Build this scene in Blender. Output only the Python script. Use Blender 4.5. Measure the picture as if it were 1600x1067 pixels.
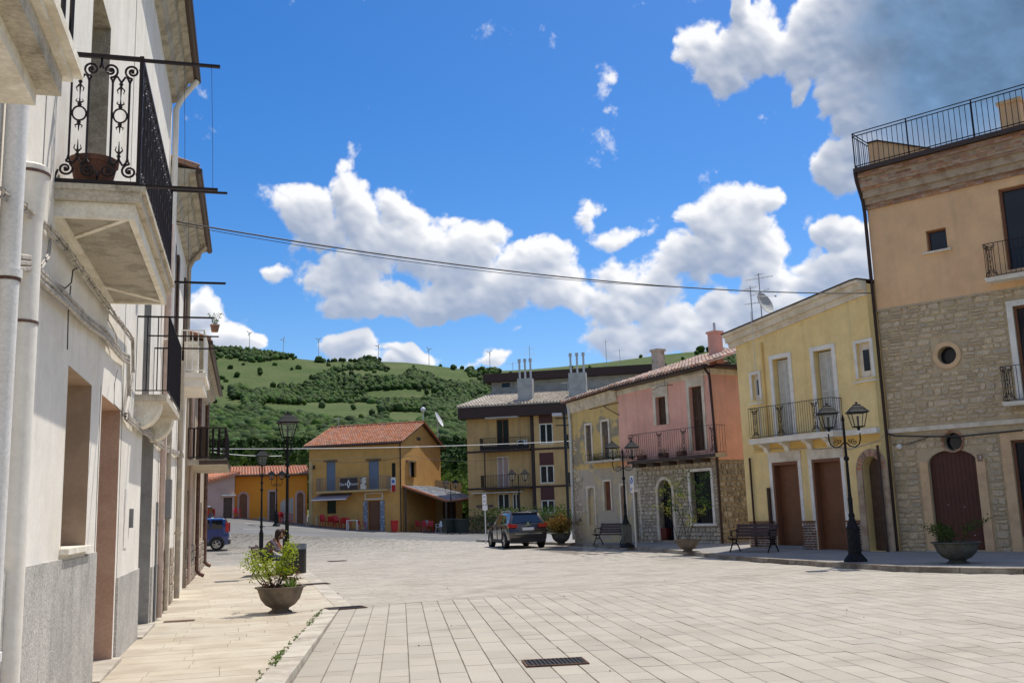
import bpy, bmesh, math, random
from mathutils import Vector, Matrix
random.seed(11)
sc = bpy.context.scene
col = sc.collection
for o in list(bpy.data.objects):
    bpy.data.objects.remove(o)
R_ = math.radians

# ---------------------------------------------------------------- camera
FPX = 1530.0
PITCH, ROLL, YAW, EYE = math.atan(265 / 1530.0), R_(1.9), R_(15.3), 1.65
f0 = Vector((math.sin(YAW), math.cos(YAW), 0)); r0 = Vector((math.cos(YAW), -math.sin(YAW), 0)); u0 = Vector((0, 0, 1))
FW = f0 * math.cos(PITCH) + u0 * math.sin(PITCH)
up1 = -f0 * math.sin(PITCH) + u0 * math.cos(PITCH)
RT = r0 * math.cos(ROLL) - up1 * math.sin(ROLL)
UPV = r0 * math.sin(ROLL) + up1 * math.cos(ROLL)
CAM = Vector((0, 0, EYE))
cd = bpy.data.cameras.new('camera'); cam = bpy.data.objects.new('camera', cd); col.objects.link(cam)
m = Matrix((RT, UPV, -FW)).transposed().to_4x4(); m.translation = CAM
cam.matrix_world = m
cd.sensor_width = 36; cd.lens = FPX / 1600 * 36; cd.clip_start = 0.05; cd.clip_end = 12000
sc.camera = cam
sc.render.resolution_x, sc.render.resolution_y = 1024, 682

# ---------------------------------------------------------------- sun, sky, exposure
SUN_AZ, SUN_EL = R_(50), R_(64)          # azimuth clockwise from +Y
sd = Vector((math.sin(SUN_AZ) * math.cos(SUN_EL), math.cos(SUN_AZ) * math.cos(SUN_EL), math.sin(SUN_EL)))
sl = bpy.data.lights.new('sun', 'SUN'); sl.energy = 3.3; sl.angle = R_(0.53); sl.color = (1.0, 0.95, 0.87)
so = bpy.data.objects.new('sun', sl); col.objects.link(so)
so.rotation_euler = sd.to_track_quat('Z', 'Y').to_euler(); so.location = (20, 20, 60)
sc.view_settings.view_transform = 'Standard'; sc.view_settings.look = 'None'
sc.view_settings.exposure = 0.30; sc.view_settings.gamma = 1.0
sc.view_settings.use_curve_mapping = False

world = bpy.data.worlds.new('World'); sc.world = world; world.use_nodes = True
# The sky: Nishita air with cumulus over it. Where each cloud stands is given by world direction;
# its billows are noise, its shading comes from the cloud matter between each point and the sun.
import numpy as np
def azel(u, v):
    d = (FW * FPX + RT * (u - 800) + UPV * (533.5 - v)).normalized()
    return math.degrees(math.atan2(d.x, d.y)), math.degrees(math.asin(d.z))
CLOUD_PX = [
    (470, 318, 60, 30, 1.1), (540, 292, 36, 34, 1.2), (565, 335, 44, 40, 1.2), (505, 350, 50, 26, 1.0), (640, 352, 52, 24, .9), (690, 356, 36, 10, .5),
    (540, 425, 60, 40, 1.2), (600, 390, 55, 45, 1.3), (660, 395, 60, 45, 1.4), (740, 405, 70, 42, 1.5), (830, 415, 60, 36, 1.3), (760, 455, 110, 40, 1.5), (860, 455, 60, 32, 1.1),
    (570, 470, 80, 30, 1.6), (660, 470, 120, 26, 1.7), (930, 470, 70, 26, 1.0), (1000, 440, 60, 34, 1.0), (1075, 410, 60, 36, 1.2), (1120, 350, 60, 32, 1.2), (1160, 325, 40, 28, 1.1),
    (1150, 385, 60, 44, 1.3), (1190, 425, 34, 30, .9), (1040, 490, 110, 30, 1.2), (1000, 535, 90, 30, 1.2), (1150, 490, 90, 40, 1.3), (1230, 475, 40, 26, 1.0), (1090, 530, 80, 34, 1.2),
    (535, 538, 46, 24, 1.1), (640, 552, 55, 12, .8), (345, 525, 42, 26, 1.0), (310, 490, 30, 26, .9), (775, 562, 26, 14, .9), (690, 575, 60, 12, .6), (600, 575, 90, 14, .6),
    (430, 416, 13, 12, .4), (912, 325, 17, 24, .55), (990, 362, 40, 13, .45),
    (1125, 85, 42, 46, 1.3), (1180, 60, 50, 46, 1.4), (1140, 8, 14, 24, 1.0), (1240, 150, 16, 14, .6), (1296, 170, 16, 12, .6), (1265, 70, 60, 60, 1.6), (1290, 10, 70, 40, 2.2),
    (1400, 50, 130, 120, 4.0), (1560, 60, 200, 170, 5.0), (1330, 120, 60, 60, 1.8), (1490, 200, 150, 100, 3.2), (1340, 200, 36, 34, 1.2), (1325, 255, 46, 40, 1.4), (1370, 230, 50, 60, 1.6),
    (1320, 375, 40, 32, 1.3), (1290, 425, 44, 26, 1.1), (1350, 420, 60, 36, 1.4), (1440, 380, 90, 60, 1.5)]
def cloud_fields(az, el, blobs):
    """az, el: arrays in degrees; returns alpha, light (0..1), thickness"""
    rs = np.random.RandomState(5)
    T = rs.rand(256, 256).astype(np.float32)
    def vn(x, y):
        xi = np.floor(x); yi = np.floor(y); fx = x - xi; fy = y - yi
        fx = fx * fx * fx * (fx * (fx * 6 - 15) + 10); fy = fy * fy * fy * (fy * (fy * 6 - 15) + 10)
        xi = xi.astype(np.int32) & 255; yi = yi.astype(np.int32) & 255
        x1 = (xi + 1) & 255; y1 = (yi + 1) & 255
        a = T[yi, xi]; b = T[yi, x1]; c = T[y1, xi]; d = T[y1, x1]
        return (a + (b - a) * fx) * (1 - fy) + (c + (d - c) * fx) * fy
    def fbm(x, y, f, n, g=.5, bil=False):
        s = 0; A = 1; t = 0
        for k in range(n):
            c, s_ = math.cos(.7 * k), math.sin(.7 * k)
            v = vn((x * c - y * s_) * f + 17.3 * k, (x * s_ + y * c) * f + 9.1 * k)
            if bil: v = np.abs(2 * v - 1)
            s = s + A * v; t += A; A *= g; f *= 2.03
        return s / t
    wx = fbm(az, el, .28, 4) - .5; wy = fbm(az + 50, el + 31, .28, 4) - .5
    X = az + wx * 2.6; Y = el + wy * 2.2
    best = np.full(az.shape, -1.6, np.float32)
    tot = np.zeros(az.shape, np.float32)
    for cx, cy, rx, ry, amp in blobs:
        d2 = ((X - cx) / rx) ** 2 + ((Y - cy) / ry) ** 2
        v = np.maximum(amp * (1.15 - d2), -1.6 - .0 * d2)
        h = np.maximum(.35 - np.abs(best - v), 0) / .35
        best = np.maximum(best, v) + h * h * .35 * .25
    outside = np.clip(np.maximum(np.abs(((az - 15.3 + 180) % 360) - 180) - 31, el - 33) / 5, 0, 1)
    farv = (fbm(az, el * 1.5, .045, 3) - .56) * 9 - (1 - outside) * 4
    best = np.maximum(best, farv)
    bil = fbm(az + wx * 1.5, el + wy * 1.5, .33, 6, .47, True)       # rounded billows with creases
    fine = fbm(az, el, 1.3, 6, .6)
    D = best + .42 + (bil - .42) * 2.5 + (fine - .5) * 1.5
    wisp = fbm(az + wx * 3, (el + wy * 2) * 1.7, .7, 6, .62)
    D = D + (wisp - .5) * .9
    return D.astype(np.float32)
def cloud_image(name, a0, a1, e0, e1, W, H, blobs):
    az, el = np.meshgrid(np.linspace(a0, a1, W), np.linspace(e0, e1, H))
    az = az.astype(np.float32); el = el.astype(np.float32)
    D = cloud_fields(az, el, blobs)
    pd = W / (a1 - a0)
    M = np.maximum(D, 0)
    def blur(A, r):
        r = int(r)
        if r < 1: return A
        for ax in (0, 1):
            P = np.pad(A, [(r, r) if i == ax else (0, 0) for i in (0, 1)], mode='edge')
            c = np.cumsum(P, axis=ax, dtype=np.float64); c = np.concatenate([np.zeros_like(np.take(c, [0], ax)), c], ax)
            n = A.shape[ax]; w = 2 * r + 1
            A = ((np.take(c, range(w, w + n), ax) - np.take(c, range(0, n), ax)) / w).astype(np.float32)
        return A
    def shift(A, dx, dy):
        ix = np.clip(np.arange(W) + int(round(dx)), 0, W - 1); iy = np.clip(np.arange(H) + int(round(dy)), 0, H - 1)
        return A[iy][:, ix]
    od = 0
    for k, (st, wt, br) in enumerate([(.3, .45, .18), (.6, .6, .22), (1.1, .7, .32), (1.8, .75, .5), (2.8, .7, .8)]):
        od = od + wt * blur(shift(np.minimum(M, 1.6), st * .45 * pd, st * pd), br * pd)
    big = blur(blur(M, 1.1 * pd), .8 * pd) + .25 * (M - blur(M, 1.0 * pd))
    # facet light: slope of the billow surface towards the sun
    S = blur(blur(np.minimum(M, 3), .16 * pd), .16 * pd) * .9 + np.minimum(M, 3) * .1
    gx = np.gradient(S, axis=1) * pd; gy = np.gradient(S, axis=0) * pd
    facet = np.clip(-(gx * .35 + gy * .9) * .13, -.22, .22)
    lit = np.exp(-od * .42) * 1.22 + .05
    lit = np.clip(lit + facet * (.35 + lit), 0, 1.15)
    al = np.clip((D + .18) / .95, 0, 1); al = al * al * (3 - 2 * al)
    big = big + 1.3 * (fbm1(az, el) - .5); thick = np.clip((big - 1.5) / 3.2, 0, 1); thick = thick * thick * (3 - 2 * thick)
    sh = np.stack([.155 + .0 * el, .20 + 0 * el, .29 + 0 * el], -1)          # scene-linear shade and light of the cloud
    sh = sh * (1.6 + .5 * np.clip(1 - el / 18, 0, 1))[..., None]
    hi = np.array([.93, .93, .94])
    l = np.clip(lit, 0, 1)[..., None]
    c = sh * (1 - l) + hi * l
    dk = np.array([.13, .225, .37])
    c = c * (1 - thick[..., None]) + dk * thick[..., None] * (1 + .9 * (fbm1(az * 1.7 + 30, el * 1.7) - .45))[..., None]
    img = np.concatenate([c, al[..., None]], -1).astype(np.float32)
    return img
def fbm1(az, el):
    rs = np.random.RandomState(9); out = 0; A = 1.; f = .25; t = 0
    for k in range(5):
        T = rs.rand(64, 64).astype(np.float32); x = az * f + el * f * .4 + 9; y = el * f * 1.3 + 5; xi = np.floor(x); yi = np.floor(y); fx = x - xi; fy = y - yi
        fx = fx * fx * (3 - 2 * fx); fy = fy * fy * (3 - 2 * fy); xi = xi.astype(int) & 63; yi = yi.astype(int) & 63; x1 = (xi + 1) & 63; y1 = (yi + 1) & 63
        out = out + A * ((T[yi, xi] * (1 - fx) + T[yi, x1] * fx) * (1 - fy) + (T[y1, xi] * (1 - fx) + T[y1, x1] * fx) * fy); t += A; A *= .55; f *= 2.1
    return out / t
def fbm0(az, el):
    return .5 + .25 * np.sin(az * .31 + 1.3 * np.sin(el * .27)) + .2 * np.sin(el * .45 + az * .13)
CLOUDS = []
for (u, v, ru, rv, amp) in CLOUD_PX:
    a, e = azel(u, v)
    CLOUDS.append((a, e, ru / 1530 * 57.3 * .98, rv / 1530 * 57.3 * .98, amp))
def make_sky():
    nt = world.node_tree; N = nt.nodes; Lk = nt.links; N.clear()
    def mt(op, a, b=None, c=None, clamp=False):
        n = N.new('ShaderNodeMath'); n.operation = op; n.use_clamp = clamp
        for i, x in enumerate((a, b, c)):
            if x is None: continue
            if isinstance(x, (int, float)): n.inputs[i].default_value = x
            else: Lk.new(x, n.inputs[i])
        return n.outputs[0]
    def mix(f, a, b):
        n = N.new('ShaderNodeMix'); n.data_type = 'RGBA'
        for s, x in ((n.inputs['Factor'], f), (n.inputs['A'], a), (n.inputs['B'], b)):
            if isinstance(x, (int, float)): s.default_value = x
            else: Lk.new(x, s)
        return n.outputs['Result']
    tc = N.new('ShaderNodeTexCoord')
    s = N.new('ShaderNodeSeparateXYZ'); Lk.new(tc.outputs['Generated'], s.inputs[0])
    az = mt('MULTIPLY', mt('ARCTAN2', s.outputs[0], s.outputs[1]), 180 / math.pi)
    el = mt('MULTIPLY', mt('ARCSINE', s.outputs[2]), 180 / math.pi)
    def tex(name, a0, a1, e0, e1, W, H):
        px = cloud_image(name, a0, a1, e0, e1, W, H, CLOUDS)
        im = bpy.data.images.new(name, W, H, alpha=True, float_buffer=True)
        im.colorspace_settings.name = 'Non-Color'; im.alpha_mode = 'CHANNEL_PACKED'
        im.pixels.foreach_set(px.ravel()); im.pack()
        c = N.new('ShaderNodeCombineXYZ')
        x = mt('MULTIPLY', mt('SUBTRACT', az, a0), 1 / (a1 - a0)); y = mt('MULTIPLY', mt('SUBTRACT', el, e0), 1 / (e1 - e0))
        Lk.new(x, c.inputs[0]); Lk.new(y, c.inputs[1])
        t = N.new('ShaderNodeTexImage'); t.image = im; t.extension = 'EXTEND'; t.interpolation = 'Linear'
        Lk.new(c.outputs[0], t.inputs[0])
        ins = mt('MULTIPLY', mt('MULTIPLY', mt('GREATER_THAN', x, 0), mt('LESS_THAN', x, 1)), mt('MULTIPLY', mt('GREATER_THAN', y, 0), mt('LESS_THAN', y, 1)))
        return t, ins
    A, ia = tex('clouds_wide', -180, 180, -2, 90, 1440, 368)
    B, ib = tex('clouds_near_view', -25, 56, -2, 44, 1944, 1104)
    colr = mix(ib, A.outputs['Color'], B.outputs['Color'])
    alp = mt('ADD', mt('MULTIPLY', B.outputs['Alpha'], ib), mt('MULTIPLY', A.outputs['Alpha'], mt('SUBTRACT', 1, ib)))
    up = mt('MULTIPLY', mt('ADD', s.outputs[2], .0), 40, clamp=True)
    sky = N.new('ShaderNodeTexSky'); sky.sky_type = 'NISHITA'; sky.sun_disc = False
    sky.sun_elevation = SUN_EL; sky.sun_rotation = SUN_AZ
    sky.altitude = 600; sky.air_density = 1.0; sky.dust_density = 0.8; sky.ozone_density = 2.5
    hs = N.new('ShaderNodeHueSaturation'); hs.inputs['Saturation'].default_value = SKY_SAT; hs.inputs['Value'].default_value = SKY_VAL
    hs.inputs['Hue'].default_value = SKY_HUE
    Lk.new(sky.outputs[0], hs.inputs['Color'])
    g = N.new('ShaderNodeVectorMath'); g.operation = 'SCALE'; Lk.new(colr, g.inputs[0]); g.inputs['Scale'].default_value = CLOUD_GAIN / SKY_STR
    res = mix(mt('MULTIPLY', mt('MULTIPLY', alp, up), .98), hs.outputs[0], g.outputs[0])
    bg = N.new('ShaderNodeBackground'); bg.inputs['Strength'].default_value = SKY_STR
    Lk.new(res, bg.inputs['Color'])
    out = N.new('ShaderNodeOutputWorld'); Lk.new(bg.outputs[0], out.inputs['Surface'])
    world.cycles.sampling_method = 'MANUAL'; world.cycles.sample_map_resolution = 512
SKY_SAT, SKY_VAL, SKY_HUE, SKY_STR, CLOUD_GAIN = 1.42, .88, .507, .13, .88
make_sky()
# ---------------------------------------------------------------- materials
def mat(name, c, rough=.85, c2=None, ns=2.5, nt=(.42, .62), fine=(45, .12), bump=(60, .25), var=0., metal=0., streak=None, spec=.4, trans=0., vein=None, coat=0., bcol=None, alpha=1., band=None):
    """one procedural material; c base colour, c2 patches of a second colour, streak = (colour, amount) vertical stains,
    var = brightness scatter from piece to piece, fine = (scale, amount) grain, bump = (scale, strength)"""
    M_ = bpy.data.materials.new(name); M_.use_nodes = True
    nt_ = M_.node_tree; N = nt_.nodes; L = nt_.links
    b = N['Principled BSDF']
    geo = N.new('ShaderNodeNewGeometry'); pos = geo.outputs['Position']
    def noise(scale, det=4, rgh=.55, vec=None, sc3=None):
        n = N.new('ShaderNodeTexNoise'); n.inputs['Scale'].default_value = scale; n.inputs['Detail'].default_value = det
        n.inputs['Roughness'].default_value = rgh
        v = vec or pos
        if sc3:
            q = N.new('ShaderNodeVectorMath'); q.operation = 'MULTIPLY'; L.new(v, q.inputs[0]); q.inputs[1].default_value = sc3; v = q.outputs[0]
        L.new(v, n.inputs['Vector']); return n.outputs['Fac']
    def ramp(fac, lo, hi):
        r = N.new('ShaderNodeMapRange'); r.interpolation_type = 'SMOOTHSTEP'; r.inputs[1].default_value = lo; r.inputs[2].default_value = hi
        L.new(fac, r.inputs[0]); return r.outputs[0]
    def mix(f, a, b2, mode='MIX'):
        n = N.new('ShaderNodeMix'); n.data_type = 'RGBA'; n.blend_type = mode
        for s, x in ((n.inputs['Factor'], f), (n.inputs['A'], a), (n.inputs['B'], b2)):
            if isinstance(x, (int, float)): s.default_value = x
            elif isinstance(x, tuple): s.default_value = (*x, 1)
            else: L.new(x, s)
        return n.outputs['Result']
    colr = tuple(c)
    if c2: colr = mix(ramp(noise(ns, 6, .62), *nt), colr, tuple(c2))
    if streak:
        colr = mix(mt_mul(N, L, ramp(noise(1.0, 5, .6, sc3=(3.5, 3.5, .28)), .46, .74), streak[1]), colr, tuple(streak[0]))
    if streak and bump:
        v = N.new('ShaderNodeMapRange'); v.inputs[1].default_value = .3; v.inputs[2].default_value = .7; v.inputs[3].default_value = .88; v.inputs[4].default_value = 1.08
        L.new(noise(1.7, 8, .7), v.inputs[0]); cc = N.new('ShaderNodeCombineColor'); [L.new(v.outputs[0], cc.inputs[i]) for i in range(3)]
        colr = mix(1.0, colr, cc.outputs[0], 'MULTIPLY')
    if fine and fine[1]:
        v = N.new('ShaderNodeMapRange'); v.inputs[3].default_value = 1 - fine[1]; v.inputs[4].default_value = 1 + fine[1]
        v.inputs[1].default_value = .3; v.inputs[2].default_value = .7
        L.new(noise(fine[0], 5, .65), v.inputs[0])
        cc = N.new('ShaderNodeCombineColor'); [L.new(v.outputs[0], cc.inputs[i]) for i in range(3)]
        colr = mix(1.0, colr, cc.outputs[0], 'MULTIPLY')
    if var:
        oi = N.new('ShaderNodeObjectInfo'); a = N.new('ShaderNodeMath'); a.operation = 'ADD'
        L.new(oi.outputs['Random'], a.inputs[0]); L.new(geo.outputs['Random Per Island'], a.inputs[1])
        fr = N.new('ShaderNodeMath'); fr.operation = 'FRACT'; L.new(a.outputs[0], fr.inputs[0])
        wn = N.new('ShaderNodeTexWhiteNoise'); wn.noise_dimensions = '1D'; L.new(fr.outputs[0], wn.inputs['W'])
        hs = N.new('ShaderNodeHueSaturation')
        sx = N.new('ShaderNodeSeparateColor'); L.new(wn.outputs['Color'], sx.inputs[0])
        for k, (sock, lo, hi) in enumerate((('Hue', .5 - .012 * min(var, .5), .5 + .012 * min(var, .5)), ('Saturation', 1 - .6 * var, 1 + .5 * var), ('Value', 1 - var, 1 + var * .8))):
            mr = N.new('ShaderNodeMapRange'); mr.inputs[3].default_value = lo; mr.inputs[4].default_value = hi
            L.new(sx.outputs[k], mr.inputs[0]); L.new(mr.outputs[0], hs.inputs[sock])
        L.new(colr, hs.inputs['Color']) if not isinstance(colr, tuple) else setattr(hs.inputs['Color'], 'default_value', (*colr, 1))
        colr = hs.outputs[0]
    if isinstance(colr, tuple): b.inputs['Base Color'].default_value = (*colr, 1)
    else: L.new(colr, b.inputs['Base Color'])
    b.inputs['Roughness'].default_value = rough; b.inputs['Metallic'].default_value = metal
    b.inputs['Specular IOR Level'].default_value = spec
    if trans: b.inputs['Transmission Weight'].default_value = trans
    if coat: b.inputs['Coat Weight'].default_value = coat; b.inputs['Coat Roughness'].default_value = .04
    if alpha < 1: b.inputs['Alpha'].default_value = alpha
    if bump and bump[1]:
        bp = N.new('ShaderNodeBump'); bp.inputs['Strength'].default_value = bump[1]; bp.inputs['Distance'].default_value = .6 / bump[0]
        L.new(noise(bump[0], 5, .6), bp.inputs['Height']); L.new(bp.outputs[0], b.inputs['Normal'])
    return M_
def mt_mul(N, L, a, k):
    n = N.new('ShaderNodeMath'); n.operation = 'MULTIPLY'; L.new(a, n.inputs[0]); n.inputs[1].default_value = k; return n.outputs[0]
def leafmat(name, c, var=.35, tl=.35):
    M_ = bpy.data.materials.new(name); M_.use_nodes = True
    N = M_.node_tree.nodes; L = M_.node_tree.links; b = N['Principled BSDF']
    geo = N.new('ShaderNodeNewGeometry'); oi = N.new('ShaderNodeObjectInfo')
    a = N.new('ShaderNodeMath'); a.operation = 'ADD'; L.new(oi.outputs['Random'], a.inputs[0]); L.new(geo.outputs['Random Per Island'], a.inputs[1])
    wn = N.new('ShaderNodeTexWhiteNoise'); wn.noise_dimensions = '1D'; L.new(a.outputs[0], wn.inputs['W'])
    n = N.new('ShaderNodeTexNoise'); n.inputs['Scale'].default_value = .9; L.new(geo.outputs['Position'], n.inputs['Vector'])
    sx = N.new('ShaderNodeSeparateColor'); L.new(wn.outputs['Color'], sx.inputs[0])
    hs = N.new('ShaderNodeHueSaturation'); hs.inputs['Color'].default_value = (*c, 1)
    for k, (sock, lo, hi) in enumerate((('Hue', .485, .515), ('Saturation', .85, 1.1), ('Value', 1 - var, 1 + var))):
        mr = N.new('ShaderNodeMapRange'); mr.inputs[3].default_value = lo; mr.inputs[4].default_value = hi
        L.new(sx.outputs[k], mr.inputs[0]); L.new(mr.outputs[0], hs.inputs[sock])
    L.new(hs.outputs[0], b.inputs['Base Color']); b.inputs['Roughness'].default_value = .8; b.inputs['Specular IOR Level'].default_value = .12
    if tl:
        t = N.new('ShaderNodeBsdfTranslucent'); L.new(hs.outputs[0], t.inputs[0]); mx = N.new('ShaderNodeMixShader'); mx.inputs[0].default_value = tl
        L.new(b.outputs[0], mx.inputs[1]); L.new(t.outputs[0], mx.inputs[2]); L.new(mx.outputs[0], N['Material Output'].inputs[0])
    return M_

# ---------------------------------------------------------------- mesh building
class MB:
    def __init__(s, fm=None): s.V = []; s.F = []; s.I = []; s.mi = 0; s.fm = fm
    def v(s, p):
        s.V.append(s.fm(*p) if s.fm else tuple(p)); return len(s.V) - 1
    def f(s, *i): s.F.append(i); s.I.append(s.mi)
    def poly(s, pts): s.f(*[s.v(p) for p in pts])
    def box(s, a, b, ch=0):
        x0, y0, z0 = a; x1, y1, z1 = b
        i = [s.v(p) for p in ((x0, y0, z0), (x1, y0, z0), (x1, y1, z0), (x0, y1, z0), (x0, y0, z1), (x1, y0, z1), (x1, y1, z1), (x0, y1, z1))]
        for q in ((0, 3, 2, 1), (4, 5, 6, 7), (0, 1, 5, 4), (1, 2, 6, 5), (2, 3, 7, 6), (3, 0, 4, 7)): s.f(*[i[k] for k in q])
        return s
    def hexa(s, P):   # 8 corners, bottom ring then top ring
        i = [s.v(p) for p in P]
        for q in ((0, 3, 2, 1), (4, 5, 6, 7), (0, 1, 5, 4), (1, 2, 6, 5), (2, 3, 7, 6), (3, 0, 4, 7)): s.f(*[i[k] for k in q])
        return s
    def obox(s, c, sz, ax=(1, 0, 0), up=(0, 0, 1)):
        ax = Vector(ax).normalized(); up = Vector(up); sd_ = up.cross(ax).normalized(); up = ax.cross(sd_).normalized(); c = Vector(c)
        P = []
        for dz in (-.5, .5):
            for dx, dy in ((-.5, -.5), (.5, -.5), (.5, .5), (-.5, .5)):
                P.append(tuple(c + ax * dx * sz[0] + sd_ * dy * sz[1] + up * dz * sz[2]))
        return s.hexa(P)
    def tube(s, pts, r, n=6, caps=True):
        pts = [Vector(p) for p in pts]; m_ = len(pts)
        rr = r if isinstance(r, (list, tuple)) else [r] * m_
        prev = None; ref = None
        for k in range(m_):
            t = (pts[min(k + 1, m_ - 1)] - pts[max(k - 1, 0)])
            if t.length < 1e-9: t = Vector((0, 0, 1))
            t.normalize()
            if ref is None: ref = Vector((0, 0, 1)) if abs(t.z) < .9 else Vector((1, 0, 0))
            a = (ref - t * ref.dot(t))
            if a.length < 1e-4: a = t.orthogonal()
            a.normalize(); ref = a; b = t.cross(a)
            ring = [s.v(pts[k] + (a * math.cos(2 * math.pi * j / n) + b * math.sin(2 * math.pi * j / n)) * rr[k]) for j in range(n)]
            if prev:
                for j in range(n): s.f(prev[j], prev[(j + 1) % n], ring[(j + 1) % n], ring[j])
            elif caps: s.f(*reversed(ring))
            prev = ring
        if caps: s.f(*prev)
        return s
    def lathe(s, prof, c=(0, 0, 0), n=16, caps=True):
        prev = None
        for r, z in prof:
            ring = [s.v((c[0] + r * math.cos(2 * math.pi * j / n), c[1] + r * math.sin(2 * math.pi * j / n), c[2] + z)) for j in range(n)]
            if prev:
                for j in range(n): s.f(prev[j], prev[(j + 1) % n], ring[(j + 1) % n], ring[j])
            elif caps: s.f(*reversed(ring))
            prev = ring
        if caps: s.f(*prev)
        return s
    def prism(s, poly, y0, y1):   # poly in (x, z), extruded along y
        n = len(poly); a = [s.v((p[0], y0, p[1])) for p in poly]; b = [s.v((p[0], y1, p[1])) for p in poly]
        s.f(*a); s.f(*reversed(b))
        for i in range(n): s.f(a[i], b[i], b[(i + 1) % n], a[(i + 1) % n])
        return s
    def flat(s, poly, z0, z1):    # poly in (x, y), extruded along z
        n = len(poly); a = [s.v((p[0], p[1], z0)) for p in poly]; b = [s.v((p[0], p[1], z1)) for p in poly]
        s.f(*reversed(a)); s.f(*b)
        for i in range(n): s.f(a[i], a[(i + 1) % n], b[(i + 1) % n], b[i])
        return s
    def ball(s, c, r, n=8, m_=6):
        r = r if isinstance(r, (tuple, list)) else (r, r, r)
        prof = [(math.sin(math.pi * k / m_), -math.cos(math.pi * k / m_)) for k in range(m_ + 1)]
        prev = None
        for q, z in prof:
            ring = [s.v((c[0] + r[0] * q * math.cos(2 * math.pi * j / n), c[1] + r[1] * q * math.sin(2 * math.pi * j / n), c[2] + r[2] * z)) for j in range(n)]
            if prev:
                for j in range(n): s.f(prev[j], prev[(j + 1) % n], ring[(j + 1) % n], ring[j])
            prev = ring
        return s
    def leaf(s, c, sz, rnd=random, up=None):
        a = Vector((rnd.gauss(0, 1), rnd.gauss(0, 1), rnd.gauss(0, .7))).normalized(); b = a.orthogonal().normalized()
        b = (b * math.cos(1) + a.cross(b) * math.sin(1)).normalized(); c = Vector(c)
        i = [s.v(c - a * sz), s.v(c + b * sz * .45), s.v(c + a * sz), s.v(c - b * sz * .45)]; s.f(*i)
    def mesh(s, name, mats, smooth=False):
        me = bpy.data.meshes.new(name); me.from_pydata([tuple(v) for v in s.V], [], s.F)
        mats = mats if isinstance(mats, (list, tuple)) else [mats]
        for q in mats: me.materials.append(q)
        if len(mats) > 1: me.polygons.foreach_set('material_index', s.I)
        bm = bmesh.new(); bm.from_mesh(me)
        if smooth: bmesh.ops.remove_doubles(bm, verts=bm.verts, dist=1e-5)
        if len(s.F) < 60000: bmesh.ops.recalc_face_normals(bm, faces=bm.faces)
        bm.to_mesh(me); bm.free()
        if smooth:
            me.polygons.foreach_set('use_smooth', [True] * len(me.polygons))
            try: me.set_sharp_from_angle(angle=R_(38))
            except Exception: pass
        me.update(); return me
    def build(s, name, mats, parent=None, smooth=False, label=None, loc=None):
        o = bpy.data.objects.new(name, s.mesh(name, mats, smooth)); col.objects.link(o)
        if parent: o.parent = parent
        if label: o['label'] = label
        if loc: o.location = loc
        return o
def loose(mb, name, mats, parent=None, smooth=False):
    """every unconnected piece of the builder becomes an object of its own"""
    par = list(range(len(mb.V)))
    def fd(i):
        while par[i] != i: par[i] = par[par[i]]; i = par[i]
        return i
    for f in mb.F:
        r = fd(f[0])
        for i in f[1:]: par[fd(i)] = r
    gr = {}
    for f, m_ in zip(mb.F, mb.I): gr.setdefault(fd(f[0]), []).append((f, m_))
    out = []
    for fs in gr.values():
        k = MB(); mp = {}
        for f, m_ in fs:
            for i in f:
                if i not in mp: mp[i] = len(k.V); k.V.append(mb.V[i])
            k.F.append(tuple(mp[i] for i in f)); k.I.append(m_)
        out.append(k.build(name, mats, parent, smooth))
    return out
def inst(name, me, parent=None, loc=(0, 0, 0), rz=0, sc3=None, rot=None, label=None):
    o = bpy.data.objects.new(name, me); col.objects.link(o)
    if parent: o.parent = parent
    o.location = loc; o.rotation_euler = rot or (0, 0, rz)
    if sc3: o.scale = sc3
    if label: o['label'] = label
    return o
def thing(name, label, cat, loc=(0, 0, 0), rz=0, group=None):
    o = bpy.data.objects.new(name, None); col.objects.link(o); o.location = loc; o.rotation_euler = (0, 0, rz); o.empty_display_size = .2
    return tag(o, label, cat, group)
def tag(o, label=None, cat=None, group=None, kind=None):
    if label: o['label'] = label
    if cat: o['category'] = cat
    if group: o['group'] = group
    if kind: o['kind'] = kind
    return o
def copy_tree(o, parent=None):
    c = o.copy(); col.objects.link(c); c.parent = parent
    for ch in list(o.children): copy_tree(ch, c)
    return c
def place(proto, first, loc, rz, label, group=None):
    o = proto if first else copy_tree(proto)
    o.location = loc; o.rotation_euler = (0, 0, rz); o['label'] = label
    if group: o['group'] = group
    return o
# text as mesh
def text_mesh(s, size, depth=.004):
    cu = bpy.data.curves.new('lettering', 'FONT'); cu.body = s; cu.size = size; cu.extrude = depth; cu.align_x = 'CENTER'; cu.align_y = 'CENTER'; cu.resolution_u = 3
    o = bpy.data.objects.new('lettering', cu); col.objects.link(o)
    bpy.context.view_layer.update()
    me = bpy.data.meshes.new_from_object(o.evaluated_get(bpy.context.evaluated_depsgraph_get()))
    bpy.data.objects.remove(o); return me

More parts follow.
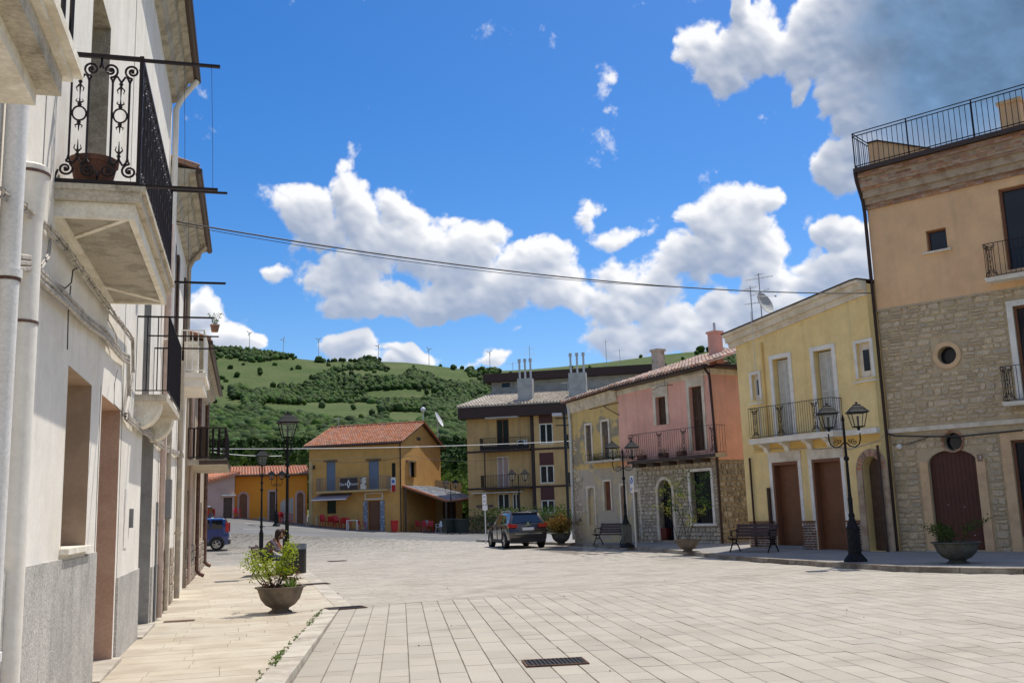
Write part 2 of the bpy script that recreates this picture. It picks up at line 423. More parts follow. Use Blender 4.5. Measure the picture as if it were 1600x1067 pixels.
# ---------------------------------------------------------------- where things stand
def ray(u, v): return FW * FPX + RT * (u - 800) + UPV * (533.5 - v)
def at(u, v, D):                      # the point seen at (u, v) of the photograph, D metres ahead
    d = ray(u, v); return CAM + d * (D / d.dot(f0))
def on_x(u, v, X): d = ray(u, v); return CAM + d * (X / d.x)
def dl(D, Lr, z=0): p = f0 * D + r0 * Lr; return Vector((p.x, p.y, z))
def inv_dl(x, y): p = Vector((x, y, 0)); return p.dot(f0), p.dot(r0)
def gh(x, y):
    """height of the ground: the square is level, the far side of the road climbs to the left"""
    D, Lr = inv_dl(x, y)
    t = min(max((D - 38) / 40, 0), 1.25)
    h = t * (.1 + .0038 * max(min(Lr, 0), -24) ** 2)
    s = min(max((Lr - 2) / 5, 0), 1); h += .2 * min(max((D - 30) / 15, 0), 1) * s
    return h
def gpt(u, v, dz=0):                  # the ground point seen at (u, v)
    d = ray(u, v); d = d / d.dot(f0); lo = 2.0; hi = None; D = 2.0
    while D < 110:
        p = CAM + d * D
        if p.z <= gh(p.x, p.y) + dz: hi = D; break
        lo = D; D *= 1.03
    if hi is None: hi = 110
    for k in range(20):
        m_ = (lo + hi) / 2; p = CAM + d * m_
        if p.z <= gh(p.x, p.y) + dz: hi = m_
        else: lo = m_
    p = CAM + d * hi
    return Vector((p.x, p.y, gh(p.x, p.y) + dz))
def azdir(az): return Vector((math.sin(az), math.cos(az), 0))
class Frame:
    """facade frame: local x along azimuth az, local y outwards, z up; q(u, v) turns a pixel into (s, z)"""
    def __init__(s, P, az):
        s.P = Vector((P[0], P[1], 0)); s.az = az; s.d = azdir(az); s.n = Vector((-math.cos(az), math.sin(az), 0)); s.rz = math.pi / 2 - az
    def q(s, u, v, off=0):
        d = ray(u, v); t = (s.n.dot(s.P) + off - s.n.dot(CAM)) / s.n.dot(d); p = CAM + d * t
        return (p - s.P).dot(s.d), p.z
    def w(s, x, y, z=0): return s.P + s.d * x + s.n * y + Vector((0, 0, z))
    def rect(s, uL, uR, vt, vb, off=0):     # pixel box -> (smin, smax, zmin, zmax)
        vm = (vt + vb) / 2; um = (uL + uR) / 2
        a = s.q(uL, vm, off)[0]; b = s.q(uR, vm, off)[0]
        return min(a, b), max(a, b), s.q(um, vb, off)[1], s.q(um, vt, off)[1]

# ---------------------------------------------------------------- wall with openings
def arch_pts(a, b, zs, rise, n=10):
    """arc from (a, zs) to (b, zs) rising 'rise' (ellipse or segment)"""
    c = (a + b) / 2; r = (b - a) / 2
    return [(c - r * math.cos(math.pi * k / n), zs + rise * math.sin(math.pi * k / n)) for k in range(n + 1)]
def wall(mb, x0, x1, z0, z1, ops=(), depth=.3, top=None, y=0.0, mi_rev=None):
    """front face of a wall at y with openings; ops: (a, b, c, d[, rise_top[, rise_bottom]]).  Reveals run back 'depth'."""
    ops = [tuple(o) + (0,) * (6 - len(o)) for o in ops]
    xs = {x0, x1}; zs = {z0, z1}
    for a, b, c, d, rt, rb in ops:
        xs |= {a, b}; zs |= {c, d}
        n = 10
        if rt or rb:
            for p in arch_pts(a, b, 0, 1, n): xs.add(p[0])
    xs = sorted(x for x in xs if x0 - 1e-6 <= x <= x1 + 1e-6); zs = sorted(z for z in zs if z0 - 1e-6 <= z <= z1 + 1e-6)
    for i in range(len(xs) - 1):
        if xs[i + 1] - xs[i] < 1e-5: continue
        for j in range(len(zs) - 1):
            cx = (xs[i] + xs[i + 1]) / 2; cz = (zs[j] + zs[j + 1]) / 2
            if any(a < cx < b and c < cz < d for a, b, c, d, _, _ in ops): continue
            t0 = top(xs[i]) if top and j == len(zs) - 2 else zs[j + 1]; t1 = top(xs[i + 1]) if top and j == len(zs) - 2 else zs[j + 1]
            mb.poly([(xs[i], y, zs[j]), (xs[i + 1], y, zs[j]), (xs[i + 1], y, t1), (xs[i], y, t0)])
    if mi_rev is not None: old, mb.mi = mb.mi, mi_rev
    for a, b, c, d, rt, rb in ops:
        tp = [(a, d), (b, d)] if not rt else arch_pts(a, b, d - rt, rt)
        bt = [(a, c), (b, c)] if not rb else [(p[0], 2 * (c + rb) - p[1]) for p in arch_pts(a, b, c + rb, rb)]
        for arc, lim in ((tp, d), (bt, c)):
            for k in range(len(arc) - 1):
                p, q = arc[k], arc[k + 1]
                mb.poly([(p[0], y, p[1]), (q[0], y, q[1]), (q[0], y - depth, q[1]), (p[0], y - depth, p[1])])
                if len(arc) > 2:
                    o2, mb.mi = mb.mi, (old if mi_rev is not None else mb.mi)
                    mb.poly([(p[0], y, p[1]), (q[0], y, q[1]), (q[0], y, lim), (p[0], y, lim)]); mb.mi = o2
        for x in (a, b):
            mb.poly([(x, y, bt[0][1]), (x, y, tp[0][1]), (x, y - depth, tp[0][1]), (x, y - depth, bt[0][1])])
    if mi_rev is not None: mb.mi = old
    return mb
def filled(mb, a, b, c, d, y0, y1, rt=0, rb=0):
    """a solid panel filling an opening"""
    top = [(b, d), (a, d)] if not rt else list(reversed(arch_pts(a, b, d - rt, rt)))
    bot = [(a, c), (b, c)] if not rb else [(p[0], 2 * (c + rb) - p[1]) for p in arch_pts(a, b, c + rb, rb)]
    return mb.prism(bot + top, y0, y1)
def surround(mb, a, b, c, d, w, y0, y1, rt=0, sill=False, botm=True):
    """frame of stone round an opening"""
    if rt:
        inn = arch_pts(a, b, d - rt, rt); c_ = (a + b) / 2; k1 = ((b - a) / 2 + w) / ((b - a) / 2)
        out = [(c_ + (p[0] - c_) * k1, (d - rt) + (p[1] - d + rt) * (rt + w) / rt) for p in inn]
        for k in range(len(inn) - 1): mb.prism([inn[k], inn[k + 1], out[k + 1], out[k]], y0, y1)
        mb.box((a - w, y0, c), (a, y1, d - rt)); mb.box((b, y0, c), (b + w, y1, d - rt))
    else:
        mb.box((a - w, y0, c), (a, y1, d)); mb.box((b, y0, c), (b + w, y1, d)); mb.box((a - w, y0, d), (b + w, y1 + .004, d + w))
    return mb
# stones laid in rough courses: template stones share their meshes
STONE_T = []
def stone_templates(m_, n=10, rough=.10, seed=3, nm='stone'):
    rnd = random.Random(seed); L_ = []
    for k in range(n):
        mb = MB(); j = lambda s_: rnd.uniform(-s_, s_)
        nv = 6 if rnd.random() < .5 else 8
        back = []; front = []; mid = []
        base = [(-.5, -.5), (0, -.5), (.5, -.5), (.5, 0), (.5, .5), (0, .5), (-.5, .5), (-.5, 0)]
        for x, z in base:
            cr = rough * (.9 if x and z else .35)
            jx, jz = -abs(j(cr)) * (1 if x > 0 else -1 if x < 0 else 0), -abs(j(cr)) * (1 if z > 0 else -1 if z < 0 else 0)
            x2, z2 = x + jx, z + jz
            back.append(mb.v((x2, 0, z2))); mid.append(mb.v((x2 * .99, .62 + j(.08), z2 * .99))); front.append(mb.v((x2 * .86, .95 + j(.1), z2 * .80)))
        for i in range(8):
            i2 = (i + 1) % 8
            mb.f(back[i], back[i2], mid[i2], mid[i]); mb.f(mid[i], mid[i2], front[i2], front[i])
        mb.f(*front)
        L_.append(mb.mesh(nm, m_, smooth=False))
    return L_
def lay_courses(x0, x1, z0, z1, hs, ws, ops=(), rnd=random, gap=.012, top=None):
    """rectangles (x0, x1, z0, z1) in courses of height hs=(lo, hi), widths ws=(lo, hi), keeping clear of openings"""
    out = []; z = z0
    while z < z1 - hs[0] * .5:
        h = min(rnd.uniform(*hs), z1 - z)
        if z1 - z - h < hs[0] * .6: h = z1 - z
        segs = [(x0, x1)]
        for a, b, c, d in ops:
            if d <= z + .02 or c >= z + h - .02: continue
            ns_ = []
            for p, q in segs:
                if b <= p or a >= q: ns_.append((p, q)); continue
                if a > p: ns_.append((p, a))
                if b < q: ns_.append((b, q))
            segs = ns_
        for p, q in segs:
            x = p
            while x < q - .03:
                w = rnd.uniform(*ws)
                if q - x - w < ws[0] * .7: w = q - x
                w = min(w, q - x)
                if w > .04: out.append((x + gap / 2, x + w - gap / 2, z + gap / 2, z + h - gap / 2))
                x += w
        z += h
    if top: out = [r for r in out if r[3] < top((r[0] + r[1]) / 2)]
    return out
def split_rects(rects, p, rnd, gap=.012):
    """break some stones of a course into two lying one on the other, and nudge the joints"""
    out = []
    for a, b, c, d in rects:
        if rnd.random() < p and d - c > .13:
            m_ = c + (d - c) * rnd.uniform(.35, .65); e = rnd.uniform(-.02, .02) if b - a > .2 else 0
            out += [(a, b, c, m_ - gap / 2), (a, b - max(e, 0), m_ + gap / 2, d)]
        else: out.append((a, b, c, d))
    return out
def stones(parent, rects, tmpl, y, depth, name='stone', limit=290, prio=None, stuffmat=None, jit=.25, rnd=random, seed=1, tilt=.018):
    """the first 'limit' by priority are objects of their own, the rest one joined part"""
    if prio: rects = sorted(rects, key=prio)
    S = MB()
    for k, (a, b, c, d) in enumerate(rects):
        me = rnd.choice(tmpl); dp = depth * rnd.uniform(1 - jit, 1 + jit); fx = rnd.choice((-1, 1)); fz = rnd.choice((-1, 1))
        if k < limit:
            inst(name, me, parent, ((a + b) / 2, y, (c + d) / 2), rot=(0, rnd.gauss(0, tilt), 0), sc3=((b - a) * fx, dp, (d - c) * fz))
        else:
            off = len(S.V); sx, sz = (b - a) * fx, (d - c) * fz; cx, cz = (a + b) / 2, (c + d) / 2
            S.V += [(cx + v_.co.x * sx, y + v_.co.y * dp, cz + v_.co.z * sz) for v_ in me.vertices]
            for p in me.polygons: S.F.append(tuple(i + off for i in p.vertices)); S.I.append(0)
    if S.F:
        o = bpy.data.objects.new(name, bpy.data.meshes.new(name)); o.data.from_pydata(S.V, [], S.F); o.data.materials.append(stuffmat or tmpl[0].materials[0])
        o.data.update(); col.objects.link(o); o.parent = parent; o['kind'] = 'stuff'
def bars(mb, P, Q, h, step, r=.007, n=4, rail=.014, z0=.06, sides=True):
    """a plain railing from P to Q: rails and balusters"""
    P = Vector(P); Q = Vector(Q); L = (Q - P).length; k = max(1, int(round(L / step))); Z = Vector((0, 0, 1))
    mb.obox((P + Q) / 2 + Z * h, (L + rail, rail * 2, rail), (Q - P)); mb.obox((P + Q) / 2 + Z * z0, (L, rail * 1.4, rail), (Q - P))
    for i in range(k + 1):
        p = P + (Q - P) * (i / k); mb.tube([p + Z * z0, p + Z * h], r, n, False)
    return mb
# ================================================================ terrain, hills
def proj(P):
    p = Vector(P) - CAM; z = p.dot(FW); return 800 + FPX * p.dot(RT) / z, 533.5 - FPX * p.dot(UPV) / z
RIDGE = []
for u, v in [(-900, 560), (-300, 540), (100, 520), (250, 532), (320, 541), (400, 547), (450, 555), (500, 563), (560, 561), (640, 564), (700, 571), (745, 578), (800, 576), (850, 573), (950, 563), (1040, 551), (1100, 545), (1160, 548), (1300, 560), (1500, 560), (2200, 600)]:
    d = ray(u, v); RIDGE.append((math.atan2(d.x, d.y), d.z / math.hypot(d.x, d.y)))
RIDGE.sort()
def ridge_t(th):
    if th <= RIDGE[0][0]: return RIDGE[0][1]
    for (a, p), (b, q) in zip(RIDGE, RIDGE[1:]):
        if th <= b: return p + (q - p) * (th - a) / (b - a)
    return RIDGE[-1][1]
def terr(x, y):
    r = math.hypot(x, y); th = math.atan2(x, y)
    if r < 110: return gh(x, y)
    k = min((r - 110) / 1390, 1.0)
    k = k ** .72 * (1 + .045 * math.sin(th * 19 + r * .009) * math.sin(k * 3.14) + .03 * math.sin(r * .021 + th * 7) * math.sin(k * 3.14))
    base = gh(x, y) * max(0, 1 - (r - 110) / 150)
    h = (ridge_t(th) * 1500 + 0) * (r / 1500) * k
    if r > 1500: h = ridge_t(th) * 1500 * max(.55, 1 - (r - 1500) / 2600)
    return base * (1 - min(k * 3, 1)) + h - .9 * min((r - 110) / 30, 1)
m_grass = mat('meadow', (.082, .118, .038), c2=(.115, .138, .052), ns=.012, nt=(.35, .65), fine=(.25, .25), bump=(.5, .0), rough=1, spec=.1)
m_earth = mat('earth', (.13, .12, .09), c2=(.08, .11, .05), ns=.2, rough=1)
rings = [0, 8, 16, 24, 32, 40, 48, 56, 64, 72, 80, 90, 100, 110, 125, 145, 170, 200, 240, 290, 350, 420, 500, 600, 700, 800, 900, 1000, 1100, 1200, 1300, 1400, 1500, 1600, 1900, 2400, 3200, 4200]
mb = MB(); prev = None
NA = 240
for r in rings:
    if r == 0:
        cidx = mb.v((0, 0, -.06)); prev = None; ring0 = True; continue
    ring = []
    for j in range(NA):
        a = 2 * math.pi * j / NA; x, y = r * math.sin(a), r * math.cos(a)
        z = terr(x, y) if -1.1 < ((a + math.pi) % (2 * math.pi) - math.pi) - YAW < 1.1 or r > 130 else 0
        ring.append(mb.v((x, y, z - .06 - (.1 if r < 105 else 0))))
    if prev is None:
        for j in range(NA): mb.f(cidx, ring[j], ring[(j + 1) % NA])
    else:
        for j in range(NA): mb.f(prev[j], ring[j], ring[(j + 1) % NA], prev[(j + 1) % NA])
    prev = ring
tag(mb.build('hills', m_grass, smooth=True), kind='structure')

# woods on the hillside: everything but the meadows
MEADOWS = [
    [(335, 556), (352, 560), (400, 566), (450, 560), (500, 566), (512, 578), (470, 584), (420, 582), (380, 585), (330, 582)],
    [(395, 566), (470, 560), (500, 563), (520, 573), (505, 581), (460, 584), (410, 578)],
    [(325, 612), (352, 606), (368, 606), (352, 618), (345, 622), (380, 622), (380, 632), (330, 634), (318, 626)],
    [(380, 603), (440, 598), (440, 604), (390, 609)],
    [(410, 628), (450, 630), (560, 631), (590, 634), (600, 644), (575, 652), (540, 652), (500, 647), (450, 642), (412, 636)],
    [(598, 644), (640, 642), (672, 645), (655, 655), (610, 656)], [(330, 590), (420, 586), (500, 590), (470, 596), (400, 596), (335, 600)], [(560, 612), (640, 606), (700, 612), (660, 618), (590, 620)],
    [(590, 560), (660, 560), (720, 572), (735, 580), (700, 584), (650, 576), (600, 572)],
    [(500, 566), (560, 563), (560, 569), (508, 573)],
    [(660, 582), (730, 586), (750, 596), (700, 594)],
    [(500, 583), (560, 578), (640, 580), (640, 585), (560, 585)],
    [(780, 572), (1000, 556), (1100, 545), (1130, 552), (1100, 566), (1000, 575), (780, 585)]]
def inpoly(x, y, P):
    c = False; j = len(P) - 1
    for i in range(len(P)):
        if (P[i][1] > y) != (P[j][1] > y) and x < (P[j][0] - P[i][0]) * (y - P[i][1]) / (P[j][1] - P[i][1]) + P[i][0]: c = not c
        j = i
    return c
import numpy as np
def lump(seed, sub, flat_=.85):
    rnd = random.Random(seed); bm = bmesh.new(); bmesh.ops.create_icosphere(bm, subdivisions=sub, radius=1)
    from mathutils import noise as NZ
    for v in bm.verts:
        n = NZ.noise(v.co * 1.7 + Vector((seed * 3.1, 0, 0))); n2 = NZ.noise(v.co * 4.1 + Vector((0, seed * 2.3, 0)))
        v.co *= 1 + .38 * n + .25 * n2 + rnd.uniform(-.08, .08); v.co.z = v.co.z * flat_ + .55
    bmesh.ops.triangulate(bm, faces=bm.faces)
    V = np.array([v.co[:] for v in bm.verts], np.float32); F = np.array([[v.index for v in f.verts] for f in bm.faces], np.int32); bm.free(); return V, F
def scatter_mesh(name, protos, items, mats):
    """items: (proto index, x, y, z, sx, sz, rot)"""
    Vs = []; Fs = []; off = 0
    for (k, x, y, z, sx, sz_, a) in items:
        V, F = protos[k]; c, s = math.cos(a) * sx, math.sin(a) * sx
        W = np.empty_like(V); W[:, 0] = V[:, 0] * c - V[:, 1] * s + x; W[:, 1] = V[:, 0] * s + V[:, 1] * c + y; W[:, 2] = V[:, 2] * sz_ + z
        Vs.append(W); Fs.append(F + off); off += len(V)
    V = np.concatenate(Vs); F = np.concatenate(Fs); me = bpy.data.meshes.new(name); k = F.shape[1]
    me.vertices.add(len(V)); me.vertices.foreach_set('co', V.ravel()); me.loops.add(F.size); me.loops.foreach_set('vertex_index', F.ravel())
    me.polygons.add(len(F)); me.polygons.foreach_set('loop_start', np.arange(0, F.size, k, dtype=np.int32)); me.polygons.foreach_set('loop_total', np.full(len(F), k, np.int32))
    me.materials.append(mats); me.update(calc_edges=True); me.validate()
    o = bpy.data.objects.new(name, me); col.objects.link(o); return o
m_wood = leafmat('woodland_leaves', (.046, .080, .017), .5, 0)
m_wood2 = leafmat('near_wood_leaves', (.050, .082, .014), .45, .3)
rnd = random.Random(4)
protos = [lump(i, 2) for i in range(4)] + [lump(i + 9, 1) for i in range(4)]
leafy = []
items = []
tries = 0
while len(items) < 26000 and tries < 110000:
    tries += 1
    r = 240 + 1290 * rnd.random() ** .8; th = rnd.uniform(R_(-10.0), R_(38))
    x, y = r * math.sin(th), r * math.cos(th); z = terr(x, y); u, v = proj((x, y, z))
    if not (290 < u < 745 or 1010 < u < 1150) and rnd.random() < .6: continue
    jit_u, jit_v = rnd.gauss(0, 3), rnd.gauss(0, .8)
    hp = 6 / r * 1530
    mead = any(inpoly(u + jit_u, v + jit_v - q_, P) for P in MEADOWS for q_ in (0, hp * .5, hp))
    if mead and rnd.random() > .01: continue
    clump = math.sin(x * .021 + 3) * math.sin(y * .017) + .6 * math.sin(x * .05 + y * .043)
    if v < 575 and clump < -.4 and rnd.random() < .5: continue
    s = rnd.uniform(2.5, 4.4) * (1.15 if rnd.random() < .2 else 1)
    far = r > 850
    items.append((rnd.randrange(4) + (4 if far else 0), x, y, z, s, s * rnd.uniform(.9, 1.35), rnd.uniform(0, 6.3)))
far_items = [i for i in items if math.hypot(i[1], i[2]) > 560]; near_items = [i for i in items if math.hypot(i[1], i[2]) <= 560]
o = tag(scatter_mesh('hillside_wood', protos, far_items, m_wood), 'dense broadleaf woodland covering the hillside between the meadows', 'woodland', kind='stuff')
# leafy crowns nearer by: clumps of leaf faces
def crown(seed, n=420, lobes=9, conifer=False, leaf=.16):
    rnd = random.Random(seed); V = []; F = []
    L_ = [(rnd.gauss(0, .38), rnd.gauss(0, .38), rnd.uniform(.35, 1.5), rnd.uniform(.32, .55)) for _ in range(lobes)]
    for k in range(n):
        if conifer:
            h = rnd.random() ** .8; r = (1 - h) * .5 + .03; a = rnd.uniform(0, 6.3); c = Vector((r * math.cos(a) * rnd.uniform(.5, 1), r * math.sin(a) * rnd.uniform(.5, 1), .15 + h * 2.1))
        else:
            l = rnd.choice(L_); d = Vector((rnd.gauss(0, 1), rnd.gauss(0, 1), rnd.gauss(0, 1))).normalized() * l[3] * rnd.uniform(.65, 1.08); c = Vector(l[:3]) + d
        a = Vector((rnd.gauss(0, 1), rnd.gauss(0, 1), rnd.gauss(0, .6))).normalized(); b = a.orthogonal().normalized(); b = b * math.cos(k) + a.cross(b) * math.sin(k)
        s = leaf * rnd.uniform(.6, 1.3); o_ = len(V)
        V += [c - a * s, c + b * s * .7, c + a * s, c - b * s * .7]; F.append((o_, o_ + 1, o_ + 2, o_ + 3))
    return np.array([v[:] for v in V], np.float32), np.array(F, np.int32)
mid = [crown(40 + i, 170, leaf=.24) for i in range(5)]
mi = [(k % 5, x, y, z - 1.5, s * .95, s2 * .95, a) for k, (_, x, y, z, s, s2, a) in enumerate(near_items)]
tag(scatter_mesh('lower_hillside_wood', mid, mi, m_wood), 'leafy lower edge of the hillside woodland above the ochre roofs', 'woodland', kind='stuff')
cr = [crown(i, 900, leaf=.10) for i in range(4)] + [crown(20 + i, 700, conifer=True, leaf=.09) for i in range(2)]
items = []
for k in range(440):
    r = rnd.uniform(108, 235); th = rnd.uniform(R_(-12), R_(30)); x, y = r * math.sin(th), r * math.cos(th)
    u, v = proj((x, y, terr(x, y)))
    if not 285 < u < 760 and rnd.random() < .6: continue
    con = rnd.random() < (.4 if u < 600 else .12); s = rnd.uniform(3.0, 4.6) * (.8 if con else 1)
    hlim = 652 + (6 if u > 480 else -4) + rnd.gauss(0, 8)                  # height the belt of trees reaches
    top = (CAM + ray(u, hlim) * (r / math.hypot(*ray(u, hlim).xy))).z
    z = terr(x, y) - 1
    if z + 2.1 * s * 1.05 > top: s = max(1.6, (top - z) / 2.2)
    items.append((rnd.randrange(4) + 0 if not con else 4 + rnd.randrange(2), x, y, z, s, s * 1.05, rnd.uniform(0, 6.3)))
tag(scatter_mesh('near_wood', cr, items, m_wood2), 'dark green belt of trees standing behind the ochre houses', 'woodland', kind='stuff')
# single trees along the skyline
m_bark = mat('bark', (.07, .05, .035), rough=.95)
sky_t = [(372, 0.9), (388, .8), (498, 1.3), (505, .9), (345, .8), (575, 1.5), (584, 1.2), (537, .8), (735, 1.2), (752, 1.3), (766, 1), (710, .8), (1096, 1.3)]
for i, (u, s) in enumerate(sky_t):
    d = ray(u, 560); th = math.atan2(d.x, d.y); r = 1480; x, y = r * math.sin(th), r * math.cos(th); z = terr(x, y)
    lab = {498: 'larger round tree beside the third wind turbine on the ridge', 372: 'leftmost but one small round tree on the skyline ridge', 1096: 'dark tree on the hill crest between the grey chimney and the pink chimney',
        388: 'small round ridge tree just left of the first wind turbine', 505: 'small ridge tree touching the larger tree by the third turbine', 345: 'leftmost round tree on the skyline ridge', 575: 'broad tree on the skyline just left of the fourth wind turbine',
        584: 'ridge tree almost behind the fourth wind turbine', 537: 'lone small ridge tree midway between the third and fourth turbines', 735: 'ridge tree left of the rightmost pair beside the apartment roof', 752: 'skyline tree just left of the sixth wind turbine',
        766: 'skyline tree at the foot of the sixth wind turbine', 710: 'small ridge tree between the fifth and sixth wind turbines'}[u]
    t = thing('ridge_tree', lab, 'tree', (x, y, z - .5), 0, 'lone trees along the ridge')
    V, F = protos[i % 4]; mb = MB(); sc_ = 5.2 * s
    for p in V: mb.v((p[0] * sc_, p[1] * sc_, p[2] * sc_ * .9 + 2.5))
    for f in F: mb.f(*[int(q) for q in f])
    mb.build('crown', m_wood, t); MB().tube([(0, 0, -1), (0, 0, 5)], .5, 5).build('trunk', m_bark, t)
# wind turbines on the ridge
m_turb = mat('turbine_white', (.6, .62, .65), rough=.5, bump=None)
for i, (u, vt, sw) in enumerate([(390, 521, .2), (443, 531, 1.0), (498, 531, .5), (591, 541, .9), (670, 546, .1), (765, 551, .7)]):
    d = ray(u, vt); th = math.atan2(d.x, d.y); r = 1600; rr = 1500
    x, y = r * math.sin(th), r * math.cos(th); top = CAM.z + r * d.z / math.hypot(d.x, d.y); z0 = terr(x, y) - 4
    lab = ['leftmost wind turbine on the ridge', 'second wind turbine from the left on the ridge', 'third wind turbine from the left beside the round ridge tree', 'fourth wind turbine above the bar roof on the ridge', 'fifth wind turbine from the left on the bare crest', 'wind turbine just left of the apartment chimneys'][i]
    t = thing('wind_turbine', lab, 'wind turbine', (x, y, z0), YAW * -1, 'wind turbines along the ridge')
    H = top - z0
    MB().tube([(0, 0, 0), (0, 0, H)], [.7, .4], 8).build('tower', m_turb, t)
    MB().box((-.8, -2, H - .7), (.8, 2, H + .8)).build('nacelle', m_turb, t)
    b = MB()
    for k in range(3):
        a = sw + k * 2.094; c, s = math.cos(a), math.sin(a)
        b.prism([(0, H), (c * 2 - s * .9, H + s * 2 + c * .9), (c * 6.5, H + s * 6.5), (c * 2 + s * .5, H + s * 2 - c * .5)], -3.2, -2.8)
    b.build('rotor', m_turb, t)

# ================================================================ the square
AX = R_(8.6); pa = azdir(AX); pb = Vector((pa.y, -pa.x, 0))
def PQ(p, q, z=0): w = pa * p + pb * q; return (w.x, w.y, z)
def toPQ(x, y): return x * pa.x + y * pa.y, x * pb.x + y * pb.y
g_ = lambda u, v: tuple(gpt(u, v).xy)
kerbL0 = on = None
kb = [Vector((.42 + (y - 10.4) * math.tan(AX), y, 0)) for y in (-6, 18.75)]       # street face of the left kerb
KL = toPQ(*kb[0].xy)[1]
RK = [gpt(u, v) for u, v in [(744, 846), (775, 847.5), (845, 850), (900, 852.5), (980, 858.5), (1050, 864), (1120, 872), (1200, 879), (1300, 886), (1420, 893.5), (1500, 895.5), (1600, 897), (1900, 899)]]
RK = [p.xy for p in RK]
road_far = [g_(360, 833), g_(480, 837), g_(620, 842), g_(744, 846)]
plaza = [(kb[0].x, -6), (kb[1].x, 18.75), (1.72, 19), (1.62, 30), (1.6, 38.6), (-14, 38.6), (-17, 46), *road_far, *[tuple(p) for p in RK[1:]], (40, 2), (40, -6)]
m_pave = mat('paving_stone', (.44, .395, .32), c2=(.34, .30, .235), ns=.6, nt=(.46, .76), var=.085, fine=(60, .16), bump=(110, .45), rough=.8)
m_joint = mat('joint_dirt', (.21, .18, .14), rough=1)
m_side = mat('sidewalk_stone', (.55, .485, .375), c2=(.46, .39, .29), ns=.9, var=.05, fine=(120, .07), bump=(150, .2), rough=.8)
m_kerb = mat('kerb_stone', (.55, .50, .41), c2=(.40, .35, .28), ns=2, var=.06, fine=(60, .12), bump=(60, .4))
m_kerbR = mat('worn_kerb_stone', (.38, .33, .26), c2=(.20, .16, .12), ns=1.6, var=.15, fine=(40, .2), bump=(30, .5))
m_asph = mat('asphalt', (.165, .16, .15), c2=(.20, .195, .18), ns=.25, fine=(200, .18), bump=(200, .4), rough=.9)
m_pavR = mat('grey_pavement', (.27, .26, .245), c2=(.32, .30, .27), ns=.6, fine=(90, .12), bump=(90, .3), rough=.9)
m_paint = mat('road_paint', (.72, .72, .70), c2=(.5, .5, .48), ns=6, fine=(60, .15))
def sheet(name, poly, m_, dz, follow=True, parent=None, grid=4.0):
    """ground sheet over a polygon, following the ground"""
    bm = bmesh.new(); vs = [bm.verts.new((p[0], p[1], 0)) for p in poly]; f = bm.faces.new(vs)
    xs = [p[0] for p in poly]; ys = [p[1] for p in poly]
    for lo, hi, n in ((min(xs), max(xs), (1, 0, 0)), (min(ys), max(ys), (0, 1, 0))):
        c = lo + grid
        while c < hi:
            bmesh.ops.bisect_plane(bm, geom=bm.verts[:] + bm.edges[:] + bm.faces[:], plane_co=Vector(n) * c, plane_no=n); c += grid
    for v in bm.verts: v.co.z = gh(v.co.x, v.co.y) + dz
    bmesh.ops.triangulate(bm, faces=bm.faces)
    for f in bm.faces:
        if f.normal.z < 0: f.normal_flip()
    me = bpy.data.meshes.new(name); bm.to_mesh(me); bm.free(); me.materials.append(m_)
    o = bpy.data.objects.new(name, me); col.objects.link(o); return o
sq = tag(sheet('plaza', plaza, m_joint, -.012), kind='structure')
# asphalt road beyond and ground of the far side
big = [dl(30, -26), dl(44, -26), dl(60, -34), dl(84, -40), dl(92, -30), dl(92, 30), dl(60, 30), dl(40, 12)]
rd = tag(sheet('road', [tuple(p.xy) for p in big], m_asph, -.03), kind='structure')
def paving_rows(direction, origin, length, halfw, w, lens, rnd):
    pass
rnd = random.Random(8)
def bound(q): return 18.95 + (q - 0.0) * .235 * 1.0 if q > 0 else 18.95      # end of the long strips
b1 = toPQ(*g_(560, 947)); b2 = toPQ(*g_(900, 923)); b3 = toPQ(*g_(1150, 905))
def bound(q):
    if q < b2[1]: return b1[0] + (b2[0] - b1[0]) * (q - b1[1]) / (b2[1] - b1[1])
    return b2[0] + (b3[0] - b2[0]) * (q - b2[1]) / (b3[1] - b2[1])
slabs = []     # (x, y, rz, len, wid)
q = KL + .01
while q < 30:
    w = .30 + rnd.uniform(-.006, .006); e = bound(q + w / 2); p = -4 + rnd.uniform(0, .5)
    while p < e - .02:
        l = rnd.choice((.3, .36, .42, .5, .6)) * rnd.uniform(.95, 1.05)
        if e - p - l < .15: l = e - p
        x, y, _ = PQ(p + l / 2, q + w / 2); slabs.append((x, y, 0, l, w)); p += l
    q += w
q0 = 0
dirn = Vector((g_(1150, 905)[0] - g_(560, 947)[0], g_(1150, 905)[1] - g_(560, 947)[1], 0)).normalized(); nrm = Vector((-dirn.y, dirn.x, 0))
O2 = Vector((*g_(560, 947), 0)); row = 0; t = 0.02
while t < 48:
    w = .33 + rnd.uniform(-.01, .01); s = -20 + rnd.uniform(0, .6)
    while s < 34:
        l = rnd.choice((.35, .45, .55, .7)) * rnd.uniform(.95, 1.05)
        c = O2 + dirn * (s + l / 2) + nrm * (t + w / 2)
        slabs.append((c.x, c.y, 1, l, w)); s += l
    t += w
ang1 = math.pi / 2 - AX; ang2 = math.atan2(dirn.y, dirn.x)
pts_ok = []
GRATES = [(867, 1035, 91, 16, 'iron drain grate nearest the viewer in the paving'), (540, 950, 56, 8, 'iron drain grate at the end of the left kerb'), (493, 912.5, 38, 5, 'narrow drain grate just behind the potted shrub kerb'), (527, 876.5, 26, 3, 'farthest small drain grate in the square')]
gr_c = [gpt(u, v) for u, v, *_ in GRATES]
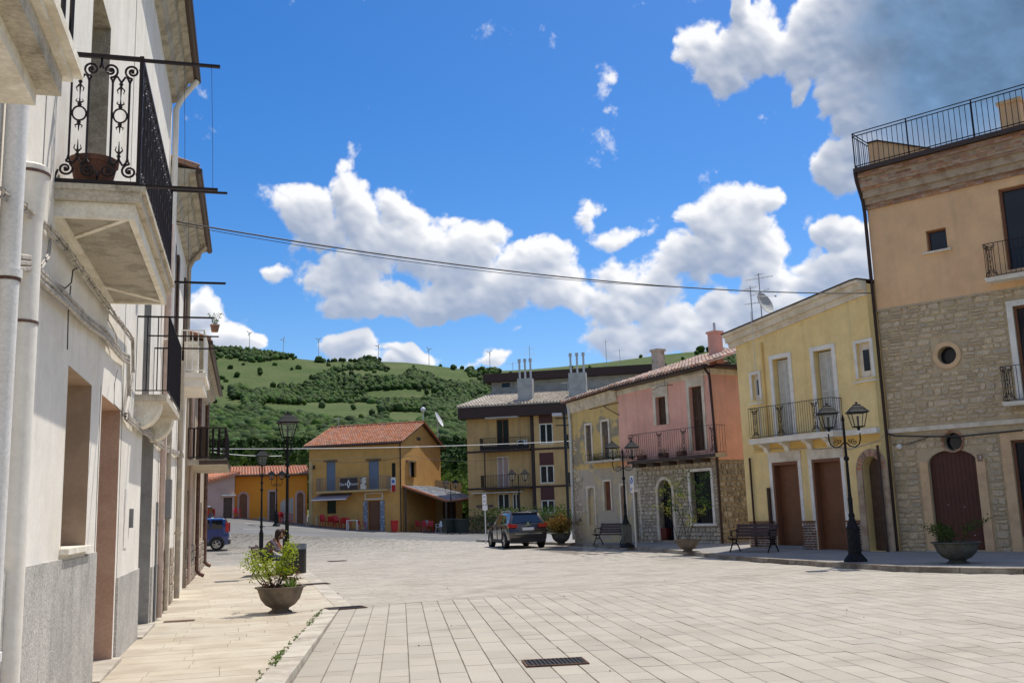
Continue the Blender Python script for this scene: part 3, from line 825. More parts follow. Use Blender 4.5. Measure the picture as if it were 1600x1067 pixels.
for (x, y, k, l, w) in slabs:
    if not inpoly(x, y, plaza): continue
    if y < 6 and inv_dl(x, y)[0] < 3: continue
    D, Lr = inv_dl(x, y)
    if abs(Lr) > D * .62 + 4: continue
    if any(abs(x - c.x) < (.34 if i == 0 else .3) and abs(y - c.y) < .14 for i, c in enumerate(gr_c)) : pass
    pts_ok.append((x, y, k, l, w))
def size_key(s):
    D, Lr = inv_dl(s[0], s[1]); inv = abs(Lr) > D * .53 or D < 8.6
    return (inv, D)
pts_ok.sort(key=size_key)
slab_t = []
for k in range(8):
    mb = MB(); rr = random.Random(k); g = .0; b = .012
    P = [(-.5, -.5), (.5, -.5), (.5, .5), (-.5, .5)]
    lo = [mb.v((p[0], p[1], -1)) for p in P]; mi_ = [mb.v((p[0], p[1], -.25)) for p in P]
    hi = [mb.v((p[0] * .988, p[1] * .98, rr.uniform(-.06, .06))) for p in P]
    for i in range(4):
        j = (i + 1) % 4; mb.f(lo[i], lo[j], mi_[j], mi_[i]); mb.f(mi_[i], mi_[j], hi[j], hi[i])
    mb.f(*hi); slab_t.append(mb.mesh('paving_stone', m_pave))
S = MB()
for k, (x, y, kind, l, w) in enumerate(pts_ok):
    a = ang1 if kind == 0 else ang2; me = rnd.choice(slab_t); gap = .010 if kind == 0 else .008; z = gh(x, y) + rnd.uniform(-.002, .002)
    sx, sy, sz_ = l - gap * rnd.uniform(.3, .6), w - gap * rnd.uniform(.7, 1.3), .02
    if k < 295: inst('paving_stone', me, sq, (x, y, z), a, (sx, sy, sz_))
    else:
        c, s = math.cos(a), math.sin(a); off = len(S.V)
        for v_ in me.vertices:
            X, Y = v_.co.x * sx, v_.co.y * sy; px, py = X * c - Y * s + x, X * s + Y * c + y
            S.V.append((px, py, z + v_.co.z * sz_))
        for p in me.polygons: S.F.append(tuple(i + off for i in p.vertices)); S.I.append(0)
o = bpy.data.objects.new('paving_stones', bpy.data.meshes.new('paving_stones')); o.data.from_pydata(S.V, [], S.F); o.data.materials.append(m_pave); col.objects.link(o); o.parent = sq; o['kind'] = 'stuff'

# drain grates: a frame with iron bars, let into the paving
m_iron = mat('cast_iron', (.035, .033, .032), c2=(.09, .05, .03), ns=20, nt=(.5, .75), rough=.6, metal=.6, bump=(90, .2))
m_dark = mat('painted_pit_shade', (.012, .012, .012), rough=1, bump=None)
m_rust = mat('rusty_steel', (.16, .08, .045), c2=(.09, .05, .035), ns=12, rough=.8)
for (u, v, wpx, hpx, lab), c in zip(GRATES, gr_c):
    D = inv_dl(c.x, c.y)[0]; W = wpx / 1530 * D * .97; dpt = max(.22, hpx * D * D / (1530 * 1.65) * .9); dpt = min(dpt, .42)
    t = thing('drain_grate', lab, 'drain grate', (c.x, c.y, 0.004), ang2 if u < 560 or 1 else 0, 'drain grates in the paving')
    if u == 867: t.rotation_euler.z = -AX
    mb = MB(); mb.box((-W / 2, -dpt / 2, 0), (W / 2, dpt / 2, .003)); mb.build('pit_shade_plate', m_dark, t)  # flat near-black plate: the unlit depth below the bars is painted on
    mb = MB()
    for a, b in (((-W / 2 - .02, -dpt / 2 - .02), (W / 2 + .02, -dpt / 2)), ((-W / 2 - .02, dpt / 2), (W / 2 + .02, dpt / 2 + .02)), ((-W / 2 - .02, -dpt / 2), (-W / 2, dpt / 2)), ((W / 2, -dpt / 2), (W / 2 + .02, dpt / 2))):
        mb.box((*a, 0), (*b, .014))
    mb.build('frame', m_rust, t)
    n = max(4, int(W / .045)); bar = MB().box((-.010, -dpt / 2, 0), (.010, dpt / 2, .012)).mesh('bar', m_iron)
    for k in range(n): inst('bar', bar, t, (-W / 2 + W * (k + .5) / n, 0, 0))
# road markings
mk = [((500, 829.5), (556, 831)), ((566, 832), (622, 834.5)), ((405, 819.5), (440, 821)), ((380, 826), (408, 827)), ((450, 823), (490, 824.5)), ((383, 817), (425, 818)), ((640, 836), (700, 838))]
for i, (a, b) in enumerate(mk):
    A, B = gpt(*a), gpt(*b); d = (B - A).normalized(); n = Vector((-d.y, d.x, 0)) * .075
    mb = MB(); N_ = 6
    for k in range(N_):
        p, q_ = A.lerp(B, k / N_), A.lerp(B, (k + 1) / N_)
        mb.poly([(w.x, w.y, gh(w.x, w.y) - .008) for w in (p - n, q_ - n, q_ + n, p + n)])
    tag(mb.build('lane_marking', m_paint), kind='structure')

# ---------------------------------------------------------------- left pavement and kerb
def zl(y): return .085 * min(max((18.9 - y) / 8.5, 0), 1)
sw = [(-1.5, -6), (.10 + (-6 - 10.4) * math.tan(AX), -6)]
side = MB()
def sw_right(y):
    if y < 18.75: return .42 + (y - 10.4) * math.tan(AX) - .29
    return 1.66
for y0 in [i * 1.0 for i in range(-6, 39)]:
    y1 = y0 + 1
    side.poly([(-1.6, y0, zl(y0) - .01), (sw_right(y0) + .1, y0, zl(y0) - .01), (sw_right(y1) + .1, y1, zl(y1) - .01), (-1.6, y1, zl(y1) - .01)])
swl = tag(side.build('left_sidewalk', m_joint), kind='structure')
sl_me = []
for k in range(5):
    mb = MB(); rr = random.Random(k + 40); P = [(-.5, -.5), (.5, -.5), (.5, .5), (-.5, .5)]
    lo = [mb.v((p[0], p[1], -1)) for p in P]; hi = [mb.v((p[0] * .998, p[1] * .99, rr.uniform(-.02, .02))) for p in P]
    for i in range(4): j = (i + 1) % 4; mb.f(lo[i], lo[j], hi[j], hi[i])
    mb.f(*hi); sl_me.append(mb.mesh('paving_slab', m_side))
y = 6.0; cnt = 0; S = MB()
while y < 38.7:
    w = .38; x = -1.55; xr = sw_right(y + w / 2) - .01
    while x < xr - .05:
        l = rnd.uniform(.5, 1.0)
        if xr - x - l < .3: l = xr - x
        zc = zl(y + w / 2); tilt = (zl(y + w) - zl(y)) / w
        if cnt < 220: inst('paving_slab', rnd.choice(sl_me), swl, (x + l / 2, y + w / 2, zc + rnd.uniform(-.0008, .0008)), rot=(math.atan(tilt), 0, 0), sc3=(l - .004, w - .004, .02))
        else: S.box((x + .002, y + .002, zc - .01), (x + l - .002, y + w - .002, zc + rnd.uniform(-.0008, .0008)))
        cnt += 1; x += l
    y += w
if S.F: o = S.build('paving_slabs', m_side, swl); o['kind'] = 'stuff'
kr = tag(thing('kerb', None, None), kind='structure')
p = toPQ(*kb[0].xy)[0]; pe = toPQ(*kb[1].xy)[0]
while p < pe:
    l = min(rnd.uniform(.9, 1.15), pe - p); y0, y1 = PQ(p, KL)[1], PQ(p + l, KL)[1]
    mb = MB(); a = [PQ(p + .006, KL - .285), PQ(p + l - .006, KL - .285), PQ(p + l - .006, KL), PQ(p + .006, KL)]
    zz = [zl(y0), zl(y1), zl(y1), zl(y0)]; j = rnd.uniform(0, .004)
    mb.hexa([(q_[0], q_[1], -.05) for q_ in a] + [(q_[0], q_[1], z + .003 + j) for q_, z in zip(a, zz)])
    mb.build('kerb_stone', m_kerb, kr); p += l
y = 18.9
while y < 38.5:      # border strip where pavement and square run level
    l = rnd.uniform(.7, 1.0); o = MB().box((1.63, y, -.03), (1.95, min(y + l - .006, 38.6), .006)).build('border_stone', m_kerb, kr); y += l
# weeds in the joint behind the kerb
m_weed = leafmat('weed_leaves', (.10, .17, .03), .3)
mb = MB(); rr = random.Random(2)
for (yc, s, n) in [(11.6, .10, 60), (11.9, .12, 90), (12.25, .1, 60), (12.6, .07, 40), (14.0, .07, 40), (14.9, .05, 20), (16.0, .1, 60), (16.5, .07, 40), (17.3, .1, 60), (17.6, .08, 40), (13.2, .05, 12), (10.6, .05, 14), (18.2, .05, 20)]:
    for k in range(int(n * .6)):
        y_ = yc + rr.gauss(0, s * 1.6); x_ = sw_right(y_) + rr.gauss(0, s * .25); mb.leaf((x_, y_, zl(y_) + abs(rr.gauss(0, .022)) + .008), rr.uniform(.010, .026), rr)
tag(mb.build('weeds', m_weed), 'low green weeds sprouting in the joint behind the left kerb', 'weeds', kind='stuff')
# ---------------------------------------------------------------- right pavement with its kerb
back = [Vector((p[0], p[1])) + Vector((5.5, 10.5)).normalized() * 16 for p in ((RK[0][0], RK[0][1]), (RK[-1][0], RK[-1][1]))]
polyR = [tuple(p) for p in RK] + [tuple(back[1]), (34, 50), (30, 62), tuple(dl(66, 6).xy), tuple(dl(62, -.5).xy)]
pv = tag(sheet('right_pavement', polyR, m_pavR, .105), kind='structure')
kr2 = tag(thing('kerb', None, None), kind='structure')
acc = 0
for A, B in zip(RK, RK[1:]):
    A = Vector((*A, 0)); B = Vector((*B, 0)); L = (B - A).length; n = max(1, round(L / 1.0)); d = (B - A) / L; nn = Vector((-d.y, d.x, 0))
    if nn.dot(f0) < 0: nn = -nn
    for k in range(n):
        p, q_ = A + d * (L * k / n + .01), A + d * (L * (k + 1) / n - .01); mb = MB(); jz = rnd.uniform(-.008, .008)
        P4 = [p, q_, q_ + nn * .26, p + nn * .26]
        mb.hexa([(w.x, w.y, gh(w.x, w.y) - .05) for w in P4] + [(w.x + (nn.x * .012 if i < 2 else 0), w.y + (nn.y * .012 if i < 2 else 0), gh(w.x, w.y) + .118 + jz) for i, w in enumerate(P4)])
        mb.build('kerb_stone', m_kerbR, kr2)
# ================================================================ the row of houses on the left
XW = -1.5
def ly(u, v, X=XW): p = on_x(u, v, X); return p.y, p.z
m_white = mat('white_plaster', (.87, .82, .73), c2=(.82, .75, .64), ns=.9, nt=(.45, .75), streak=((.55, .47, .36), .28), fine=(25, .05), bump=(30, .12))
m_rough = mat('roughcast', (.54, .51, .46), c2=(.42, .40, .36), ns=1.6, nt=(.4, .7), fine=(48, .42), bump=(70, 1.0), streak=((.2, .19, .17), .3))
m_tan = mat('tan_paint', (.42, .31, .22), c2=(.36, .26, .18), ns=3, fine=(30, .06), bump=(30, .1))
m_pink = mat('pinkish_reveal', (.56, .38, .28), c2=(.5, .33, .24), ns=2, bump=(30, .1))
m_greyrev = mat('grey_reveal', (.42, .40, .37), c2=(.33, .31, .28), ns=2, streak=((.2, .19, .17), .4))
m_conc = mat('weathered_concrete', (.56, .50, .40), c2=(.26, .22, .15), ns=3.0, nt=(.50, .74), fine=(40, .25), bump=(35, .7))
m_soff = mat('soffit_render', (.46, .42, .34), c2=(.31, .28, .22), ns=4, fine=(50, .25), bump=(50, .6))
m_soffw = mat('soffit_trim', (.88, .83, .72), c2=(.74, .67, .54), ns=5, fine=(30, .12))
m_wrought = mat('wrought_iron', (.022, .016, .018), c2=(.07, .03, .02), ns=30, nt=(.55, .8), rough=.5, metal=.4, bump=(120, .2))
m_gut = mat('brown_gutter', (.07, .045, .035), rough=.45, metal=.2, bump=None)
m_pipeW = mat('white_pipe', (.86, .83, .78), c2=(.80, .76, .70), ns=1.5, rough=.45, bump=None)
m_pipeP = mat('pale_pink_pipe', (.62, .45, .37), c2=(.5, .38, .3), ns=4, rough=.5, bump=None)
m_pipeB = mat('beige_pipe', (.50, .42, .31), c2=(.38, .32, .25), ns=4, rough=.5, bump=None)
m_pipeD = mat('dark_copper_pipe', (.13, .07, .05), c2=(.2, .11, .08), ns=6, rough=.45, metal=.4, bump=None)
m_clay = mat('terracotta_tile', (.40, .20, .12), c2=(.30, .19, .14), ns=2, var=.3, fine=(40, .15), bump=(60, .3))
m_claypot = mat('terracotta_pot', (.17, .075, .05), c2=(.11, .055, .04), ns=8, fine=(50, .12))
m_glass = mat('window_glass', (.02, .025, .03), rough=.06, spec=.8, bump=None)
m_wood = m_wood
m_dwood = mat('dark_wood', (.075, .045, .03), c2=(.11, .065, .04), ns=6, fine=(90, .2), bump=(90, .3), rough=.6)
m_greydoor = mat('grey_metal', (.20, .20, .20), rough=.5)
m_black = mat('black_plastic', (.012, .012, .014), rough=.35, bump=None)
m_tanstone = mat('tan_dado_block', (.42, .35, .27), c2=(.34, .27, .2), ns=4, var=.2, fine=(60, .15), bump=(60, .5))
m_cable = mat('painted_cable', (.50, .45, .38), c2=(.30, .27, .23), ns=8, rough=.6, bump=None)
m_cabled = mat('dark_cable', (.05, .045, .045), rough=.6, bump=None)
SW = lambda s, n, z: (n, s, z)     # (along Y, out, up) -> local x out, y along

def eave(t, y0, y1, z, over=.42, gut=True, soff=m_soff, tile=True, pitch=.32, back=6.5, nm='roof'):
    """a projecting cornice, gutter and the tiled slope above it; local x out"""
    mb = MB(); prof = [(0, z - .45), (.10, z - .42), (.16, z - .25), (over * .72, z - .18), (over * .8, z - .02), (over + .04, z + .02), (over + .04, z + .07), (0, z + .10)]
    mb.prism(prof, 0, 0) if 0 else None
    P = [(p[0], p[1]) for p in prof]; a = [mb.v((p[0], y0, p[1])) for p in P]; b = [mb.v((p[0], y1, p[1])) for p in P]; n = len(P)
    mb.f(*a); mb.f(*reversed(b))
    for i in range(n): mb.f(a[i], b[i], b[(i + 1) % n], a[(i + 1) % n])
    mb.build('cornice', soff, t)
    if gut:
        mb = MB(); gp = [(over + .03 + .07 + .07 * math.cos(math.pi + math.pi * k / 6), z + .05 + .075 * math.sin(math.pi + math.pi * k / 6)) for k in range(7)] + [(over + .16, z + .10), (over + .04, z + .10)]
        a = [mb.v((p[0], y0 + .01, p[1])) for p in gp]; b = [mb.v((p[0], y1 - .01, p[1])) for p in gp]; n = len(gp)
        mb.f(*a); mb.f(*reversed(b))
        for i in range(n): mb.f(a[i], b[i], b[(i + 1) % n], a[(i + 1) % n])
        mb.build('gutter', m_gut, t)
    rf = MB(); rf.hexa([(over + .06, y0, z + .10), (-back, y0, z + .10 + back * pitch), (-back, y1, z + .10 + back * pitch), (over + .06, y1, z + .10),
                        (over + .06, y0, z + .16), (-back, y0, z + .16 + back * pitch), (-back, y1, z + .16 + back * pitch), (over + .06, y1, z + .16)])
    k = y0 + .1
    while k < y1: rf.tube([(over + .10, k, z + .17), (-back, k, z + .19 + back * pitch)], .06, 6); k += .21
    return rf.build(nm, m_clay, t)
def pipe(t, y, x, z0, z1, r, m_, foot=None, joints=(), name='downpipe', top=None):
    mb = MB(); pts = [(x, y, z0), (x, y, z1)]
    if top: pts += top
    if foot: pts = [(x + .22, y, z0 - .0), (x + .10, y, z0 + .05), (x, y, z0 + .16)] + pts[1:]
    mb.tube(pts, r, 12)
    for z in joints: mb.tube([(x, y, z), (x, y, z + .05)], r * 1.22, 12)
    return mb.build(name, m_, t, smooth=True)
def spiral(mb, c, r0, turns, a0, sgn, plane, r=.007, n=22, r1=.012):
    pts = []
    for k in range(n + 1):
        f = k / n; a = a0 + sgn * turns * 2 * math.pi * f; rr = r0 + (r1 - r0) * f
        pts.append(plane(c[0] + rr * math.cos(a), c[1] + rr * math.sin(a)))
    mb.tube(pts, r, 5); mb.ball(plane(*c), .016, 6, 4); return pts[0]
def ornate_unit(w, h):
    """one bay of scrollwork in the plane x = 0, spanning y -w/2..w/2 and z 0..h"""
    mb = MB(); pl = lambda a, b: (0, a, b)
    g = w * .21; r = .0095
    for s in (-1, 1):
        mb.tube([pl(s * g, .20), pl(s * g, h - .20)], r, 5)
        # upper scroll hooking outwards from the bar, lower scroll the same upside down
        for (zc, up_) in ((h - .10, 1), (.10, -1)):
            cx = s * w * .27; R = w * .20
            spiral(mb, (cx, zc), R, 1.6, math.pi / 2 * up_ * -1 + (0 if s > 0 else 0), -s * up_, pl, r)
            # arc from bar end round the scroll to the middle
            pts = [pl(s * g * 1.0, (h - .20 if up_ > 0 else .20)), pl(s * (g * .8), (h - .165 if up_ > 0 else .165)), pl(s * .03, (h - .15 if up_ > 0 else .15)), pl(0, (h - .20 if up_ > 0 else .20))]
            mb.tube(pts, r, 5)
            mb.tube([pl(cx, zc - up_ * R), pl(s * g * 1.1, zc - up_ * (R + .02)), pl(s * g, zc - up_ * (R + .05))], r, 5)
            mb.tube([pl(cx + s * R * .9, zc + up_ * R * .2), pl(s * w * .5, zc + up_ * .06), pl(s * w * .5, zc + up_ * .1)], r, 5)
    zc = h * .54
    mb.tube([pl(.052 * math.cos(a * .349), zc + .06 * math.sin(a * .349)) for a in range(19)], .008, 5)
    def fleur(z, d):
        mb.tube([pl(0, z), pl(0, z + d * .12)], [.012, .003], 5)
        for s in (-1, 1): mb.tube([pl(0, z + d * .035), pl(s * .028, z + d * .06), pl(s * .02, z + d * .085)], [.009, .006, .003], 5)
        mb.ball(pl(0, z + d * .02), (.012, .02, .012), 6, 4)
    fleur(zc + .06, .75); fleur(zc - .06, -.75); fleur(h - .19, -1.3); fleur(.20, 1.25)
    return mb
def balcony_rail_ornate(bal, y0, y1, xo, h):
    w = .25; n = max(1, round((y1 - y0) / w)); w2 = (y1 - y0) / n
    me = ornate_unit(w2, h - .05).mesh('railing_panel', m_wrought)
    for k in range(n): inst('railing_panel', me, bal, (xo, y0 + w2 * (k + .5), .03))
    ns_ = 2; ws = xo / ns_
    me2 = ornate_unit(ws, h - .05).mesh('railing_panel', m_wrought)
    for yy in (y0, y1):
        for k in range(ns_): inst('railing_panel', me2, bal, (ws * (k + .5), yy, .03), math.pi / 2)
    mb = MB()
    for z in (.03, h):
        mb.box((xo - .015, y0 - .02, z - .015), (xo + .015, y1 + .02, z + .015))
        for yy in (y0, y1): mb.box((0, yy - .014, z - .015), (xo - .015, yy + .014, z + .013))
    for yy in (y0, y1): mb.box((xo - .016, yy - .016, -.02), (xo + .016, yy + .016, h + .02))
    mb.build('rail', m_wrought, bal)

# ------------------------------------------------ house A: the long white house nearest the camera
tA = thing('white_house', 'long white plastered house at the left edge with ornate iron balcony and grey roughcast base', 'house', (XW, 0, 0))
Y0, Y1, ZT = -7.0, 19.2, 10.2
wA = (9.08, 10.42, 1.46, 3.02); dA = (11.15, 12.75, .10, 3.02, .0); d2 = (15.45, 17.3, .06, 3.15)
up1_ = (9.55, 10.75, 4.30, 7.0); up2_ = (15.2, 16.25, 3.35, 6.1); up0 = (2.2, 3.4, 4.0, 6.7); w3 = (13.4, 14.2, 4.6, 6.0)
d0 = (2.0, 3.6, .1, 3.0)
mb = MB(SW); wall(mb, Y0, Y1, -.3, ZT, [wA, dA[:4], d2, up1_, up2_, up0, d0], .34)
mb.box((Y0, -9, -.3), (Y0 + .01, 0, ZT)); mb.box((Y1 - .01, -9, -.3), (Y1, -.001, ZT)); mb.box((Y0, -9.01, -.3), (Y1, -9, ZT))
mb.build('wall', m_white, tA)
mb = MB(SW)   # roughcast base, proud of the wall, its top edge at sill height then lower past the doors
for a, b, z in ((Y0, 2.0, 1.38), (3.6, 9.08, 1.38), (9.08, 10.42, 1.36), (10.42, 11.03, 1.38), (12.9, 15.35, 1.02), (17.4, 19.1, .95)):
    mb.box((a, .0, -.3), (b, .03, z))
loose(mb, 'dado', m_rough, tA)
# window with tan reveals, sill and closed tan shutter
W_ = MB(SW); W_.box((wA[0], -.339, wA[2]), (wA[1], -.30, wA[3]))
wd = W_.build('window', m_tan, tA)
mb = MB(SW)
for s in ((wA[0], wA[0] + .004), (wA[1] - .004, wA[1])): mb.box((s[0], -.30, wA[2]), (s[1], .002, wA[3]))
mb.box((wA[0], -.30, wA[3] - .004), (wA[1], .002, wA[3])); mb.build('reveal', m_tan, wd)
MB(SW).box((wA[0] - .05, -.3, wA[2] - .045), (wA[1] + .06, .075, wA[2] + .003)).build('sill', m_soffw, wd)
def doorway(t, op, m_rev, m_door, d=.30, st=True):
    a, b, c, e = op[:4]
    o = MB(SW).box((a, -d - .04, c), (b, -d, e)).build('door', m_door, t)
    mb = MB(SW)
    for s in ((a, a + .005), (b - .005, b)): mb.box((s[0], -d, c), (s[1], .003, e))
    mb.box((a, -d, e - .005), (b, .003, e)); mb.build('reveal', m_rev, o)
    if st: MB(SW).box((a - .12, -d, -.1), (b + .12, .10, c + .005)).build('doorstep', m_kerb, o)
    return o
doorway(tA, dA, m_pink, m_tan); doorway(tA, d2, m_greyrev, m_greydoor); doorway(tA, d0, m_greyrev, m_dwood)
for op, mm in ((up1_, m_tan), (up2_, m_greydoor), (up0, m_tan)): doorway(tA, op, m_soff if op is up1_ else m_greyrev, mm, .28, False)
# the thick round flue with its collar, the white downpipe and the others
mb = MB(); fx, fy = .02, 7.12
mb.tube([(fx, fy, -.1), (fx, fy, 3.95)], .10, 20); mb.lathe([(.10, 3.7), (.125, 4.02), (.13, 4.05), (.13, 4.1), (.10, 4.12)], (fx, fy, 0), 20); mb.build('flue', m_white, tA, smooth=True)
mb = MB(); mb.lathe([(.135, 4.045), (.135, 4.065)], (fx, fy, 0), 20); mb.lathe([(.106, 3.0), (.106, 3.02)], (fx, fy, 0), 16); loose(mb, 'flue_band', m_pipeD, tA)
pipe(tA, 6.40, .08, .0, 9.2, .066, m_pipeW, joints=(.9, 3.15, ), name='downpipe')
MB().tube([(.08, 6.40, 3.13), (.08, 6.40, 3.18)], .073, 12).build('pipe_clamp', m_pipeD, tA)
pipe(tA, 18.45, .07, .05, 4.9, .05, m_pipeP, joints=(1.6, 3.3, 4.6)); pipe(tA, 19.0, .09, 5, 9.55, .055, m_pipeW, top=[(.2, 19.0, 9.8), (.47, 18.95, 10.15)])
pipe(tA, 17.75, .05, .05, 2.0, .02, m_greydoor)
pipe(tA, 18.2, .10, 4.9, 7.0, .06, m_pipeP, joints=(5.75,))
# vertical seams where the fronts were rendered in turn
mb = MB(SW)
for y, z0, z1 in ((7.62, 1.4, 9.5), (11.04, 1.38, 3.1), (12.93, 1.0, 9.0)): mb.box((y, 0, z0), (y + .012, .006, z1))
loose(mb, 'plaster_joint', m_greyrev, tA)
MB(SW).box((13.5, -.02, 1.35), (13.85, .012, 2.1)).build('meter_cover', m_white, tA); MB(SW).box((14.1, 0, 1.6), (14.16, .05, 1.85)).build('letter_slot', m_greydoor, tA)
MB(SW).tube([(14.3, .05, 5.05), (14.3, .16, 4.98)], .13, 12).build('wall_lamp', m_conc, tA)
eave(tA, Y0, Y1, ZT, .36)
# broken strip of older soffit
mb = MB(SW)
for (a, b) in ((-6.5, 4.2), (4.9, 10.1)): mb.box((a, .0, ZT - .62), (b, .30, ZT - .42))
loose(mb, 'soffit', m_conc, tA)

def slab(bal, y0, y1, xo, t=.13, trim=True, m_=m_conc):
    mb = MB(); mb.box((0, y0, -t), (xo, y1, 0)); mb.build('slab', m_, bal)
    mb = MB(); mb.box((0, y0 - .012, -.045), (xo + .03, y1 + .012, 0.002)); mb.build('slab_edge', m_conc, bal)
    if trim:
        i0, i1, xi = y0 + .10, y1 - .10, xo - .10
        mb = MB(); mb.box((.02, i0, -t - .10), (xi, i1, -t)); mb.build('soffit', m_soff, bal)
        mb = MB(); z0, z1 = -t - .13, -t - .002; w = .05
        mb.box((.0, i0 - w, z0), (xi + w, i0, z1)); mb.box((.0, i1, z0), (xi + w, i1 + w, z1)); mb.box((xi, i0, z0), (xi + w, i1, z1 - .001)); mb.box((.0, i0, z0), (.05, i1, z1 - .001))
        for ya, yb in ((i0, i0 + .7), (i1, i1 - .7)):
            mb.obox(((.02 + xi) / 2, (ya + yb) / 2, z0 + .05), (math.hypot(xi, .7), .05, .06), (-xi, yb - ya, 0) if ya < yb else (-xi, yb - ya, 0))
        mb.build('soffit_moulding', m_soffw, bal)
# balcony with the scrollwork railing
B1y0, B1y1, XO = 8.09, 11.5, .65
b1 = thing('balcony', None, None, (0, 0, 0)); b1.parent = tA; b1.location = (0, 0, 4.33)
slab(b1, B1y0, B1y1, XO); balcony_rail_ornate(b1, B1y0 + .02, B1y1 - .02, XO - .03, 1.11)
mb = MB()
for z in (1.10, .015):
    mb.obox((.62, B1y0 + .02, z), (1.24, .03, .022), (1, 0, 0)); mb.obox((.62, B1y1 - .02, z), (1.24, .03, .022), (1, 0, 0))
loose(mb, 'laundry_arm', m_wrought, b1)
mb = MB()
for x, y in ((1.17, B1y0 + .02), (.95, B1y0 + .02), (.80, B1y1 - .02)): mb.tube([(x, y, 1.10), (x + .02, y, .5), (x + .03, y, .03)], .0018, 4, False)
loose(mb, 'laundry_wire', m_cabled, b1)
# balcony above the camera at the left edge
b0 = thing('balcony', None, None); b0.parent = tA; b0.location = (0, 0, 3.86)
y1_ = 5.02
mb = MB(); mb.box((0, .5, -.14), (.60, y1_ - .10, 0)); mb.build('slab', m_conc, b0)
mb = MB(); mb.box((0, .4, 0), (.68, y1_, .05)); mb.box((0, .44, -.035), (.64, y1_ - .04, 0)); mb.build('slab_edge', m_soffw, b0)
mb = MB(); mb.box((.02, .6, -.22), (.50, y1_ - .16, -.14)); mb.build('soffit', m_soffw, b0)
mb = MB(); bars(mb, (.62, .5, .05), (.62, y1_ - .04, .05), 1.1, .22, .012); bars(mb, (.62, y1_ - .04, .05), (0, y1_ - .04, .05), 1.1, .12, .010); mb.build('railing', m_wrought, b0)
MB().box((.06, 1.0, 4.5), (.07, 1.01, 4.51))
# balcony 2, thin bars, curved corbel under it
b2 = thing('balcony', None, None); b2.parent = tA; b2.location = (0, 0, 3.40)
mb = MB(); mb.box((0, 14.25, -.09), (.42, 17.0, 0)); mb.build('slab', m_conc, b2)
mb = MB()
for ya in (14.3, 16.55):
    prof = [(0, -.46)] + [(.34 * math.sin(k * math.pi / 16) , -.46 + .37 * (1 - math.cos(k * math.pi / 16))) for k in range(1, 9)] + [(0, -.09)]
    a = [mb.v((p[0], ya, p[1])) for p in prof]; b = [mb.v((p[0], ya + .4, p[1])) for p in prof]; n = len(prof); mb.f(*a); mb.f(*reversed(b))
    for i in range(n): mb.f(a[i], b[i], b[(i + 1) % n], a[(i + 1) % n])
loose(mb, 'corbel', m_soffw, b2)
mb = MB(); bars(mb, (.42, 14.3, 0), (.42, 16.95, 0), 1.10, .10, .008); bars(mb, (0, 14.3, 0), (.42, 14.3, 0), 1.10, .14, .008); bars(mb, (0, 16.95, 0), (.42, 16.95, 0), 1.10, .14, .008); mb.build('railing', m_wrought, b2)
mb = MB(); mb.obox((.5, 14.3, 1.10), (1.05, .03, .022)); mb.obox((.62, 14.3, .83), (.95, .025, .018)); mb.obox((.5, 16.95, 1.10), (1.05, .03, .022)); loose(mb, 'laundry_arm', m_wrought, b2)

# ------------------------------------------------ house B
tB = thing('white_house', 'narrow white house beyond the pink downpipe with an arched dark door and stone base', 'house', (XW, 19.2, 0))
def sh(op, dy=-19.2): return (op[0] + dy, op[1] + dy, *op[2:])
ad = sh((20.35, 21.5, .1, 2.72, .55)); w1 = sh((20.5, 21.6, 5.6, 7.3)); w2_ = sh((24.0, 25.2, 5.1, 7.4))
ZB = 8.35
mb = MB(SW); wall(mb, 0.012, 6.9, -.3, ZB, [ad, w1, w2_], .3); mb.box((6.89, -9, -.3), (6.9, 0, ZB)); mb.box((0, -9, 8), (.012, 0, ZB)); mb.build('wall', m_white, tB)
o = MB(SW); filled(o, *[0] * 0) if 0 else None
fm = MB(lambda s, n, z: (n, s, z)); filled(fm, ad[0], ad[1], ad[2], ad[3], -.28, -.24, .55); fm.build('door', m_dwood, tB)
for w in (w1, w2_):
    f = MB(SW).box((w[0], -.2, w[2]), (w[1], -.15, w[3])).build('window', m_dwood, tB)
    MB(SW).box((w[0] - .02, 0, w[2]), (w[0] + .35, .04, w[3])).build('shutter', m_dwood, f); MB(SW).box((w[1] - .1, 0, w[2]), (w[1] + .22, .05, w[3])).build('shutter', m_dwood, f)
rr = random.Random(3); T_st = stone_templates(m_tanstone, 4, .04, 5, 'block')
db = thing('dado', None, None); db.parent = tB
db.rotation_euler = (0, 0, math.pi / 2)      # local x along Y, local y out needs a flip
db.scale = (1, -1, 1)
for (a, b) in ((.45, ad[0]), (ad[1] + .1, 3.4)):
    rects = [r for r in lay_courses(a, b, .02, 1.15, (.18, .20), (.30, .36), (), rr)]
    stones(db, rects, T_st, 0.0, .035, 'block', 80, rnd=rr)
pipe(tB, 3.6, .08, .05, 5.2, .06, m_pipeB, joints=(1.4, 3.1)); pipe(tB, 5.25, .08, 5.2, 7.75, .055, m_pipeB, top=[(.2, 5.25, 8.0), (.46, 5.2, 8.3)])
pipe(tB, .6, .07, .05, 4, .045, m_pipeB)
MB(SW).box((.35, .0, 1.72), (.65, .14, 2.45)).build('meter_box', m_greydoor, tB)
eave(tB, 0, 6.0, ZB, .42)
b3 = thing('balcony', None, None); b3.parent = tB; b3.location = (0, 0, 5.05)
mb = MB(); mb.box((0, 4.4, -.32), (.5, 6.6, -.12)); mb.box((0, 4.35, -.12), (.56, 6.65, 0)); mb.build('slab', m_white, b3)
mb = MB(); bars(mb, (.5, 4.4, 0), (.5, 6.6, 0), 1.0, .16, .012, rail=.02); bars(mb, (0, 4.4, 0), (.5, 4.4, 0), 1.0, .12, .012, rail=.02); mb.build('railing', m_pipeW, b3)
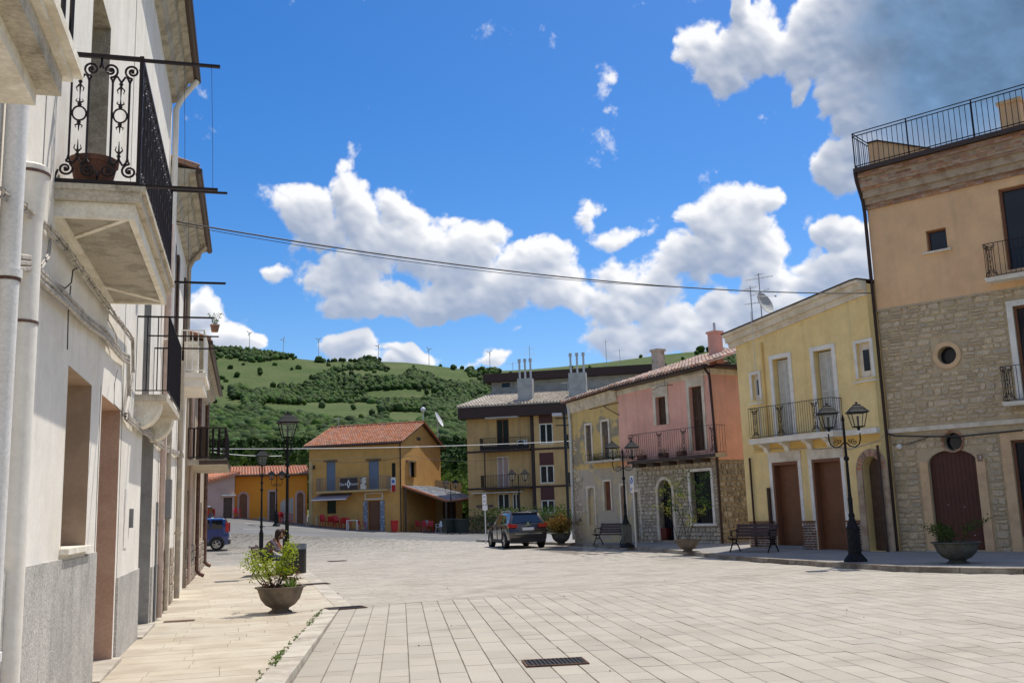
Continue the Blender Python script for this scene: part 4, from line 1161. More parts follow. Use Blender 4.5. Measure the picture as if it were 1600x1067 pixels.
mb = MB(); mb.box((.06, 4.5, .02), (.36, 5.2, .75)); mb.build('storage_box', m_soffw, b3)
# ------------------------------------------------ house C
tC = thing('beige_house', 'last house of the left row with dark railed balcony and stone base', 'house', (XW, 26.1, 0))
m_beige = mat('beige_plaster', (.50, .40, .29), c2=(.42, .33, .24), ns=1.2, streak=((.25, .19, .14), .4))
ZC = 6.3; opsC = [(1.2, 2.2, .1, 2.5), (3.3, 4.4, 3.35, 5.6), (6.2, 7.2, .1, 2.5), (9.2, 10.2, 1.1, 2.3), (1.1, 2.1, 3.3, 5.5)]
mb = MB(SW); wall(mb, 0.8, 12.4, -.3, ZC, opsC, .25); mb.box((12.39, -9, -.3), (12.4, 0, ZC)); mb.box((.8, -9, -.3), (.81, 0, ZC)); mb.build('wall', m_beige, tC)
for w in opsC: MB(SW).box((w[0], -.2, w[2]), (w[1], -.15, w[3])).build('door' if w[2] < .5 or w[2] > 3 else 'window', m_dwood, tC)
dc = thing('dado', None, None); dc.parent = tC; dc.rotation_euler = (0, 0, math.pi / 2); dc.scale = (1, -1, 1)
for a, b in ((.85, 1.2), (2.2, 6.2), (7.2, 12.3)): stones(dc, lay_courses(a, b, .02, 1.0, (.16, .26), (.22, .4), (), rr), T_st, 0, .05, 'block', 40, rnd=rr)
pipe(tC, 1.4 - .1, .08, .1, 6.1, .05, m_pipeP); pipe(tC, 5.4, .09, .06, 5.9, .06, m_pipeD, foot=True); pipe(tC, 11.6, .08, .08, 6.0, .07, m_pipeD, foot=True, joints=(1.5, 3.5))
eave(tC, .8, 12.4, ZC, .42, back=5)
b4 = thing('balcony', None, None); b4.parent = tC; b4.location = (0, 0, 3.25)
mb = MB(); mb.box((0, .9, -.14), (1.0, 5.6, 0)); mb.build('slab', m_conc, b4); MB().box((.3, .86, -.13), (1.02, 5.64, -.02)).build('slab_edge', m_gut, b4)
mb = MB(); bars(mb, (.95, .95, 0), (.95, 5.5, 0), .82, .17, .022, rail=.03); bars(mb, (0, .95, 0), (.95, .95, 0), .82, .17, .028, rail=.03); bars(mb, (0, 5.5, 0), (.95, 5.5, 0), .82, .17, .022, rail=.03); mb.build('railing', m_wrought, b4)
MB().box((.2, 1.3, .05), (.5, 1.6, .9)).build('shutter', m_dwood, b4)

# ------------------------------------------------ cable runs clipped along the fronts
def run(px, off, r, m_, n=1, jit=.0, name='cable', seed=1, parent=None):
    rr = random.Random(seed); pts = []
    for u, v in px: y, z = ly(u, v, XW + off); pts.append(Vector((XW + off, y, z)))
    Q = []
    for a, b in zip(pts, pts[1:]):
        k = max(1, int((b - a).length / .35))
        for i in range(k): Q.append(a.lerp(b, i / k))
    Q.append(pts[-1])
    for c in range(n):
        mb = MB(); o = Vector((rr.uniform(-.01, .02), 0, (c - (n - 1) / 2) * r * 2.1))
        mb.tube([q + o + Vector((rr.uniform(0, jit), rr.uniform(-jit, jit) * .3, rr.uniform(-jit, jit))) for q in Q], r, 6)
        yield mb, Q
cb = thing('wall_cables', 'bundles of pale cables clipped along the white fronts below the balconies', 'cables', (0, 0, 0))
for i, (px, r, n, mm) in enumerate([
    ([(14, 409), (41, 412), (60, 433), (90, 458), (120, 491), (159, 521), (186, 554), (198, 562), (199, 620), (193, 650), (228, 677), (258, 701), (285, 712)], .020, 3, m_cable),
    ([(0, 300), (35, 322), (54, 340), (73, 355), (100, 385), (125, 420), (152, 458), (168, 479), (206, 530), (207, 580), (198, 645)], .012, 3, m_cable),
    ([(58, 415), (70, 400), (74, 372), (66, 352), (50, 346)], .010, 2, m_cable),
    ([(55, 418), (85, 440), (100, 452), (111, 440), (113, 422), (122, 416)], .006, 1, m_cabled),
    ([(111, 445), (107, 490), (104, 545)], .005, 1, m_cabled), ([(196, 660), (186, 640), (176, 632), (176, 600), (182, 578)], .005, 1, m_cabled),
    ([(205, 600), (197, 640), (210, 668), (240, 672), (252, 678)], .010, 2, m_cable), ([(186, 555), (180, 520), (168, 500), (170, 480)], .008, 1, m_cable)]):
    for mb, Q in run(px, .045 + .012 * (i % 2), r, mm, n, .012, seed=i): mb.build('cable', mm, cb)
    if i < 2:
        cl = MB()
        for q in Q[::1]: cl.tube([q + Vector((0, 0, -.03)), q + Vector((.026, .008, -.022)), q + Vector((.026, .008, .022)), q + Vector((0, 0, .03))], .003, 4)
        loose(cl, 'clip', m_cabled, cb)
# terracotta pot on the scrollwork balcony, a black pot on the one above
def flowerpot(label, loc, r, h, m_, plant=None, loc_rz=0, group=None):
    t = thing('flower_pot', label, 'flower pot', loc, loc_rz, group)
    mb = MB(); mb.lathe([(0, 0), (r * .68, 0), (r * .93, h * .82), (r * 1.0, h * .84), (r * 1.03, h), (r * .9, h), (r * .86, h * .86), (0, h * .84)], n=20, caps=False); mb.build('pot', m_, t, smooth=True)
    if plant: plant(t)
    return t
flowerpot('dark terracotta pot behind the scrollwork of the ornate left balcony', (XW + .25, 8.33, 4.34), .19, .27, m_claypot)
p_ = on_x(53, 42, XW + .45)
flowerpot('round black pot behind the bars of the topmost left balcony', (XW + .45, p_.y, 3.92), .13, .26, m_black)
def sprigs(t, z=.1):
    mb = MB(); rr = random.Random(9)
    for k in range(7):
        a = rr.uniform(0, 6.3); p = Vector((0, 0, z)); pts = [p]
        for j in range(4): p = p + Vector((math.cos(a) * .035, math.sin(a) * .035, .07)); pts.append(p)
        mb.tube(pts, .004, 4)
        for q in pts[1:]: [mb.leaf(q + Vector((rr.gauss(0, .02), rr.gauss(0, .02), rr.gauss(0, .02))), .022, rr) for _ in range(5)]
    mb.build('plant', m_weed, t)
yb = on_x(328, 516, XW + .62); flowerpot('small terracotta pot with a sprig hung outside the white balcony rail', (XW + .74, 19.2 + 4.3, on_x(328, 517, XW + .74).z * 0 + 5.05 + .95), .11, .17, m_clay, lambda t: sprigs(t, .14))
mb = MB(); mb.obox((XW + .62, 23.5, 6.03), (.3, .02, .02))
# ================================================================ the row of houses on the right
def vpaz(u): d = ray(u, 798.5 - .0332 * (u - 800)); return math.atan2(d.x, d.y)
PYp = (18.43, 25.76); FY = Frame(PYp, vpaz(-170))
FP = Frame((17.38, 34.46), vpaz(-220)); FS = Frame((18.76 + .08, 25.92 - .13), vpaz(-900))
m_yellow = mat('yellow_plaster', (.94, .72, .33), c2=(.91, .67, .29), ns=.8, streak=((.42, .33, .16), .25), fine=(25, .05), bump=(40, .15))
m_yellow2 = mat('deep_yellow_plaster', (.78, .52, .16), c2=(.74, .48, .15), ns=1, bump=(40, .15))
m_pinkw = mat('salmon_plaster', (.90, .49, .36), c2=(.84, .44, .33), ns=.7, streak=((.50, .28, .2), .3), fine=(25, .05), bump=(40, .12))
m_trimw = mat('white_trim', (.90, .85, .75), c2=(.82, .76, .65), ns=3, streak=((.5, .45, .36), .2), bump=(40, .1))
m_cornw = mat('stained_cornice', (.82, .73, .58), c2=(.68, .58, .43), ns=2.2, streak=((.42, .34, .24), .25), bump=(40, .2))
m_brown = mat('brown_shutter', (.21, .088, .038), c2=(.18, .075, .033), ns=3, rough=.45, bump=(40, .08), fine=(60, .06))
m_brownf = mat('brown_frame', (.22, .09, .045), rough=.5, bump=None)
m_dred = mat('oxblood_door', (.10, .030, .020), c2=(.085, .024, .017), ns=2, rough=.5, bump=None)
m_peach = mat('peach_plaster', (.88, .56, .30), c2=(.83, .52, .28), ns=.6, streak=((.5, .34, .2), .22), fine=(30, .04), bump=(40, .12))
m_peachf = mat('apricot_trim', (.76, .52, .29), c2=(.66, .44, .25), ns=3)
m_stone = mat('ashlar_stone', (.66, .51, .32), c2=(.56, .46, .32), ns=5, nt=(.35, .65), var=.17, fine=(22, .28), bump=(24, .9))
m_mort = mat('mortar', (.60, .47, .29), c2=(.50, .39, .24), ns=4, fine=(60, .2), bump=(50, .6))
m_stoneP = mat('pale_rubble_stone', (.60, .52, .39), c2=(.46, .40, .30), ns=6, var=.2, fine=(30, .2), bump=(35, .7))
m_mortP = mat('pale_mortar', (.42, .35, .25), c2=(.30, .25, .18), ns=4, fine=(60, .2), bump=(50, .6))
m_stoneD = mat('dark_rubble_stone', (.43, .385, .315), c2=(.32, .285, .235), ns=3, var=.32, fine=(30, .25), bump=(35, .8))
m_brick = mat('old_brick', (.40, .19, .115), c2=(.46, .29, .18), ns=5, var=.35, fine=(40, .2), bump=(60, .5))
m_brickbg = mat('brick_mortar', (.50, .38, .26), c2=(.38, .26, .17), ns=3, fine=(50, .2), bump=(40, .5))
m_wside = mat('flint_joint', (.62, .58, .50), fine=(60, .15))
m_flint = mat('brown_flint', (.20, .10, .065), var=.35, fine=(60, .2), bump=(60, .4))
m_louv = mat('pale_grey_shutter', (.68, .68, .63), c2=(.60, .60, .55), ns=5, rough=.55, bump=None)
m_copper = mat('brown_downpipe', (.055, .028, .022), rough=.4, metal=.3, bump=None)
m_glassr = mat('dark_blue_glass', (.012, .016, .024), rough=.10, spec=.35, bump=None)
m_teal = mat('verdigris_metal', (.10, .14, .12), c2=(.2, .17, .12), ns=6, rough=.6)
m_ridge = mat('old_roof_tile', (.46, .28, .20), c2=(.56, .45, .38), ns=6, var=.4, fine=(40, .2), bump=(60, .4))
SR = [stone_templates(m_stone, 10, .22, 11), stone_templates(m_stoneP, 8, .2, 12), stone_templates(m_stoneD, 8, .34, 13)]
BRK = stone_templates(m_brick, 3, .02, 15, 'brick'); FLT = stone_templates(m_flint, 4, .06, 16, 'brick')
def bldg(name, label, F, cat='house'): return thing(name, label, cat, (F.P.x, F.P.y, 0), F.rz)
def louvres(t, a, b, c, d, y0, y1, m_, n=2, name='shutter'):
    """n shutter leaves with slats"""
    for k in range(n):
        x0 = a + (b - a) * k / n + .008; x1 = a + (b - a) * (k + 1) / n - .008; w = .05
        mb = MB(); mb.box((x0, y0, c), (x0 + w, y1, d)); mb.box((x1 - w, y0, c), (x1, y1, d))
        for z in (c, (c + d) / 2, d - w): mb.box((x0 + w, y0, z), (x1 - w, y1, z + w))
        z = c + w
        while z < d - w: mb.hexa([(x0 + w, y0 + .004, z), (x1 - w, y0 + .004, z), (x1 - w, y0 + .012, z), (x0 + w, y0 + .012, z), (x0 + w, y1 - .012, z + .05), (x1 - w, y1 - .012, z + .05), (x1 - w, y1 - .004, z + .05), (x0 + w, y1 - .004, z + .05)]) ; z += .055
        mb.build(name, m_, t)
def iron_balcony(t, F, x0, x1, z, proj_, h, slab_m, step=.11, th=.12, ornate=(), corb=(), name='balcony', edge=None):
    b = thing(name, None, None); b.parent = t; b.location = (0, 0, z)
    mb = MB(); mb.box((x0, .002, -th), (x1, proj_, 0)); mb.box((x0 - .02, .002, -.04), (x1 + .02, proj_ + .025, .004)); mb.build('slab', slab_m, b)
    if edge: MB().box((x0 - .03, proj_ + .025, -th - .01), (x1 + .03, proj_ + .045, .0)).build('slab_edge', edge, b)
    mb = MB(); y = proj_ - .04
    bars(mb, (x0 + .03, y, 0), (x1 - .03, y, 0), h, step, .008, rail=.016); bars(mb, (x0 + .03, .01, 0), (x0 + .03, y, 0), h, step, .008, rail=.016); bars(mb, (x1 - .03, .01, 0), (x1 - .03, y, 0), h, step, .008, rail=.016)
    mb.build('railing', m_wrought, b)
    for x in ornate:
        mb = ornate_unit(.30, h - .08); me = mb.mesh('railing_panel', m_wrought); inst('railing_panel', me, b, (x, y + .012, .05), math.pi / 2)
    for x in corb:
        mb = MB(lambda a, bb, c: (a, bb, c)); prof = [(0, -.5), (.08, -.45), (.16, -.30), (.35, -.22), (proj_ * .75, -.14), (proj_ * .75, -th), (0, -th)]
        a = [mb.v((x - .09, p[0] + .003, p[1])) for p in prof]; q = [mb.v((x + .09, p[0] + .003, p[1])) for p in prof]; n = len(prof)
        mb.f(*a); mb.f(*reversed(q))
        for i in range(n): mb.f(a[i], q[i], q[(i + 1) % n], a[(i + 1) % n])
        mb.build('corbel', m_trimw if slab_m is not m_stoneP else m_gut, b)
    return b
def shell(mb, x0, x1, z0, z1, dep, y=0, top=None):   # side and back walls behind a front
    t0 = top(x0) if top else z1; t1 = top(x1) if top else z1
    mb.poly([(x0, y, z0), (x0, y - dep, z0), (x0, y - dep, t0), (x0, y, t0)]); mb.poly([(x1, y, z0), (x1, y - dep, z0), (x1, y - dep, t1), (x1, y, t1)])
    mb.poly([(x0, y - dep, z0), (x1, y - dep, z0), (x1, y - dep, t1), (x0, y - dep, t0)])
rr = random.Random(21)
# ------------------------------------------------ yellow house
tY = bldg('yellow_house', 'yellow house with raking white cornice, long iron balcony and two brown shutters', FY)
dL = FY.rect(1211, 1252, 722, 849); dM = FY.rect(1274, 1320, 720, 857); dA_ = FY.rect(1352, 1384, 714, 858)
dL = (dL[0], dL[1], .25, 2.98); dM = (dM[0], dM[1], .12, 2.98); dA_ = (dA_[0] + .02, dA_[1] - .02, .12, 2.95, .42)
wl = FY.rect(1212, 1237, 562, 690); wm = FY.rect(1277, 1306, 545, 690); wr = FY.rect(1340, 1362, 535, 590); ws_ = FY.rect(1176, 1187, 585, 625)
wl = (wl[0], wl[1], 3.80, 6.45); wm = (wm[0], wm[1], 3.80, 6.45)
pts = [FY.q(1143, 528), FY.q(1191, 505), FY.q(1342, 441.5), FY.q(1364, 440.5)]
def topY(s):
    a, b, c = FY.q(1191, 505), FY.q(1342, 442), FY.q(1366, 440)
    if s > b[0]: return b[1] + (a[1] - b[1]) * (s - b[0]) / (a[0] - b[0]) - .05
    return b[1] - .06
XL, XR = 5.65, -.06
mb = MB(); kn = FY.q(1342, 442)[0]
wall(mb, XR, XL, -.2, 6.9, [dL, dM, dA_, wl, wm, wr, ws_], .32)
mb.poly([(XR, 0, 6.9), (kn, 0, 6.9), (kn, 0, topY(kn)), (XR, 0, topY(XR))]); mb.poly([(kn, 0, 6.9), (XL, 0, 6.9), (XL, 0, topY(XL)), (kn, 0, topY(kn))])
shell(mb, XR, XL, -.2, 8, 8, 0, topY); mb.build('wall', m_yellow, tY)
def rake(name, m_, za, zb, y1, x0=XR - .02, x1=XL + .25, y0=.003):
    mb = MB()
    for a, b in ((x0, kn), (kn, x1)):
        mb.hexa([(a, y0, topY(a) + za), (b, y0, topY(b) + za), (b, y1, topY(b) + za), (a, y1, topY(a) + za), (a, y0, topY(a) + zb), (b, y0, topY(b) + zb), (b, y1 + .04, topY(b) + zb), (a, y1 + .04, topY(a) + zb)])
    return mb.build(name, m_, tY)
rake('cornice', m_cornw, -.40, -.22, .08); rake('cornice', m_cornw, -.219, -.02, .24); rake('cornice', m_cornw, -.019, .07, .38)
mb = MB()
for a, b in ((XR - .02, kn), (kn, XL + .25)):
    mb.hexa([(a, .44, topY(a) + .075), (b, .44, topY(b) + .075), (b, -8, topY(b) + .3), (a, -8, topY(a) + .3), (a, .44, topY(a) + .12), (b, .44, topY(b) + .12), (b, -8, topY(b) + .35), (a, -8, topY(a) + .35)])
mb.build('roof', m_gut, tY)
for d in (dL, dM):
    o = MB().box((d[0] + .07, -.30, d[2]), (d[1] - .07, -.25, d[3] - .10)).build('roller_door', m_brown, tY)
    mb = MB(); z = d[2] + .1
    while z < d[3] - .15: mb.box((d[0] + .08, -.25, z), (d[1] - .08, -.238, z + .10)); z += .12
    k = mb.build('slats', m_brown, o); k['kind'] = 'stuff'
    mb = MB(); mb.box((d[0], -.32, d[2]), (d[0] + .07, .004, d[3])); mb.box((d[1] - .07, -.32, d[2]), (d[1], .004, d[3])); mb.box((d[0] + .07, -.32, d[3] - .10), (d[1] - .07, .004, d[3])); mb.build('frame', m_brownf, o)
    mb = MB(); mb.box((d[0] - .13, .001, d[2] + .9 if 0 else d[2] + .62), (d[0], .03, d[3])); mb.box((d[1], .001, d[2] + .62), (d[1] + .13, .03, d[3])); loose(mb, 'jamb', m_trimw, o)
    mb = MB(); mb.box((d[0] - .15, .001, d[3]), (d[1] + .15, .035, d[3] + .33)); mb.build('lintel', m_cornw, o)
    MB().box((d[0] - .1, -.28, d[2] - .2), (d[1] + .1, .22, d[2])).build('doorstep', m_pavR, o)
# arched side entrance with brick surround
mb = MB(); filled(mb, dA_[0] + .02, dA_[1] - .02, dA_[2], dA_[3] - .03, -.32, -.28, .40); o = mb.build('door', m_dwood, tY)
mb = MB(); surround(mb, *dA_[:4], .22, .002, .05, dA_[4]); mb.build('surround', m_brickbg, o)
n = 13; c_ = (dA_[0] + dA_[1]) / 2; zs_ = dA_[3] - dA_[4]; rx = (dA_[1] - dA_[0]) / 2
vb = BRK[0]
for k in range(n):
    a = math.pi * (k + .5) / n; inst('brick', vb, o, (c_ - (rx + .10) * math.cos(a), .05, zs_ + (dA_[4] + .10) * math.sin(a)), rot=(0, 0, 0) if 0 else (0, math.atan2(math.cos(a) * 1, math.sin(a)) * -1, 0), sc3=(.085, .012, .17))
MB().box((c_ + .14, -.28, 2.2), (c_ + .15, -.27, 2.21))
for w in (wl, wm):
    g = MB().box((w[0], -.30, w[2]), (w[1], -.27, w[3])).build('window', m_glassr, tY)
    louvres(g, w[0] + .02, w[1] - .02, w[2] + .03, w[3] - .04, -.24, -.20, m_louv); mb = MB(); surround(mb, w[0], w[1], w[2], w[3], .14, .001, .04); mb.build('surround', m_trimw, g)
for w in (wr, ws_):
    g = MB().box((w[0], -.14, w[2]), (w[1], -.10, w[3])).build('window', m_cornw, tY); mb = MB(); surround(mb, w[0], w[1], w[2], w[3], .10, .001, .04); mb.build('surround', m_trimw, g)
    cx, cz = (w[0] + w[1]) / 2, (w[2] + w[3]) / 2; hw, hh = (w[1] - w[0]) * .22, (w[3] - w[2]) * .30
    MB().box((cx - hw, -.099, cz - hh), (cx + hw, -.09, cz + hh)).build('pane', m_glassr, g); MB().box((w[0] - .16, .001, w[2] - .14), (w[1] + .16, .10, w[2] - .10 + .0)).build('sill', m_trimw, g)
# balcony with white slab edge running the full front
b = iron_balcony(tY, FY, FY.q(1317, 640)[0], FY.q(1186, 660)[0], 3.78, .55, 1.05, m_trimw, .095, .16, ornate=[FY.q(1193, 660)[0] - .12, FY.q(1236, 650)[0], FY.q(1290, 640)[0]], corb=[FY.q(x, 700)[0] for x in (1232, 1268, 1200, 1300)])
MB().box((XR, .001, 3.62), (FY.q(1317, 640)[0] - .03, .16, 3.78)).build('band', m_trimw, tY)
mb = MB(); mb.box((XR, .0008, 3.05 if 0 else 3.36), (XL - .5, .010, 3.62)); mb.build('painted_band', m_yellow2, tY)
# low plinth of brown flint between the doors
MB().box((dM[1] + .02, .0, .05), (dL[0] - .02, .018, 1.0)).build('plinth', m_wside, tY)
for a, b_ in ((dL[1] + .02, 5.6), (dM[1] + .02, dL[0] - .02), (dA_[1] + .25, dM[0] - .02)):
    if b_ - a < .05: continue
    pl_ = MB().box((a, .018, .0), (b_, .02, .99)).build('plinth', m_wside, tY)
    stones(pl_, lay_courses(a, b_, .1, .98, (.075, .095), (.12, .26), (), rr, .02), FLT, .02, .02, 'brick', 0, rnd=rr)
    MB().box((a, .02, .98), (b_, .06, 1.04)).build('plinth_cap', m_brown, tY)
for u in (1206, ):
    s = FY.q(u, 800)[0]; mb = MB(); mb.tube([(s, .08, .15), (s, .08, 2.15)], .065, 8); mb.build('downpipe', m_copper, tY)
s = FY.q(1177, 760)[0]; MB().tube([(s, .08, .2), (s, .08, 3.2)], .035, 8).build('downpipe', m_copper, tY)
s = FY.q(1383, 780)[0]; MB().tube([(s - .0, .12, .1), (s - .0, .12, 3.25)], .04, 8).build('downpipe', m_copper, tY)
s = FY.q(1196, 600)[0]; MB().tube([(s, .05, 3.85), (s, .05, 7.1)], .03, 6).build('downpipe', m_yellow2, tY)
mb = MB(); pts = [FY.q(u, v) for u, v in ((1175, 688 - 0), (1182, 702), (1200, 704), (1215, 700), (1240, 702), (1262, 700), (1280, 702), (1310, 699), (1330, 702), (1350, 696), (1372, 690), (1384, 680))]
mb.tube([(p[0], .06, p[1] + .0) for p in pts], .014, 5); mb.build('cable', m_cable, tY)
# roof aerials of the yellow house
m_alu = mat('dull_aluminium', (.60, .60, .60), rough=.5, metal=.4, bump=None)
def aerial(label, F, u, vt, vb, yoff, arms, dish=None, group='roof aerials'):
    s, zt = F.q(u, vt, yoff); _, zb = F.q(u, vb, yoff); p = F.w(s, yoff, zb)
    t = thing('roof_aerial', label, 'aerial', p, F.rz, group)
    MB().tube([(0, 0, 0), (0, 0, zt - zb)], .022, 6).build('mast', m_alu, t)
    for (f, L, n, tilt) in arms:
        z = (zt - zb) * f; mb = MB(); mb.tube([(-L / 2, 0, z), (L / 2, 0, z + tilt)], .011, 4)
        for k in range(n): x = -L / 2 + L * (k + .5) / n; mb.tube([(x, -.16, z + tilt * (k + .5) / n), (x, .16, z + tilt * (k + .5) / n)], .006, 4)
        mb.build('crossarm', m_alu, t)
    if dish:
        dx, f, r = dish; z = (zt - zb) * f; mb = MB()
        N_ = 18; c0 = Vector((dx, .05, z)); ax = Vector((-.93, -.15, .35)).normalized(); e1 = ax.orthogonal().normalized(); e2 = ax.cross(e1)
        prev = None
        for i in range(5):
            rad = r * i / 4; off_ = ax * (-.22 * r * (1 - (i / 4) ** 2)); ring = [mb.v(c0 + off_ + (e1 * math.cos(2 * math.pi * j / N_) + e2 * math.sin(2 * math.pi * j / N_)) * max(rad, .001)) for j in range(N_)]
            if prev: [mb.f(prev[j], prev[(j + 1) % N_], ring[(j + 1) % N_], ring[j]) for j in range(N_)]
            prev = ring
        for i in range(5):
            rad = r * (4 - i) / 4; off_ = ax * (-.22 * r * (1 - ((4 - i) / 4) ** 2) - .02); ring = [mb.v(c0 + off_ + (e1 * math.cos(2 * math.pi * j / N_) + e2 * math.sin(2 * math.pi * j / N_)) * max(rad, .001)) for j in range(N_)]
            [mb.f(prev[j], prev[(j + 1) % N_], ring[(j + 1) % N_], ring[j]) for j in range(N_)]; prev = ring
        mb.build('dish', m_louv, t, smooth=True)
        mb = MB(); mb.tube([c0 - ax * .05 - e1 * r * .8, c0 + ax * r * 1.1], .012, 4); mb.ball(c0 + ax * r * 1.1, .04, 6, 4); mb.tube([(0, 0, z), c0 - ax * .2 * r], .02, 4); mb.build('feed_arm', m_alu, t)
    return t
aerial('tall roof aerial carrying a grey satellite dish above the yellow house', FY, 1185, 427, 503, -1.0, [(.86, 1.3, 6, .12), (.62, .9, 4, -.08), (.97, .35, 3, 0)], (-.28, .35, .42))
aerial('slim roof aerial left of the satellite dish mast', FY, 1172, 447, 512, -.6, [(.95, .6, 4, 0), (.55, .7, 3, .06)])
s = FY.q(1184, 640)[0]; aerial_ = MB(); aerial_.tube([(FY.q(1187, 645, .5)[0], .5, 3.9), (FY.q(1170, 447, .5)[0], .5, FY.q(1176, 500, .5)[1] + .3)], .012, 5); aerial_.build('wall_mast', m_alu, tY)

# ------------------------------------------------ salmon house with rubble stone ground floor
tP = bldg('pink_house', 'salmon pink house with rounded corner above a pale rubble stone ground floor', FP)
sL, sR = FP.q(972, 760)[0], 0.12
ar = FP.rect(1030, 1052, 738, 840); ar = (ar[0], ar[1], .30, 2.72, .48)
vit = FP.rect(1081, 1114, 734, 830); vit = (vit[0] + .0, vit[1], .95, 2.95)
dl_ = FP.rect(1001, 1006, 745, 842); dl_ = (dl_[0] - .1, dl_[1] + .22, .32, 2.6)
wA_ = FP.rect(1026, 1042, 625, 670); wA_ = (wA_[0], wA_[1], 4.95, 6.1); wB = FP.rect(1080, 1100, 612, 700); wB = (wB[0], wB[1], 3.75, 6.28)
za, zb_ = FP.q(972, 609)[1], FP.q(1111, 575)[1]
topP = lambda s: zb_ + (za - zb_) * s / sL
zs = FP.q(1050, 712)[1] - .25
mb = MB(); wall(mb, .0, sL, zs, 6.45, [wA_, wB], .25, y=.01)
mb.poly([(0, .01, 6.45), (sL, .01, 6.45), (sL, .01, topP(sL)), (0, .01, topP(0))])
# rounded corner: a quarter-ish curve running back to the yellow house
E_ = at(1174, 700, 38.9) - FP.P; EX, EY = E_.dot(FP.d), E_.dot(FP.n); arc = [(0, .01)]
for k in range(1, 11): a = math.pi * .5 * k / 10; arc.append((EX * math.sin(a), .01 + EY * (1 - math.cos(a))))
zc0 = FP.q(1145, 710, -1.0)[1]
for p, q_ in zip(arc, arc[1:]): mb.poly([(p[0], p[1], 3.35), (q_[0], q_[1], 3.35), (q_[0], q_[1], topP(0)), (p[0], p[1], topP(0))])
lastp = arc[-1]; mb.poly([(lastp[0], lastp[1], 3.35), (lastp[0], -8, 3.35), (lastp[0], -8, topP(0)), (lastp[0], lastp[1], topP(0))])
mb.poly([(sL, 0, 0), (sL, -8, 0), (sL, -8, topP(sL)), (sL, 0, topP(sL))])
mb.poly([(p[0], p[1], 3.35) for p in arc] + [(0, -8, 3.35)]); mb.build('wall', m_pinkw, tP)
mb = MB(); wall(mb, .0, sL - .95, -.1, zs, [ar, vit], .30); mb.build('wall', m_mortP, tP)
gs = tP.children[-1]; 
def corner_face(mb, z0, z1, off):   # lower corner is straight: from (0,0) back at an angle
    mb.poly([(0, off, z0), (EX + .05, EY, z0), (EX + .05, EY, z1), (0, off, z1)])
mb = MB(); corner_face(mb, -.1, 3.36, 0); mb.poly([(EX + .05, EY, -.1), (EX + .05, -8, -.1), (EX + .05, -8, 3.36), (EX + .05, EY, 3.36)]); cw = mb.build('wall', m_mortP, tP)
# white band under the eaves
mb = MB(); full = [(sL, .01)] + arc
for p, q_ in zip(full, full[1:]):
    d = Vector((q_[0] - p[0], q_[1] - p[1], 0)).normalized(); nn = Vector((d.y, -d.x, 0)) * .03
    if nn.y < 0: nn = -nn
    tp, tq = topP(max(p[0], 0)), topP(max(q_[0], 0))
    mb.poly([(p[0] + nn.x, p[1] + nn.y, tp - .22), (q_[0] + nn.x, q_[1] + nn.y, tq - .22), (q_[0] + nn.x, q_[1] + nn.y, tq), (p[0] + nn.x, p[1] + nn.y, tp)])
    mb.poly([(p[0] + nn.x, p[1] + nn.y, tp - .22), (q_[0] + nn.x, q_[1] + nn.y, tq - .22), (q_[0], q_[1], tq - .22), (p[0], p[1], tp - .22)])
mb.build('frieze', m_cornw, tP)
cs = lambda r: r
st = lay_courses(.02, sL - .97, .0, zs - .02, (.11, .20), (.14, .40), [(ar[0] - .14, ar[1] + .14, ar[2], ar[3] + .16), (vit[0] - .13, vit[1] + .13, vit[2] - .02, vit[3] + .14)], rr, .02)
stones(gs, split_rects(st, .12, rr), SR[1], .0, .045, 'stone', 290, prio=lambda r: -(r[1] - r[0]) * (r[3] - r[2]), rnd=rr)
ca = thing('corner_wall', None, None); ca.parent = tP; L_ = math.hypot(EX + .05, EY); ca.rotation_euler = (0, 0, math.atan2(-EY, -EX - .05)); ca.location = (EX + .05, EY, 0)
st = lay_courses(.02, L_ - .02, .0, 3.3, (.12, .26), (.14, .38), (), rr, .03)
ss = thing('stones_of_corner', None, None); bpy.data.objects.remove(ss)
stones(ca, split_rects(st, .35, rr), SR[2], .0, .05, 'stone', 290, prio=lambda r: -(r[1] - r[0]) * (r[3] - r[2]), rnd=rr)
# openings
mb = MB(); filled(mb, ar[0], ar[1], ar[2], ar[3], -.30, -.26, ar[4]); g = mb.build('door', m_glassr, tP); mb = MB(); surround(mb, *ar[:4], .13, .001, .06, ar[4]); mb.build('surround', m_cornw, g)
mb = MB(); [mb.box((x - .01, -.16, ar[2]), (x + .01, -.14, 1.9)) for x in [ar[0] + (ar[1] - ar[0]) * k / 7 for k in range(1, 7)]]; mb.box((ar[0], -.165, 1.86), (ar[1], -.135, 1.92)); mb.build('grille', m_wrought, g); mb = MB(); mb.box((ar[0] - .2, -.25, .1), (ar[1] + .2, .25, .30)); mb.build('doorstep', m_kerbR, g)
g = MB().box((vit[0], -.25, vit[2]), (vit[1], -.21, vit[3])).build('window', m_glassr, tP); mb = MB(); surround(mb, *vit[:4], .11, .001, .06); mb.box((vit[0] - .2, .001, vit[2] - .09), (vit[1] + .2, .12, vit[2] - .0)); mb.build('surround', m_trimw, g)
mb = MB(); mb.box((vit[0] + .01, -.2, 1.75), (vit[1] - .01, -.18, 1.79)); [mb.box((x - .006, -.2, vit[2]), (x + .006, -.185, 1.75)) for x in [vit[0] + (vit[1] - vit[0]) * k / 9 for k in range(1, 9)]]; mb.build('grille', m_wrought, g)
